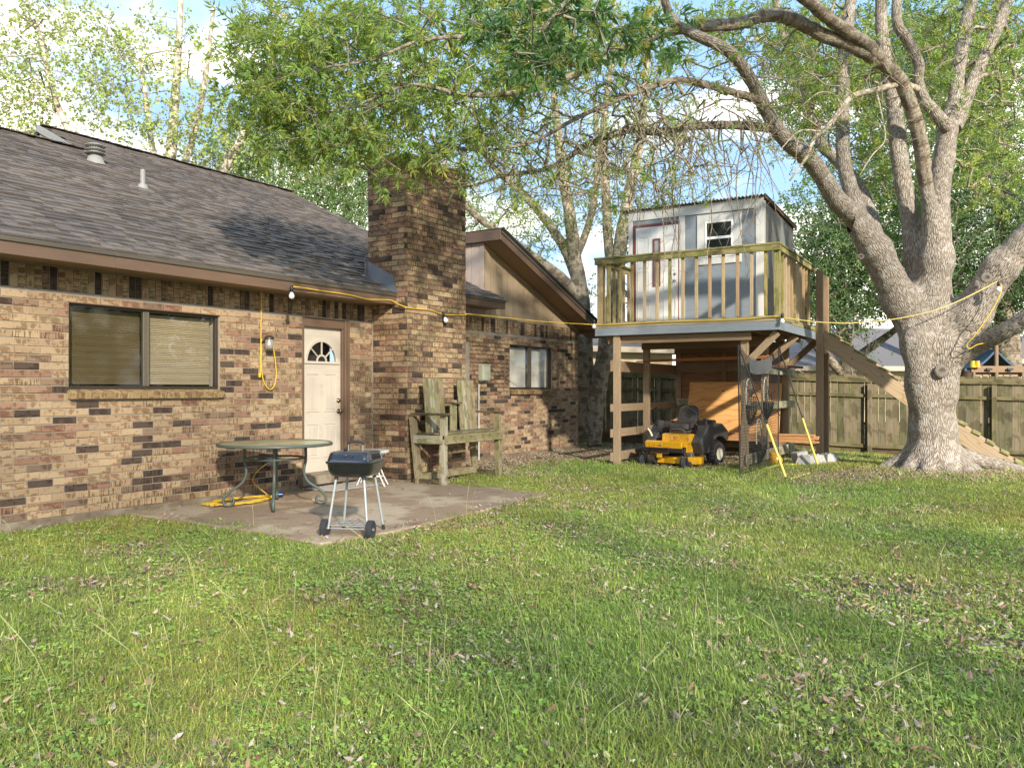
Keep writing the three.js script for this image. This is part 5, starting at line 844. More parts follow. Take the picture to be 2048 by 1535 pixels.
// ---------- old wooden double seat ----------
{
  const F1 = V(-0.96, 0.02, -11.68), turn = Math.atan2(1.42, 0.82), b = thing('wooden_bench', 'weathered mossy wooden double chair bench standing against the chimney', 'bench', F1.toArray(), turn), W = 1.62, D = 0.55, f = rng(4);
  const wd = () => [M.oldWood, M.oldWoodGrey, M.oldWood, M.oldWoodDark][Math.floor(f() * 4)], pc = (name, g, m) => mesh(name, g, m || wd(), b);
  // local x along the front, z out to the yard (front at 0)
  for (const x of [0.05, W - 0.05]) {
    pc('leg', beam(V(x, -0.04, -0.05), V(x, 0.66, -0.05), 0.09, 0.09, 0.006, V(0, 0, 1)), x < 1 ? M.oldWoodGrey : M.oldWood);
    pc('leg', beam(V(x, -0.04, -D + 0.08), V(x, 0.98, -D - 0.04), 0.05, 0.14, 0.006, V(1, 0, 0)), M.oldWood);
    pc('arm_post', bx(0.05, 0.3, 0.11, x + (x < 1 ? 0.02 : -0.02), 0.86, -0.055, 0.005), x < 1 ? M.oldWoodGrey : M.oldWood);
    pc('arm', bx(0.14, 0.032, 0.62, x, 1.02, -0.28, 0.006), M.oldWoodDark);
    pc('side_rail', bx(0.04, 0.12, 0.5, x + (x < 1 ? -0.06 : 0.06), 0.66, -0.28, 0.005), x < 1 ? M.oldWoodGrey : M.oldWood);
  }
  pc('front_rail', bx(W - 0.02, 0.13, 0.04, W / 2, 0.66, 0.005, 0.005), M.oldWood);
  pc('ground_rail', bx(0.05, 0.09, 0.52, 0.04, 0.04, -0.31, 0.005), M.oldWoodDark); pc('ground_rail', bx(0.05, 0.1, 0.5, W - 0.05, 0.05, -0.3, 0.005), M.oldWoodDark); pc('stretcher', bx(W - 0.1, 0.11, 0.045, W / 2, 0.1, -0.46, 0.005), M.oldWood);
  for (let i = 0; i < 5; i++) pc('seat_slat', bx(W - 0.1, 0.025, 0.085, W / 2, 0.735 + 0.004 * f(), -0.08 - i * 0.1, 0.004), i < 2 ? M.oldWood : M.oldWoodDark);
  const back = (x0, n, w, h, lean) => { for (let i = 0; i < n; i++) pc('back_slat', beam(V(x0 + (i + 0.5) * w, 0.68, -0.4), V(x0 + (i + 0.5) * w, h + 0.012 * f(), -0.38 - lean), 0.024, w - 0.006, 0.004, V(1, 0, 0)), [M.oldWood, M.oldWoodGrey, M.oldWood, M.oldWood][i % 4]); };
  back(0.13, 4, 0.125, 1.53, 0.09); back(1.02, 4, 0.115, 1.51, 0.09);
  pc('back_rail', bx(0.6, 0.08, 0.03, 0.38, 1.12, -0.52, 0.004), M.oldWoodDark); pc('back_rail', bx(0.55, 0.08, 0.03, 1.25, 1.12, -0.52, 0.004), M.oldWoodDark);
  pc('console_post', bx(0.13, 0.42, 0.025, 0.8, 0.94, -0.4, 0.004), M.oldWood); pc('console_post', bx(0.09, 0.5, 0.025, 0.92, 0.96, -0.44, 0.004), M.oldWoodGrey); pc('console_top', bx(0.26, 0.025, 0.18, 0.86, 1.17, -0.44, 0.004), M.oldWoodDark);
}
// ---------- wall lamp ----------
{
  const p = onHouse(538, 686, 0.1), l = thing('wall_lamp', 'small jar wall lamp on a round bronze base left of the door', 'lamp', hw(p.x, p.y, 0).toArray(), HT);
  mesh('base', put(lathe([[0, 0], [0.06, 0], [0.062, 0.012], [0.045, 0.035], [0.04, 0.06], [0, 0.062]], 20), 0, 0.07, 0.004, Math.PI / 2), M.brownPaint, l);
  mesh('cap', [put(lathe([[0, 0.05], [0.03, 0.048], [0.058, 0.03], [0.062, 0.0], [0.055, 0.0], [0.0, 0.03]], 20), 0, 0.05, 0.1), bx(0.03, 0.03, 0.08, 0, 0.085, 0.06, 0.004)], M.bronze, l);
  mesh('jar', put(lathe([[0.04, 0.05], [0.052, 0.03], [0.054, -0.04], [0.046, -0.08], [0.03, -0.095], [0, -0.098]], 24), 0, 0.02, 0.1), M.jar ?? (M.jar = new THREE.MeshPhysicalMaterial({ color: new THREE.Color().setRGB(0.75, 0.75, 0.72), roughness: 0.25, transmission: 0.75, thickness: 0 })), l);
  mesh('bulb', put(lathe([[0, -0.05], [0.018, -0.045], [0.024, -0.02], [0.014, 0.02], [0.013, 0.05], [0, 0.05]], 14), 0, 0.01, 0.1), M.bulb, l);
}
// ---------- string of lamps on a yellow cord ----------
{
  const s = thing('string_lights', 'yellow cord of white bulbs strung from the eave across the playhouse to the large tree', 'string lights', [0, 0, 0]);
  const on = (px, py, v) => { const p = onHouse(px, py, v); return hw(p.x, p.y, v); }, pl = (px, py, z) => onPlay(px, py, z).applyMatrix4(ph.matrixWorld);
  const A = [on(548, 577, 0.1), on(560, 579, 0.2), on(583, 573, 0.48), on(640, 581, 0.475), on(700, 590, 0.475), on(735, 598, 0.475), on(784, 601, 0.48), on(795, 607, 0.55), at(812, 614, 12.0), on(830, 617, 0.7), on(862, 620, 0.7), on(884, 628, 0.7), on(932, 630, 0.7)];
  const B = [on(930, 627, 0.7), at(1000, 634, 14.2), at(1090, 643, 14.6), pl(1189, 649, 0.03)];
  const C = [pl(1189, 649, 0.03), pl(1215, 649, 0.025), pl(1330, 643, 0.025), pl(1400, 641, 0.025), pl(1500, 637, 0.025), pl(1550, 632, 0.03), pl(1562, 634, 0.04)];
  const Dd = [at(1562, 634, 13.4), at(1640, 644, 13.3), at(1720, 645, 13.2), at(1800, 636, 13.1), at(1880, 617, 13.0), at(1950, 586, 12.95), at(1996, 562, 12.9)];
  const E = [at(1996, 562, 12.9), at(2004, 575, 12.85), at(1985, 620, 12.9), at(1950, 670, 13.0), at(1934, 690, 13.1), at(1939, 697, 13.1), at(1955, 689, 13.05), at(1990, 682, 12.95), at(2020, 668, 12.8), at(2052, 640, 12.65)];
  for (const [pts, n] of [[A, 90], [B, 40], [C, 50], [Dd, 50], [E, 60]]) mesh('cord', tube(pts, 0.0085, n, 6), pts === Dd ? M.paleCord : M.yellowCord, s);
  const bulb = (p, tilt) => { const g = new THREE.Group(); g.name = 'lamp'; s.add(g); g.position.copy(p); g.rotation.z = tilt; mesh('socket', put(lathe([[0, 0.03], [0.02, 0.03], [0.024, 0], [0.022, -0.05], [0, -0.05]], 14), 0, 0, 0), M.black, g); mesh('bulb', put(lathe([[0.015, -0.045], [0.02, -0.06], [0.034, -0.09], [0.036, -0.105], [0.028, -0.128], [0.0, -0.138]], 18), 0, 0, 0), M.bulb, g); };
  bulb(on(583, 576, 0.49), 0); bulb(on(887, 628, 0.72), 0.35); bulb(pl(1188, 642, 0.05), 0); bulb(pl(1565, 630, 0.06), 0); bulb(at(1998, 566, 12.85), 0);
}
// ---------- cords on the wall and on the patio ----------
{
  const on = (px, py, v = 0.025) => { const p = onHouse(px, py, v); return hw(p.x, p.y, v); };
  single('hanging_cord', [tube([on(522, 560, 0.03), on(522, 640), on(521, 700), on(521, 728), on(520, 748)], 0.007, 20, 6), tube([on(521, 735), on(523, 680), on(530, 674), on(538, 676, 0.12), on(545, 690, 0.06), on(551, 730), on(552, 755), on(546, 775), on(538, 778), on(528, 765), on(522, 730), on(523, 690)], 0.008, 70, 6), put(lathe([[0, 0], [0.018, 0.005], [0.018, 0.05], [0.01, 0.06], [0, 0.06]], 10), on(519, 755).x, on(519, 755).y, on(519, 755).z)], M.yellowCord, 'yellow extension cord hanging in a loop from the eave over the wall lamp', 'cord');
  const f = rng(12), c = V(-3.35, PATIO + 0.012, -9.62), coil = [], du = V(0.539, 0, -0.842), dv = V(0.842, 0, 0.539);
  const pts = [on(537, 925, 0.09), on(520, 937, 0.12), on(505, 962, 0.2)]; pts.push(hw(2.95, 0.06, 0.42));
  for (let i = 0; i < 120; i++) { const a = i * 0.42, r = 0.16 + 0.12 * f(); pts.push(hw(2.55 + Math.cos(a) * r * 1.9, PATIO + 0.008 + i * 0.00012 + 0.01 * f(), 0.36 + Math.sin(a) * r)); }
  single('coiled_cord', tube(pts, 0.0055, 620, 5), M.yellowCord, 'yellow extension cord lying coiled on the patio under the table', 'cord');
  single('red_cord', tube([on(541, 930, 0.09), on(546, 950, 0.1), hw(3.35, 0.1, 0.1), hw(3.25, 0.14, 0.18), hw(3.12, 0.16, 0.22), hw(3.0, 0.07, 0.28), hw(3.12, 0.055, 0.34), hw(3.3, 0.055, 0.3)], 0.006, 50, 6), M.redCord, 'thin red cord looping down from the outlet to the patio', 'cord');
  const can = single('blue_can', lathe([[0, 0], [0.026, 0], [0.033, 0.008], [0.033, 0.11], [0.027, 0.122], [0, 0.12]], 20), mat([0.03, 0.06, 0.17], { metalness: 0.5, roughness: 0.35, map: rep(tPaint, 3) }), 'blue drink can lying on the patio beside the table leg', 'can');
  const cp = at(566, 993, 10.35); can.position.set(cp.x, PATIO + 0.036, cp.z); can.rotation.set(0, 0.3, Math.PI / 2);
}
// ---------- picket fence along the back ----------
{
  const A = V(0.9, 0, -22.1), B = V(14.2, 0, -15.65), dirF = V().subVectors(B, A), len = dirF.length(); dirF.normalize();
  const fence = thing('picket_fence', 'weathered mossy wooden picket fence with rails and posts along the back of the yard', 'fence', A.toArray(), Math.atan2(-dirF.z, dirF.x)), f = rng(61);
  // local x along the fence, z towards the yard
  const base = (x) => gh(A.x + dirF.x * x, A.z + dirF.z * x) - 0.02, top = (x) => lerp(1.9, 1.66, clamp((x - 1.5) / 9.2, 0, 1.2)) + 0.012 * Math.sin(x * 1.3);
  const pk = [0, 1, 2, 3, 4, 5].map((k) => { const w = 0.141 - 0.002 * (k % 3), h = 1.62, c = 0.03; return extrude([[-w / 2, 0], [w / 2, 0], [w / 2, h - c], [w / 2 - c, h], [-w / 2 + c, h], [-w / 2, h - c]], 0.016, 0.002).translate(0, -h, 0); }).map((g, k) => { const u = g.attributes.uv, p = g.attributes.position; for (let i = 0; i < p.count; i++) u.setXY(i, p.getY(i) + k * 0.7, p.getX(i) + k * 0.31); return g; });
  for (let x = 0.05; x < len; x += 0.1435) { const m = mesh('picket', pk[Math.floor(f() * 6)], M.fence[Math.floor(f() * 4)], fence); m.position.set(x, top(x) - 0.012 * f(), -0.005 * f()); m.rotation.z = 0.008 * (f() - 0.5); }
  const seg = 2.42;
  for (let s = 0.72 - seg; s < len; s += seg) {
    const a = Math.max(0, s), b = Math.min(len, s + seg); if (b - a < 0.1) continue;
    const r = (dy, h, z, m, name = 'rail') => mesh(name, beam(V(a + 0.002, top(a) - dy, z), V(b - 0.002, top(b) - dy, z), 0.04, h, 0.004), m, fence);
    r(0.115, 0.12, 0.045, M.fenceRail); r(0.47, 0.075, 0.043, M.fenceRail); r(1.6, 0.085, 0.044, M.fenceRail);
    const zk = 0.018, lo = Math.min(base(a), base(b)) - 0.05; mesh('kick_board', beam(V(a + 0.004, (top(a) - 1.63 + lo) / 2, zk - 0.02), V(b - 0.004, (top(b) - 1.63 + lo) / 2, zk - 0.02), 0.02, top(a) - 1.63 - lo, 0.003), M.rot, fence);
    if (s > 0) mesh('post', bx(0.095, top(s) - 0.19 - base(s) + 0.1, 0.09, s, (top(s) - 0.19 + base(s) - 0.1) / 2, 0.112, 0.006), M.fence[1], fence);
  }
}
// ---------- houses beyond the fence ----------
function farHouse(name, label, c, w, d, h, rise, turn, wallM, roofC, extra) {
  const g = thing(name, label, 'house', c, turn, 'houses beyond the fence'), o = 0.5, yE = h, W = w / 2 + o, D = d / 2 + o, rm = shingleMat(roofC), rl = Math.max(0, W - D);
  mesh('wall', [bx(w, h, 0.2, 0, h / 2, d / 2 - 0.1, 0.004), bx(w, h, 0.2, 0, h / 2, -d / 2 + 0.1, 0.004), bx(0.2, h, d - 0.4, -w / 2 + 0.1, h / 2, 0, 0.004), bx(0.2, h, d - 0.4, w / 2 - 0.1, h / 2, 0, 0.004)], wallM, g);
  const q = (x, y, z) => V(x, y, z), R0 = q(-rl, yE + rise, 0), R1 = q(rl, yE + rise, 0), c0 = q(-W, yE, D), c1 = q(W, yE, D), c2 = q(W, yE, -D), c3 = q(-W, yE, -D);
  const roof = mesh('roof', facets([[c0, c1, R1, R0], [c2, c3, R0, R1], [c1, c2, R1], [c3, c0, R0], [c0, c1, c2, c3]], [5, 1, 1]), rm, g);
  const rows = []; for (let i = 1; i < 22; i++) { const t = i / 22, a = c0.clone().lerp(R0, t), b = c1.clone().lerp(R1, t), e = c2.clone().lerp(R1, t), z = c3.clone().lerp(R0, t); rows.push(rod(a, b, 0.012, 4), rod(b, e, 0.012, 4), rod(z, a, 0.012, 4)); } stuff(mesh('shingle_course', rows, rm, roof));
  mesh('fascia', [bx(2 * W, 0.2, 0.04, 0, yE - 0.08, D, 0.004), bx(0.04, 0.2, 2 * D - 0.05, W, yE - 0.08, 0, 0.004), bx(0.04, 0.2, 2 * D - 0.05, -W, yE - 0.08, 0, 0.004)], M.neighbourTrim, g);
  for (const x of [-w * 0.28, w * 0.24]) { const win = mesh('window', [bx(1.3, 0.08, 0.1, x, h - 0.55, d / 2 + 0.02, 0.006), bx(1.3, 0.08, 0.1, x, h - 1.75, d / 2 + 0.02, 0.006), bx(0.08, 1.12, 0.1, x - 0.61, h - 1.15, d / 2 + 0.02, 0.006), bx(0.08, 1.12, 0.1, x + 0.61, h - 1.15, d / 2 + 0.02, 0.006), bx(0.06, 1.12, 0.08, x, h - 1.15, d / 2 + 0.02, 0.006)], M.neighbourTrim, g); mesh('pane', plate(1.15, 1.12, x, h - 1.15, d / 2 + 0.012), M.paneDark, win); }
  if (extra) extra(g); return g;
}
{
  farHouse('neighbour_house', 'cream house with a low grey roof beyond the fence left of the playhouse', [-0.2, 0, -33.5], 10, 9, 2.9, 1.7, Math.atan2(-9, 4.31) + Math.PI, M.neighbour, [0.1, 0.098, 0.1]);
  farHouse('neighbour_house', 'house with a dark grey shingle roof beyond the fence right of the playhouse', [17.5, 0, -40], 13, 9, 2.35, 2.0, 0.12, M.neighbour, [0.13, 0.125, 0.135], (g) => { mesh('white_chimney', bx(0.55, 3.0, 0.55, -0.3, 3.2, 4.6, 0.01), M.bulb, g); });
  farHouse('neighbour_house', 'house with a pinkish brown roof just showing beyond the fence behind the big trunk', [26, 0, -37], 12, 9, 2.6, 1.6, -0.25, mat([0.5, 0.36, 0.27], { map: rep(tPaint, 0.3) }), [0.19, 0.15, 0.14]);
}
// ---------- play set beyond the fence ----------
{
  const p = thing('swing_set', 'wooden play set with dark blue canopy and yellow toy telescope beyond the fence', 'play set', [12.0, 0, -20.4]), L = (px, py, d = 20.4) => at(px, py, d).sub(p.position), t = L(1993, 692);
  mesh('post', [rod(L(1993, 690), V(t.x, 0, t.z), 0.06, 4)], M.postDark, p); mesh('post', [rod(L(1948, 735), V(L(1948, 735).x, 0, 0), 0.05, 4)], M.postDark, p); mesh('post', [rod(L(2046, 735), V(L(2046, 735).x, 0, 0), 0.05, 4)], M.postDark, p);
  mesh('beam', beam(L(1942, 738), L(2050, 738), 0.08, 0.16), M.postDark, p); mesh('beam', beam(L(1950, 747, 20.5), L(2050, 747, 20.5), 0.05, 0.14), M.post, p);
  const c = L(1993, 697), e0 = L(1930, 737), e1 = L(2056, 737), strip = (a, b, sag, w) => { const g = []; for (let i = 0; i < 10; i++) { const P = (k) => a.clone().lerp(b, k / 10).add(V(0, -sag * Math.sin(k / 10 * Math.PI), 0)); const u = P(i), v = P(i + 1); g.push(facets([[u, v, v.clone().add(V(0, -0.02, -w)), u.clone().add(V(0, -0.02, -w))], [u, v, v.clone().add(V(0, -0.06, 0.01)), u.clone().add(V(0, -0.06, 0.01))]])); } return g; };
  mesh('canopy', [...strip(c, e0, 0.12, 1.2), ...strip(c, e1, 0.12, 1.2)], mat([0.025, 0.06, 0.1], { roughness: 0.7 }), p);
  const y = L(1950, 728, 20.3); mesh('telescope', [cyl(0.05, 0.06, 0.16, y.x - 0.05, y.y, y.z), cyl(0.05, 0.06, 0.16, y.x + 0.07, y.y, y.z), bx(0.2, 0.05, 0.06, y.x, y.y - 0.06, y.z)], M.yellow, p);
  for (const px of [1979, 2021]) { const q = L(px, 742, 20.3); mesh('swing_hanger', [bx(0.14, 0.05, 0.05, q.x, q.y + 0.05, q.z), rod(V(q.x, q.y + 0.03, q.z), V(q.x, 0.7, q.z), 0.012, 5)], M.black, p); }
}
// ---------- trees ----------
// Joins target points to a set of seed nodes, nearest first, so that twigs fork off limbs and reach every clump of leaves.
function growTree(seeds, targets, f, { step = 0.35, droop = 0, jit = 0.12, tip = 0.004, pow = 0.46, keep = 0.6 } = {}) {
  const nodes = seeds.map((s) => ({ p: s.p, par: s.par ?? -1, r: s.r, seed: true, n: 0 })), N0 = nodes.length;
  const cell = 1.0, grid = new Map(), key = (p) => Math.floor(p.x / cell) + ',' + Math.floor(p.y / cell) + ',' + Math.floor(p.z / cell), addG = (i) => { const k = key(nodes[i].p); (grid.get(k) || grid.set(k, []).get(k)).push(i); };
  nodes.forEach((_, i) => addG(i));
  const near = (p) => { let best = -1, bd = 1e9; const cx = Math.floor(p.x / cell), cy = Math.floor(p.y / cell), cz = Math.floor(p.z / cell); for (let R1 = 0; R1 < 14; R1++) { if (best >= 0 && bd < (R1 - 1) * cell) break; for (let x = -R1; x <= R1; x++) for (let y = -R1; y <= R1; y++) for (let z = -R1; z <= R1; z++) { if (Math.max(Math.abs(x), Math.abs(y), Math.abs(z)) !== R1) continue; const l = grid.get((cx + x) + ',' + (cy + y) + ',' + (cz + z)); if (l) for (const i of l) { const d = nodes[i].p.distanceTo(p); if (d < bd) { bd = d; best = i; } } } } return best; };
  const order = targets.map((t) => { let d = 1e9; for (let i = 0; i < N0; i++) d = Math.min(d, nodes[i].p.distanceToSquared(t)); return [d, t]; }).sort((a, b) => a[0] - b[0]);
  const tips = [];
  for (const [, t] of order) {
    const i = near(t); if (i < 0) continue; const a = nodes[i].p, d = a.distanceTo(t); if (d < 0.05) { tips.push({ p: t, dir: V(f() - 0.5, -0.3, f() - 0.5).normalize() }); continue; }
    const m = Math.max(1, Math.round(d / step)), pd = nodes[i].par >= 0 ? V().subVectors(a, nodes[nodes[i].par].p).normalize() : V(0, 1, 0);
    const c1 = a.clone().addScaledVector(pd, d * 0.35), c2 = t.clone().lerp(a, 0.35).add(V(0, droop * d, 0)), cv = new THREE.CubicBezierCurve3(a, c1, c2, t); let par = i;
    for (let k = 1; k <= m; k++) { const q = cv.getPoint(k / m); if (k < m) q.add(V(f() - 0.5, f() - 0.5, f() - 0.5).multiplyScalar(jit * Math.min(1, d) * 0.7)); nodes.push({ p: q, par, seed: false, n: 0 }); par = nodes.length - 1; addG(par); }
    nodes[par].tip = true; tips.push({ p: t, dir: V().subVectors(t, nodes[nodes[par].par].p).normalize() });
  }
  for (let i = nodes.length - 1; i >= N0; i--) { if (nodes[i].tip) nodes[i].n++; nodes[nodes[i].par].n += nodes[i].seed ? 0 : nodes[i].n; }
  const kids = nodes.map(() => []); for (let i = N0; i < nodes.length; i++) kids[nodes[i].par].push(i);
  for (let i = N0; i < nodes.length; i++) { const pr = nodes[nodes[i].par].r ?? 1; nodes[i].r = Math.min(tip * Math.pow(Math.max(1, nodes[i].n), pow), pr * (nodes[nodes[i].par].seed ? keep : 0.98)); }
  const chains = []; const start = (par, i) => { const c = [par]; let k = i; while (k !== undefined) { c.push(k); const ch = kids[k].slice().sort((a, b) => nodes[b].n - nodes[a].n); for (const o of ch.slice(1)) stack.push([k, o]); k = ch[0]; } chains.push(c); }; const stack = [];
  for (let i = 0; i < N0; i++) for (const k of kids[i]) stack.push([i, k]);
  while (stack.length) start(...stack.pop());
  const geo = chains.map((c) => { const rad = c.map((i, k) => k === 0 ? nodes[c[1]].r * 1.15 : nodes[i].r), r0 = rad[0]; return sweep(c.map((i) => nodes[i].p), rad, r0 > 0.03 ? 7 : r0 > 0.012 ? 5 : 3, false, 0, f); });
  return { geo, tips };
}
const limbSeeds = (list, gap = 0.3) => { const out = []; for (const { pts, r } of list) { let last = -1; pts.forEach((p, i) => { if (i && i < pts.length - 1 && p.distanceTo(out[last].p) < gap) return; out.push({ p, par: last, r: r[i] }); last = out.length - 1; }); } return out; };
// a limb traced as [px, py, depth, radius]
function limb(tr, n = 8) { const pts = smooth(tr.map((a) => at(a[0], a[1], a[2])), (tr.length - 1) * n), r = pts.map((_, i) => { const t = i / n, k = Math.min(tr.length - 2, Math.floor(t)); return lerp(tr[k][3], tr[k + 1][3], t - k); }); return { pts, r }; }
const limbGeo = ({ pts, r }, sides = 12, f = R) => { const q = pts.map((p, i) => i && i < pts.length - 1 ? p.clone().add(V(f() - 0.5, f() - 0.5, f() - 0.5).multiplyScalar(r[i] * 0.12)) : p); return sweep(q, r.map((x) => x * (1 + 0.07 * (f() - 0.5))), sides, true, 0.05, f); };

// leaves
function leafGeo(L, W, curl = 0.15) {                // folded blade, 6 triangles, base at the origin, pointing along +y
  const P = [[0, 0, 0], [W * 0.5, L * 0.4, 0.12 * W], [0, L * 0.42, -curl * W], [-W * 0.5, L * 0.4, 0.12 * W], [W * 0.34, L * 0.72, -curl * L * 0.25], [-W * 0.34, L * 0.72, -curl * L * 0.25], [0, L, -curl * L * 0.8]];
  const g = new THREE.BufferGeometry(); g.setAttribute('position', new THREE.Float32BufferAttribute(P.flat(), 3)); g.setIndex([0, 1, 2, 0, 2, 3, 2, 1, 4, 2, 5, 3, 2, 4, 6, 2, 6, 5]); g.setAttribute('uv', new THREE.Float32BufferAttribute(P.map((p) => [p[0], p[1]]).flat(), 2)); return g.toNonIndexed();
}
function sprig(n, len, L, W, f, { spread = 1.0, cluster = 0, tassel = 0, hang = 0.25, cols }) {
  const parts = [], v = new THREE.Matrix4(), q = new THREE.Quaternion(), e = new THREE.Euler();
  for (let i = 0; i < n; i++) {
    const t = cluster ? 1 - cluster * f() : (i + 0.5) / n, s = 0.7 + 0.5 * f(), az = i * 2.4 + f() * 0.8, tilt = spread * (0.55 + 0.6 * f());
    const g = leafGeo(L * s, W * s * (0.85 + 0.3 * f()), 0.1 + 0.25 * f()); e.set(tilt, az, 0, 'YXZ'); q.setFromEuler(e); v.compose(V(0, t * len, 0), q, V(1, 1, 1)); g.applyMatrix4(v); if (hang) { const p = g.attributes.position; for (let k = 0; k < p.count; k++) { const rx = Math.hypot(p.getX(k), p.getZ(k)); p.setY(k, p.getY(k) - hang * rx); } }
    const c = cols[Math.floor(f() * cols.length)], w = 0.85 + 0.3 * f(); parts.push(paint(g, { r: c[0] * w, g: c[1] * w, b: c[2] * w }));
  }
  for (let i = 0; i < tassel; i++) { const g = leafGeo(L * 0.55, W * 0.28, 0.3); e.set(0.3 + 1.1 * f(), f() * 6.28, 0, 'YXZ'); q.setFromEuler(e); v.compose(V(0, len * (0.8 + 0.25 * f()), 0), q, V(1, 1, 1)); parts.push(paint(g.applyMatrix4(v), { r: 0.40, g: 0.42, b: 0.045 })); }
  const st = sweep([V(0, 0, 0), V(0.01, len * 0.5, 0), V(0, len, 0.01)], [0.0028, 0.002, 0.001], 3, false, 0, f); parts.push(paint(clean(st), { r: 0.14, g: 0.13, b: 0.06 }));
  const g = mergeGeometries(parts.map((p) => { p = clean(p); p.computeVertexNormals(); return p; })); return g;
}
M.foliage = (o = 0.35) => new THREE.MeshPhysicalMaterial({ color: 0xffffff, vertexColors: true, roughness: 0.9, transmission: o, thickness: 0, side: THREE.DoubleSide });
M.leaves = M.foliage(0.55);
function foliage(parent, geo, places, f, tint, name = 'leaf') {
  const m = new THREE.InstancedMesh(geo, M.leaves, places.length), q = new THREE.Quaternion(), up = V(0, 1, 0), mx = new THREE.Matrix4(), c = new THREE.Color(), tw = new THREE.Quaternion();
  places.forEach((p, i) => { q.setFromUnitVectors(up, p.dir); tw.setFromAxisAngle(up, f() * 6.283); q.multiply(tw); const s = p.s ?? (0.75 + 0.5 * f()); mx.compose(p.p, q, V(s, s, s)); m.setMatrixAt(i, mx); const k = tint(p, f); m.setColorAt(i, c.setRGB(k[0], k[1], k[2])); });
  m.name = name; m.castShadow = m.receiveShadow = true; m.userData.kind = 'stuff'; parent.add(m); return m;
}
const rdir = (f, up = 0) => { const v = V(f() * 2 - 1, f() * 2 - 1 + up, f() * 2 - 1); return v.normalize(); };
// points inside blobs given in pixels and depth: [px, py, rx, ry, d0, d1, count]
const pxBlob = (list, f) => list.flatMap(([px, py, rx, ry, d0, d1, n]) => Array.from({ length: n }, () => { let x, y; do { x = f() * 2 - 1; y = f() * 2 - 1; } while (x * x + y * y > 1); return at(px + x * rx, py + y * ry, lerp(d0, d1, f())); }));
const blob = (list, f) => list.flatMap(([x, y, z, rx, ry, rz, n]) => Array.from({ length: n }, () => { let a; do { a = V(f() * 2 - 1, f() * 2 - 1, f() * 2 - 1); } while (a.lengthSq() > 1); const k = Math.pow(f(), 0.05); return V(x + a.x * rx * k, y + a.y * ry * k, z + a.z * rz * k); }));
const GREEN = [[0.23, 0.36, 0.04], [0.28, 0.40, 0.045], [0.18, 0.30, 0.034], [0.35, 0.44, 0.05]];
const YGREEN = [[0.33, 0.42, 0.07], [0.38, 0.44, 0.1], [0.28, 0.38, 0.06], [0.40, 0.42, 0.14], [0.46, 0.42, 0.2]];
const DGREEN = [[0.07, 0.15, 0.022], [0.09, 0.18, 0.026], [0.115, 0.21, 0.03], [0.15, 0.26, 0.04]];

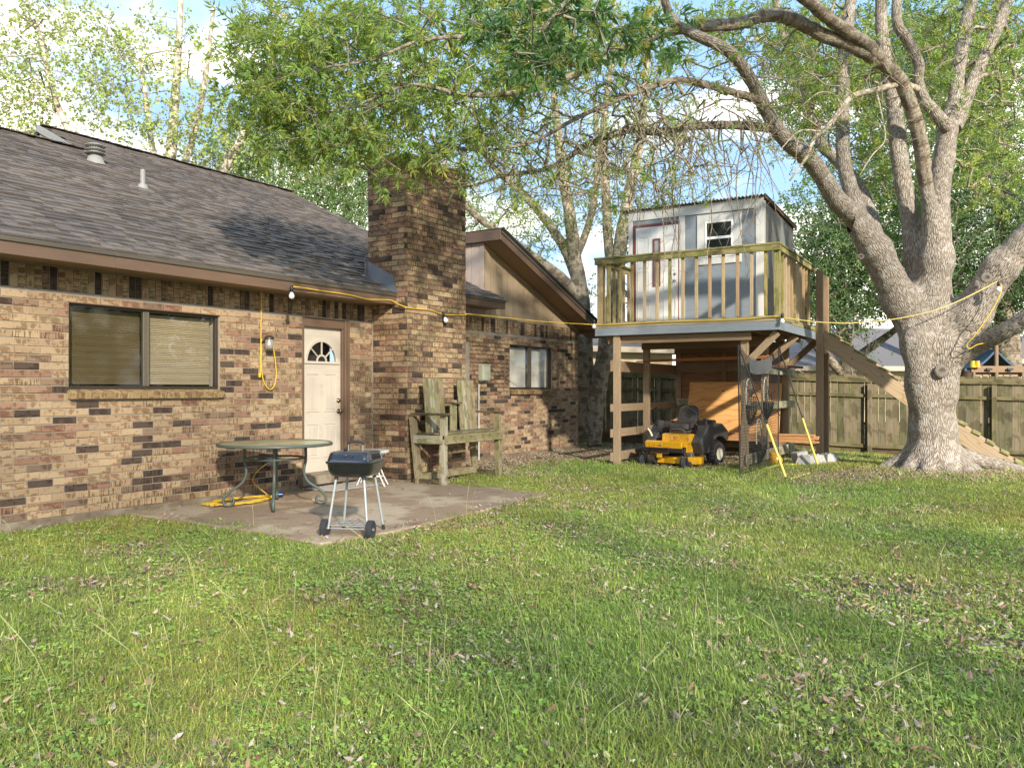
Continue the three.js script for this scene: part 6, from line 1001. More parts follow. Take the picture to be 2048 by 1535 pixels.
// ----- the large tree at the right -----
{
  const f = rng(71), tree = thing('large_tree', 'large spreading tree with thick forked grey trunk at the right of the yard', 'tree', [7.1, 0, -13.95]), o = tree.position;
  // limbs: px, py, depth, radius
  const T = {
    a: [[1778, 560, 13.7, 0.2], [1752, 500, 13.5, 0.19], [1718, 440, 13.3, 0.18], [1675, 401, 13.0, 0.155], [1628, 328, 12.6, 0.13], [1573, 281, 12.2, 0.115], [1536, 226, 11.9, 0.1], [1505, 165, 11.6, 0.09], [1461, 105, 11.2, 0.08], [1403, 75, 10.8, 0.07], [1345, 40, 10.5, 0.06], [1320, -40, 10.2, 0.05]],
    b: [[1735, 470, 13.5, 0.12], [1712, 410, 13.6, 0.135], [1693, 347, 13.7, 0.12], [1686, 292, 13.8, 0.112], [1686, 219, 13.9, 0.11], [1687, 146, 14, 0.105], [1689, 98, 14.1, 0.1], [1697, 36, 14.2, 0.1], [1706, -40, 14.3, 0.09]],
    c: [[1762, 500, 14.0, 0.12], [1742, 430, 14.5, 0.11], [1722, 380, 14.9, 0.11], [1680, 325, 15.2, 0.105], [1646, 292, 15.4, 0.1], [1620, 219, 15.6, 0.1], [1606, 164, 15.7, 0.09], [1580, 109, 15.8, 0.085], [1555, 18, 16, 0.08], [1545, -40, 16, 0.07]],
    d: [[1852, 590, 14.0, 0.2], [1836, 510, 14.1, 0.17], [1822, 440, 14.1, 0.155], [1806, 360, 14.1, 0.145], [1797, 290, 14.1, 0.14], [1789, 210, 14.2, 0.13], [1772, 120, 14.3, 0.11], [1763, 36, 14.4, 0.1], [1762, -40, 14.4, 0.09]],
    e: [[1866, 590, 13.7, 0.22], [1874, 520, 13.7, 0.2], [1876, 456, 13.7, 0.185], [1879, 380, 13.7, 0.175], [1890, 310, 13.7, 0.165], [1898, 248, 13.7, 0.155], [1912, 200, 13.8, 0.12], [1916, 146, 13.9, 0.11], [1929, 73, 14, 0.108], [1947, -20, 14.1, 0.1]],
    e2: [[1895, 255, 13.6, 0.12], [1876, 232, 13.5, 0.1], [1850, 200, 13.4, 0.088], [1837, 164, 13.3, 0.085], [1838, 128, 13.2, 0.082], [1818, 84, 13.1, 0.08], [1795, 47, 13.0, 0.078], [1797, -30, 12.9, 0.07]],
    e3: [[1908, 255, 13.8, 0.13], [1927, 215, 13.9, 0.11], [1947, 160, 14, 0.105], [1974, 102, 14.1, 0.1], [2003, 36, 14.2, 0.1], [2028, -30, 14.3, 0.09]],
    g: [[1862, 420, 13.6, 0.1], [1851, 360, 13.4, 0.115], [1843, 292, 13.2, 0.118], [1826, 222, 13.0, 0.112], [1800, 160, 12.8, 0.11], [1755, 120, 12.5, 0.11], [1704, 91, 12.3, 0.105], [1646, 70, 12.0, 0.1], [1584, 38, 11.7, 0.095], [1536, 30, 11.5, 0.09], [1478, 46, 11.2, 0.085], [1410, 52, 10.9, 0.075], [1342, 62, 10.6, 0.065], [1260, 90, 10.3, 0.052], [1170, 140, 10, 0.045], [1060, 180, 9.7, 0.035], [940, 190, 9.4, 0.027], [820, 170, 9.1, 0.02], [700, 215, 8.9, 0.014], [600, 230, 8.8, 0.01]],
    h: [[1795, 155, 12.8, 0.11], [1777, 138, 12.6, 0.1], [1733, 88, 12.3, 0.095], [1690, 60, 12.0, 0.09], [1653, 33, 11.7, 0.085], [1600, -10, 11.2, 0.08], [1480, -70, 10, 0.07], [1330, -90, 8.4, 0.055], [1210, -60, 7, 0.038], [1130, 5, 6, 0.02], [1085, 60, 5.6, 0.01]],
    r: [[1935, 640, 13.6, 0.22], [1973, 585, 13.4, 0.21], [2005, 530, 13.2, 0.215], [2050, 480, 13.0, 0.22], [2110, 420, 12.8, 0.2], [2170, 340, 12.6, 0.18], [2220, 230, 12.4, 0.15], [2260, 100, 12.2, 0.12], [2280, -60, 12, 0.1]],
    s: [[1920, 710, 13.6, 0.13], [1945, 696, 13.4, 0.13], [1975, 680, 13.1, 0.135], [2010, 662, 12.8, 0.13], [2055, 636, 12.5, 0.12], [2130, 600, 12, 0.1], [2250, 560, 11.5, 0.07]],
    i: [[1548, 256, 12.0, 0.07], [1461, 250, 11.9, 0.062], [1376, 253, 11.8, 0.06], [1308, 264, 11.7, 0.052], [1268, 259, 11.6, 0.05], [1222, 270, 11.5, 0.045], [1171, 290, 11.4, 0.04], [1120, 326, 11.3, 0.036], [1085, 340, 11.2, 0.03], [1010, 350, 11.0, 0.022], [940, 372, 10.8, 0.016], [850, 378, 10.5, 0.01], [760, 392, 10.2, 0.007]],
    j: [[1521, 200, 11.7, 0.06], [1444, 178, 11.5, 0.05], [1376, 161, 11.3, 0.046], [1342, 162, 11.1, 0.042], [1290, 178, 10.9, 0.036], [1222, 205, 10.7, 0.032], [1154, 236, 10.5, 0.026], [1060, 285, 10.3, 0.02], [960, 300, 10.1, 0.015], [840, 290, 9.8, 0.011], [720, 300, 9.5, 0.008]],
    k: [[1170, 140, 10, 0.03], [1080, 100, 9.8, 0.028], [960, 75, 9.5, 0.026], [840, 82, 9.2, 0.02], [740, 120, 9, 0.015], [620, 140, 8.8, 0.01], [520, 170, 8.7, 0.006]],
  };
  const L = {}; for (const k in T) L[k] = limb(T[k]);
  const dead = limb([[1836, 178, 13.1, 0.055], [1806, 168, 12.9, 0.052], [1755, 179, 12.6, 0.045], [1704, 193, 12.3, 0.042], [1682, 219, 12.2, 0.04], [1657, 252, 12.1, 0.036], [1631, 274, 12.0, 0.03], [1613, 314, 11.9, 0.022], [1580, 361, 11.8, 0.012]]);
  // trunk and the roots of its five stems: one blended surface
  const bones = [], bone = (a, b, ra, rb) => bones.push({ a, b, ra, rb });
  const P = (px, py, d) => at(px, py, d);
  const t0 = P(1867, 985, 13.95), t1 = P(1866, 860, 13.95), t2 = P(1861, 770, 13.95), t3 = P(1860, 690, 13.9);
  bone(t0, t1, 0.38, 0.35); bone(t1, t2, 0.35, 0.36); bone(t2, t3, 0.36, 0.40);
  bone(t3, P(1800, 600, 13.75), 0.36, 0.265); bone(P(1800, 600, 13.75), P(1752, 500, 13.5), 0.27, 0.235); bone(P(1752, 500, 13.5), P(1690, 415, 13.12), 0.232, 0.14); bone(P(1745, 490, 13.55), P(1712, 410, 13.6), 0.17, 0.11); bone(P(1765, 520, 13.8), P(1742, 430, 14.5), 0.17, 0.09);
  bone(t3, P(1860, 590, 13.85), 0.38, 0.3); bone(P(1862, 600, 13.8), P(1874, 520, 13.7), 0.28, 0.242); bone(P(1874, 520, 13.7), P(1879, 385, 13.7), 0.242, 0.15); bone(P(1852, 600, 14), P(1836, 510, 14.1), 0.25, 0.205); bone(P(1836, 510, 14.1), P(1812, 395, 14.1), 0.205, 0.12); bone(P(1868, 470, 13.65), P(1852, 365, 13.4), 0.15, 0.095);
  bone(t3, P(1940, 632, 13.55), 0.36, 0.285); bone(P(1940, 632, 13.55), P(2005, 530, 13.2), 0.29, 0.245); bone(P(2005, 530, 13.2), P(2046, 484, 13.02), 0.245, 0.17); bone(P(1890, 725, 13.75), P(1960, 688, 13.25), 0.2, 0.145);
  bone(P(1846, 800, 13.8), P(1828, 680, 13.62), 0.2, 0.2); bone(P(1888, 790, 13.8), P(1890, 690, 13.6), 0.2, 0.2);
  for (const [a, r, w, dz] of [[2.8, 0.72, 0.19, -0.08], [2.2, 0.64, 0.21, -0.06], [1.6, 0.62, 0.2, -0.06], [1.0, 0.72, 0.21, -0.06], [0.42, 0.74, 0.2, -0.06], [-0.06, 1.9, 0.12, -0.05], [-0.9, 0.9, 0.2, -0.06], [-1.8, 0.9, 0.2, -0.06], [-2.7, 0.9, 0.2, -0.06]]) bone(V(t0.x + 0.24 * Math.cos(a), 0.32, t0.z + 0.24 * Math.sin(a)), V(t0.x + r * Math.cos(a), dz, t0.z + r * Math.sin(a)), 0.165, w * 0.45);
  const sd = (p) => { let d = 1e3; for (const { a, b, ra, rb } of bones) { const abx = b.x - a.x, aby = b.y - a.y, abz = b.z - a.z, apx = p.x - a.x, apy = p.y - a.y, apz = p.z - a.z, t = clamp((apx * abx + apy * aby + apz * abz) / (abx * abx + aby * aby + abz * abz), 0, 1), e = Math.hypot(apx - abx * t, apy - aby * t, apz - abz * t) - lerp(ra, rb, t), k = 0.16, h = Math.max(k - Math.abs(d - e), 0) / k; d = Math.min(d, e) - h * h * k * 0.25; } return d - 0.022 * fbm3(p.x * 3.1, p.y * 1.6, p.z * 3.1, 3) - 0.012 * noise3.noise(p.x * 9, p.y * 3, p.z * 9); };
  const N = 128, mc = new MarchingCubes(N, M.bark, false, false, 400000), lo = V(5.4, -0.25, -15.6), hi = V(9.6, 5.0, -12.4), half = N / 2, p = V();
  mc.isolation = 0; const W = (i, k) => lerp(lo.getComponent(k), hi.getComponent(k), ((i - half) / half + 1) / 2);
  for (let z = 0; z < N; z++) for (let y = 0; y < N; y++) for (let x = 0; x < N; x++) { p.set(W(x, 0), W(y, 1), W(z, 2)); mc.field[x + y * N + z * N * N] = -sd(p); }
  mc.update();
  const cnt = mc.count, pa = new Float32Array(cnt * 3), na = new Float32Array(cnt * 3), ua = new Float32Array(cnt * 2), src = mc.positionArray, ha = V(), tri = [V(), V(), V()], ctr = V();
  for (let i = 0; i < cnt; i += 3) {
    for (let k = 0; k < 3; k++) { const q = tri[k]; for (let c = 0; c < 3; c++) q.setComponent(c, lerp(lo.getComponent(c), hi.getComponent(c), (src[(i + k) * 3 + c] + 1) / 2)); }
    ctr.copy(tri[0]).add(tri[1]).add(tri[2]).multiplyScalar(1 / 3); let best = 0, bd = 1e9, bt = 0;
    bones.forEach((b, j) => { const ab = ha.subVectors(b.b, b.a), t = clamp((ctr.x - b.a.x) * ab.x + (ctr.y - b.a.y) * ab.y + (ctr.z - b.a.z) * ab.z, 0, ab.lengthSq()) / ab.lengthSq(), d = Math.hypot(ctr.x - b.a.x - ab.x * t, ctr.y - b.a.y - ab.y * t, ctr.z - b.a.z - ab.z * t) - lerp(b.ra, b.rb, t); if (d < bd) { bd = d; best = j; } });
    const b = bones[best], ax = V().subVectors(b.b, b.a), len = ax.length(); ax.normalize(); const e1 = V(0, 0, 1).addScaledVector(ax, -ax.z).normalize(), e2 = V().crossVectors(ax, e1), rm = (b.ra + b.rb) / 2; let a0 = null;
    for (let k = 0; k < 3; k++) {
      const q = tri[k], d = V().subVectors(q, b.a); let a = Math.atan2(d.dot(e2), d.dot(e1)); if (a0 === null) a0 = a; else { if (a - a0 > Math.PI) a -= 2 * Math.PI; if (a - a0 < -Math.PI) a += 2 * Math.PI; }
      const j = i + k; pa[j * 3] = q.x - o.x; pa[j * 3 + 1] = q.y; pa[j * 3 + 2] = q.z - o.z; ua[j * 2] = a * rm + best * 0.37; ua[j * 2 + 1] = d.dot(ax) + best * 0.61;
      const h = 0.012, s0 = sd(q), gx = sd(p.set(q.x + h, q.y, q.z)) - s0, gy = sd(p.set(q.x, q.y + h, q.z)) - s0, gz = sd(p.set(q.x, q.y, q.z + h)) - s0, l = Math.hypot(gx, gy, gz) || 1; na[j * 3] = gx / l; na[j * 3 + 1] = gy / l; na[j * 3 + 2] = gz / l;
    }
  }
  const tg = new THREE.BufferGeometry(); tg.setAttribute('position', new THREE.BufferAttribute(pa, 3)); tg.setAttribute('normal', new THREE.BufferAttribute(na, 3)); tg.setAttribute('uv', new THREE.BufferAttribute(ua, 2));
  mesh('trunk', tg, M.bark, tree);
  const mv = (g) => g.translate(-o.x, -o.y, -o.z);
  // knots and scars
  const knot = (px, py, d, r, nrm) => { const q = at(px, py, d), g = lathe([[r, 0], [r * 1.05, r * 0.15], [r * 0.8, r * 0.45], [r * 0.5, r * 0.4], [r * 0.25, r * 0.05], [0, -r * 0.1]], 14); g.applyQuaternion(new THREE.Quaternion().setFromUnitVectors(V(0, 1, 0), nrm.normalize())).translate(q.x, q.y, q.z); return mv(clean(g)); };
  for (const k of [knot(1973, 556, 13.0, 0.085, V(-0.35, 0.3, 1)), knot(1882, 742, 13.46, 0.11, V(0.1, 0, 1)), knot(1852, 592, 13.6, 0.07, V(-0.2, 0.2, 1)), knot(1722, 513, 13.3, 0.05, V(-0.3, 0, 1)), knot(1876, 403, 13.52, 0.05, V(0, 0.1, 1))]) mesh('knot', k, M.bark, tree);
  for (const k in L) mesh('limb', mv(limbGeo(L[k], L[k].r[0] > 0.1 ? 14 : 9, f)), L[k].r[0] > 0.11 ? M.bark : M.barkLimb, tree);
  const deadG = [limbGeo(dead, 9, f)]; for (const t of [[[1640, 262, 12, 0.016], [1600, 262, 11.9, 0.012], [1560, 300, 11.7, 0.006]], [[1752, 180, 12.6, 0.018], [1765, 235, 12.5, 0.012], [1770, 280, 12.5, 0.012], [1745, 310, 12.4, 0.01], [1720, 350, 12.3, 0.006]], [[1684, 216, 12.2, 0.02], [1670, 190, 12.1, 0.013], [1640, 185, 12, 0.01], [1600, 215, 11.9, 0.005]], [[1620, 295, 11.9, 0.012], [1600, 275, 11.8, 0.008], [1590, 340, 11.7, 0.004]]]) deadG.push(limbGeo(limb(t), 5, f)); mesh('dead_limb', mv(join(deadG)), M.deadLimb, tree);
  // twigs and leaves
  const seeds = limbSeeds([L.g, L.k, L.i, L.j, L.h].map((l) => ({ pts: l.pts, r: l.r })), 0.25), seedsR = limbSeeds([L.a, L.b, L.c, L.d, L.e, L.e2, L.e3, L.r, L.s, L.g].map((l) => ({ pts: l.pts, r: l.r })), 0.3);
  const dense = pxBlob([[560, 100, 105, 110, 8.4, 10.2, 170], [700, 150, 180, 150, 8.6, 11, 360], [900, 90, 220, 130, 8.8, 11.4, 300], [600, 255, 110, 60, 8.6, 10, 95], [500, 190, 70, 45, 8.6, 9.6, 50], [760, 300, 110, 60, 9, 10.4, 70], [900, 250, 140, 80, 9.4, 11, 80], [1080, 50, 150, 90, 9, 11.5, 120]], f);
  const nearT = pxBlob([[1150, 50, 190, 70, 5.3, 6.3, 30], [1070, 130, 90, 50, 5.3, 6.0, 15], [1260, 90, 75, 60, 5.4, 6.0, 12], [1010, 20, 120, 50, 5.6, 6.6, 12]], f);
  const bare = pxBlob([[1190, 280, 220, 160, 10.2, 12, 850], [1380, 270, 160, 130, 10.8, 12, 420], [1000, 310, 150, 90, 10, 11.2, 380], [1350, 120, 200, 90, 10.6, 12, 260], [1600, 200, 130, 120, 11, 12.6, 130], [1800, 170, 120, 120, 12, 13.4, 110], [860, 360, 110, 50, 9.9, 10.8, 60], [1500, 130, 140, 100, 10.6, 12, 110]], f);
  const right = pxBlob([[1660, 110, 110, 110, 13.5, 17, 200], [1800, 150, 110, 150, 14.6, 17.5, 190], [1960, 120, 120, 130, 13.5, 17.5, 280], [1990, 300, 80, 110, 13.8, 17, 170], [1600, 230, 70, 90, 13, 16, 90], [1750, 330, 70, 80, 14.8, 17, 80], [1500, 60, 120, 60, 12, 15, 120]], f);
  const over = blob([[3.5, 9.4, -10, 6, 1.6, 4, 70], [9.5, 9.8, -13, 5, 2, 4, 50]], f);
  const g1 = growTree(seeds, [...dense, ...nearT], f, { step: 0.3, jit: 0.1, tip: 0.0055, pow: 0.42, droop: 0.08 }), g2 = growTree(limbSeeds([L.g, L.k, L.i, L.j, L.h, L.a, L.e2].map((l) => ({ pts: l.pts, r: l.r })), 0.25), bare, f, { step: 0.28, jit: 0.1, tip: 0.0042, pow: 0.40, droop: 0.14 }), g3 = growTree(seedsR, right, f, { step: 0.3, jit: 0.1, tip: 0.005, pow: 0.42, droop: 0.05 }), g4 = growTree(seedsR, over, f, { step: 0.7, jit: 0.2, tip: 0.006 });
  // long bare shoots that hang in front of the cabin
  const hang = []; for (let i = 0; i < 46; i++) { const s = L.i.pts[Math.floor(rr(0, 62, f))].clone().lerp(L.j.pts[Math.floor(rr(0, 40, f))], f() * 0.5), n = 7, ln = rr(0.5, 1.9, f), pts = [s]; let d = V(rr(-1.2, 1.2, f), -0.3, rr(-0.6, 0.8, f)); for (let k = 1; k < n; k++) { d.add(V(rr(-0.3, 0.3, f), -0.2, rr(-0.25, 0.25, f))).normalize(); pts.push(pts[k - 1].clone().addScaledVector(d, ln / n)); } hang.push(sweep(pts, pts.map((_, k) => 0.0095 * (1 - k / n) + 0.003), 4, false, 0, f)); for (let k = 2; k < n; k++) if (f() < 0.8) { const q = pts[k], e = rdir(f, -0.5); hang.push(sweep([q, q.clone().addScaledVector(e, 0.12), q.clone().addScaledVector(e, 0.24).add(V(0, -0.06, 0))], [0.004, 0.003, 0.002], 3, false, 0, f)); } }
  const cabinHang = [[1440, 330], [1475, 345], [1395, 350], [1500, 320], [1360, 370], [1310, 390], [1540, 330]]; for (const [px, py] of cabinHang) for (let j = 0; j < 2; j++) { const n = 8, pts = [at(px + rr(-12, 12, f), py - 90, 11.8)], ln = rr(1.2, 2.5, f); let d = V(rr(-0.7, 0.7, f), -1, 0); for (let k = 1; k < n; k++) { d.add(V(rr(-0.35, 0.35, f), -0.3, rr(-0.2, 0.2, f))).normalize(); pts.push(pts[k - 1].clone().addScaledVector(d, ln / n)); } hang.push(sweep(pts, pts.map((_, k) => 0.009 * (1 - k / n) + 0.003), 4, false, 0, f)); for (let k = 2; k < n; k++) { const q = pts[k], e = rdir(f, -0.6); hang.push(sweep([q, q.clone().addScaledVector(e, 0.15), q.clone().addScaledVector(e, 0.28).add(V(0, -0.08, 0))], [0.0045, 0.0035, 0.002], 3, false, 0, f)); } }
  stuff(mesh('twigs', mv(join([...g1.geo, ...g2.geo, ...g3.geo, ...g4.geo, ...hang])), M.twig, tree));
  const S = [0, 1, 2].map(() => sprig(13, 0.24, 0.105, 0.026, f, { spread: 1.05, cluster: 0.7, tassel: 5, hang: 0.35, cols: GREEN })), Sn = sprig(20, 0.18, 0.1, 0.025, f, { spread: 1.15, cluster: 0.8, tassel: 16, hang: 0.5, cols: [[0.10, 0.24, 0.03], [0.14, 0.29, 0.035], [0.08, 0.19, 0.025]] }), Sl = sprig(7, 0.2, 0.05, 0.016, f, { spread: 1, hang: 0.2, cols: GREEN });
  const place = (tips, k, sc = 1, up = -0.1, js = 0.16) => tips.flatMap((t) => Array.from({ length: k }, (_, i) => ({ p: t.p.clone().sub(o).add(V(f() - 0.5, f() - 0.5, f() - 0.5).multiplyScalar(i ? js * 2 : 0.02)), dir: t.dir.clone().multiplyScalar(0.7).add(rdir(f, up)).normalize(), s: sc * (0.55 + 0.75 * f()) })));
  const tint = (p, f2) => { const v = 0.8 + 0.4 * f2(), w = f2() < 0.25 ? 1.35 : 1; return [v * w, v * (0.95 + 0.1 * f2()) * (w > 1 ? 1.1 : 1), v]; };
  const g1n = g1.tips.filter((t) => -t.p.z < 6.7), g1d = g1.tips.filter((t) => -t.p.z >= 6.7);
  const d3 = [[], [], []]; place(g1d, 2).forEach((q, i) => d3[i % 3].push(q)); d3.forEach((l, i) => foliage(tree, S[i], l, f, tint));
  foliage(tree, Sn, place(g1n, 2, 1.0, -0.35, 0.13), f, tint);
  foliage(tree, Sl, place(g2.tips.filter((t, i) => i % 3 === 0), 1, 1.0, 0), f, tint); foliage(tree, S[1], place(g2.tips.filter((_, i) => i % 14 === 0), 1), f, tint);
  foliage(tree, S[0], place(g3.tips, 2, 1.0, 0, 0.25), f, tint);
  foliage(tree, S[2], place(g4.tips, 3, 1.4, 0, 0.4), f, tint);
}

// ----- a tree with stems, crown blobs and leaves -----
function tree(name, label, base, stems, targets, o = {}) {
  const f = rng(o.seed || 5), t = thing(name, label, 'tree', [base.x, 0, base.z], 0, o.group), pos = t.position, mv = (g) => g.translate(-pos.x, 0, -pos.z);
  const ls = stems.map((s) => Array.isArray(s) ? limb(s, 6) : s); ls.forEach((l, i) => mesh(i ? 'limb' : 'trunk', mv(limbGeo(l, 10, f)), o.bark || M.barkPale, t));
  const g = growTree(limbSeeds(ls, 0.4), targets(f), f, { step: o.step || 0.5, jit: 0.25, tip: o.tip || 0.006, pow: 0.42, droop: o.droop || 0 });
  stuff(mesh('twigs', mv(join(g.geo)), o.twig || M.twig, t));
  const sp = sprig(o.n || 10, o.len || 0.4, o.L || 0.1, o.W || 0.05, f, { spread: 1.1, hang: 0.2, cols: o.cols || GREEN });
  const pl = g.tips.flatMap((q) => Array.from({ length: o.k || 3 }, () => ({ p: q.p.clone().sub(pos).add(V(f() - 0.5, f() - 0.5, f() - 0.5).multiplyScalar(o.js || 0.6)), dir: q.dir.clone().multiplyScalar(0.5).add(rdir(f, 0.1)).normalize(), s: (o.sc || 1) * (0.75 + 0.5 * f()) })));
  foliage(t, sp, pl, f, (p, f2) => { const v = 0.75 + 0.5 * f2(); return [v, v * (0.95 + 0.1 * f2()), v]; });
  return t;
}
// stem through world points
const stem = (list) => { const pts = smooth(list.map((a) => V(a[0], a[1], a[2])), (list.length - 1) * 6), r = pts.map((_, i) => { const t = i / 6, k = Math.min(list.length - 2, Math.floor(t)); return lerp(list[k][3], list[k + 1][3], t - k); }); return { pts, r }; };
// behind the wing: pale multi-stemmed tree
tree('slender_tree', 'pale tree with two leaning trunks and sparse leaves between the wing and the playhouse', at(1180, 880, 20.2), [
  [[1176, 890, 20.2, 0.36], [1168, 800, 20.2, 0.27], [1166, 700, 20.2, 0.25], [1162, 600, 20.2, 0.22], [1150, 520, 20.3, 0.17], [1140, 430, 20.4, 0.15], [1124, 340, 20.5, 0.13], [1112, 230, 20.6, 0.1], [1105, 120, 20.7, 0.07], [1100, 0, 20.8, 0.05]],
  [[1182, 875, 20.1, 0.26], [1196, 780, 20.0, 0.22], [1211, 700, 19.9, 0.2], [1226, 600, 20, 0.18], [1240, 500, 20.1, 0.17], [1256, 400, 20.2, 0.15], [1280, 280, 20.3, 0.11], [1292, 150, 20.4, 0.08], [1300, 20, 20.5, 0.05]],
  [[1158, 590, 20.2, 0.15], [1110, 545, 20, 0.13], [1064, 512, 19.8, 0.12], [1000, 465, 19.6, 0.1], [946, 425, 19.4, 0.08], [900, 350, 19.2, 0.06], [860, 260, 19, 0.04]],
  [[1156, 560, 20.3, 0.14], [1120, 480, 20.5, 0.12], [1045, 385, 20.8, 0.1], [985, 330, 21, 0.08], [950, 230, 21.2, 0.05], [930, 100, 21.4, 0.03]],
  [[1228, 590, 20, 0.13], [1216, 480, 20.2, 0.12], [1212, 380, 20.4, 0.11], [1208, 250, 20.6, 0.09], [1222, 130, 20.8, 0.06], [1230, 0, 21, 0.04]],
  [[1150, 520, 20.3, 0.1], [1180, 440, 20.2, 0.09], [1195, 330, 20.1, 0.07], [1190, 200, 20, 0.05]],
], (f) => pxBlob([[1100, 250, 190, 200, 19, 22, 360], [1290, 330, 140, 200, 19, 22, 300], [1050, 460, 110, 70, 19, 21, 110], [1330, 480, 120, 90, 19.5, 22, 120], [1220, 620, 60, 60, 19.5, 21, 40], [960, 330, 80, 120, 19, 21.5, 120], [1250, 60, 200, 90, 19.5, 22, 200]], f), { seed: 21, L: 0.075, W: 0.034, n: 8, k: 2, js: 0.5, cols: GREEN, tip: 0.0065 });
// behind the house, left: pale-limbed tree in yellow-green young leaf
tree('sycamore', 'tall pale-limbed tree in yellow-green young leaf behind the roof at the left', V(-11, 0, -27), [
  stem([[-11, 0, -27, 0.4], [-11.1, 4, -27, 0.32], [-11.3, 7, -27, 0.24], [-11.1, 10, -27, 0.16], [-10.9, 13, -27, 0.1], [-10.8, 16, -27, 0.05]]),
  stem([[-11.2, 5, -27, 0.2], [-12.8, 7.5, -26.5, 0.15], [-14.2, 10, -26, 0.1], [-15, 13, -26, 0.05]]), stem([[-11.2, 5.5, -27, 0.2], [-9.6, 8, -26.7, 0.14], [-8.2, 10.4, -26.4, 0.1], [-7.4, 12.2, -26, 0.05]]), stem([[-11.2, 6.5, -27, 0.14], [-12, 9.5, -27.5, 0.1], [-12.6, 12.5, -28, 0.06]]), stem([[-11.1, 7.5, -27, 0.12], [-10, 10.5, -26.5, 0.09], [-9.4, 13.5, -26, 0.05]]),
], (f) => pxBlob([[110, 150, 150, 160, 24, 29, 170], [290, 160, 140, 130, 24, 29, 150], [430, 270, 90, 70, 25, 28, 80], [30, 180, 90, 120, 24, 28, 70], [130, 20, 130, 60, 24, 28, 36]], f), { seed: 31, L: 0.115, W: 0.095, n: 6, len: 0.45, k: 3, js: 0.8, cols: YGREEN, bark: mat([0.55, 0.52, 0.44], { map: rep(tBarkPale, 0.8) }), twig: mat([0.40, 0.36, 0.26], { map: rep(tBarkPale, 3) }) });
// behind the house, middle: bright green
tree('bushy_tree', 'bright green leafy tree behind the roof left of the chimney', V(-6.3, 0, -31), [stem([[-6.3, 0, -31, 0.3], [-6.4, 3, -31, 0.24], [-6.2, 6, -31, 0.16], [-6.3, 8.5, -31, 0.08]]), stem([[-6.3, 3.5, -31, 0.16], [-8, 5.5, -30.5, 0.1], [-9, 7.5, -30, 0.05]]), stem([[-6.3, 4, -31, 0.16], [-4.6, 6, -30.5, 0.1], [-3.8, 8, -30, 0.05]])],
  (f) => pxBlob([[640, 400, 130, 80, 28, 33, 300], [560, 330, 110, 80, 28, 33, 240], [720, 340, 90, 100, 28, 33, 220], [860, 420, 110, 80, 28, 33, 120], [470, 320, 70, 50, 28, 32, 90]], f), { seed: 41, L: 0.13, W: 0.05, n: 9, len: 0.45, k: 4, js: 0.9, cols: [[0.16, 0.28, 0.04], [0.2, 0.32, 0.05], [0.12, 0.22, 0.03]] });
// beyond the fence at the right
const bt = (name, label, px, d, tg, seed, o = {}) => { const b = at(px, 900, d), h = o.h || 7, x = b.x, z = b.z, r = o.r || 0.3; return tree(name, label, V(x, 0, z), [stem([[x, -0.2, z, r], [x + 0.1, h * 0.3, z, r * 0.8], [x - 0.1, h * 0.6, z, r * 0.55], [x, h, z, r * 0.2]]), stem([[x, h * 0.3, z, r * 0.5], [x - 1.6, h * 0.55, z + 0.4, r * 0.32], [x - 2.8, h * 0.72, z + 0.6, r * 0.15]]), stem([[x, h * 0.35, z, r * 0.5], [x + 1.7, h * 0.55, z - 0.2, r * 0.32], [x + 2.9, h * 0.75, z, r * 0.15]])], tg, { seed, L: 0.11, W: 0.045, n: 10, len: 0.42, k: 4, js: 0.9, cols: DGREEN, bark: M.barkLimb, group: 'trees beyond the fence at the right', ...o }); };
bt('shade_tree', 'dark green bushy tree beyond the fence between the cabin and the large trunk', 1690, 25, (f) => pxBlob([[1690, 540, 110, 110, 23, 27, 340], [1640, 600, 60, 60, 23, 26, 100], [1760, 450, 90, 110, 23, 27, 160], [1650, 430, 80, 80, 23, 27, 80]], f), 51, { h: 6 });
bt('shade_tree', 'dense dark green tree beyond the fence at the far right', 2010, 23, (f) => pxBlob([[1990, 420, 110, 160, 21, 25, 430], [1960, 600, 110, 70, 21.5, 24.5, 190], [2080, 520, 80, 120, 21, 24, 130], [1940, 250, 90, 100, 22, 26, 120]], f), 61, { h: 8, r: 0.4 });
bt('shade_tree', 'tall lighter green tree beyond the fence rising behind the large trunk', 1840, 30, (f) => pxBlob([[1850, 250, 120, 200, 28, 33, 340], [1780, 120, 110, 110, 28, 33, 120], [1900, 90, 130, 100, 28, 33, 140], [1830, 470, 110, 110, 28, 33, 150], [1690, 230, 80, 130, 28, 32, 90], [2010, 120, 90, 110, 28, 32, 110], [1600, 180, 60, 110, 28, 31, 70]], f), 71, { h: 11, r: 0.35, cols: [[0.12, 0.22, 0.03], [0.15, 0.26, 0.04], [0.09, 0.17, 0.025]], L: 0.14, W: 0.055 });
bt('bare_sapling', 'thin leafless grey sapling thicket beyond the fence under the ramp', 1710, 22, (f) => pxBlob([[1715, 680, 50, 45, 21.5, 22.5, 60]], f), 81, { h: 3.4, r: 0.04, k: 1, n: 4, L: 0.06, tip: 0.004 });
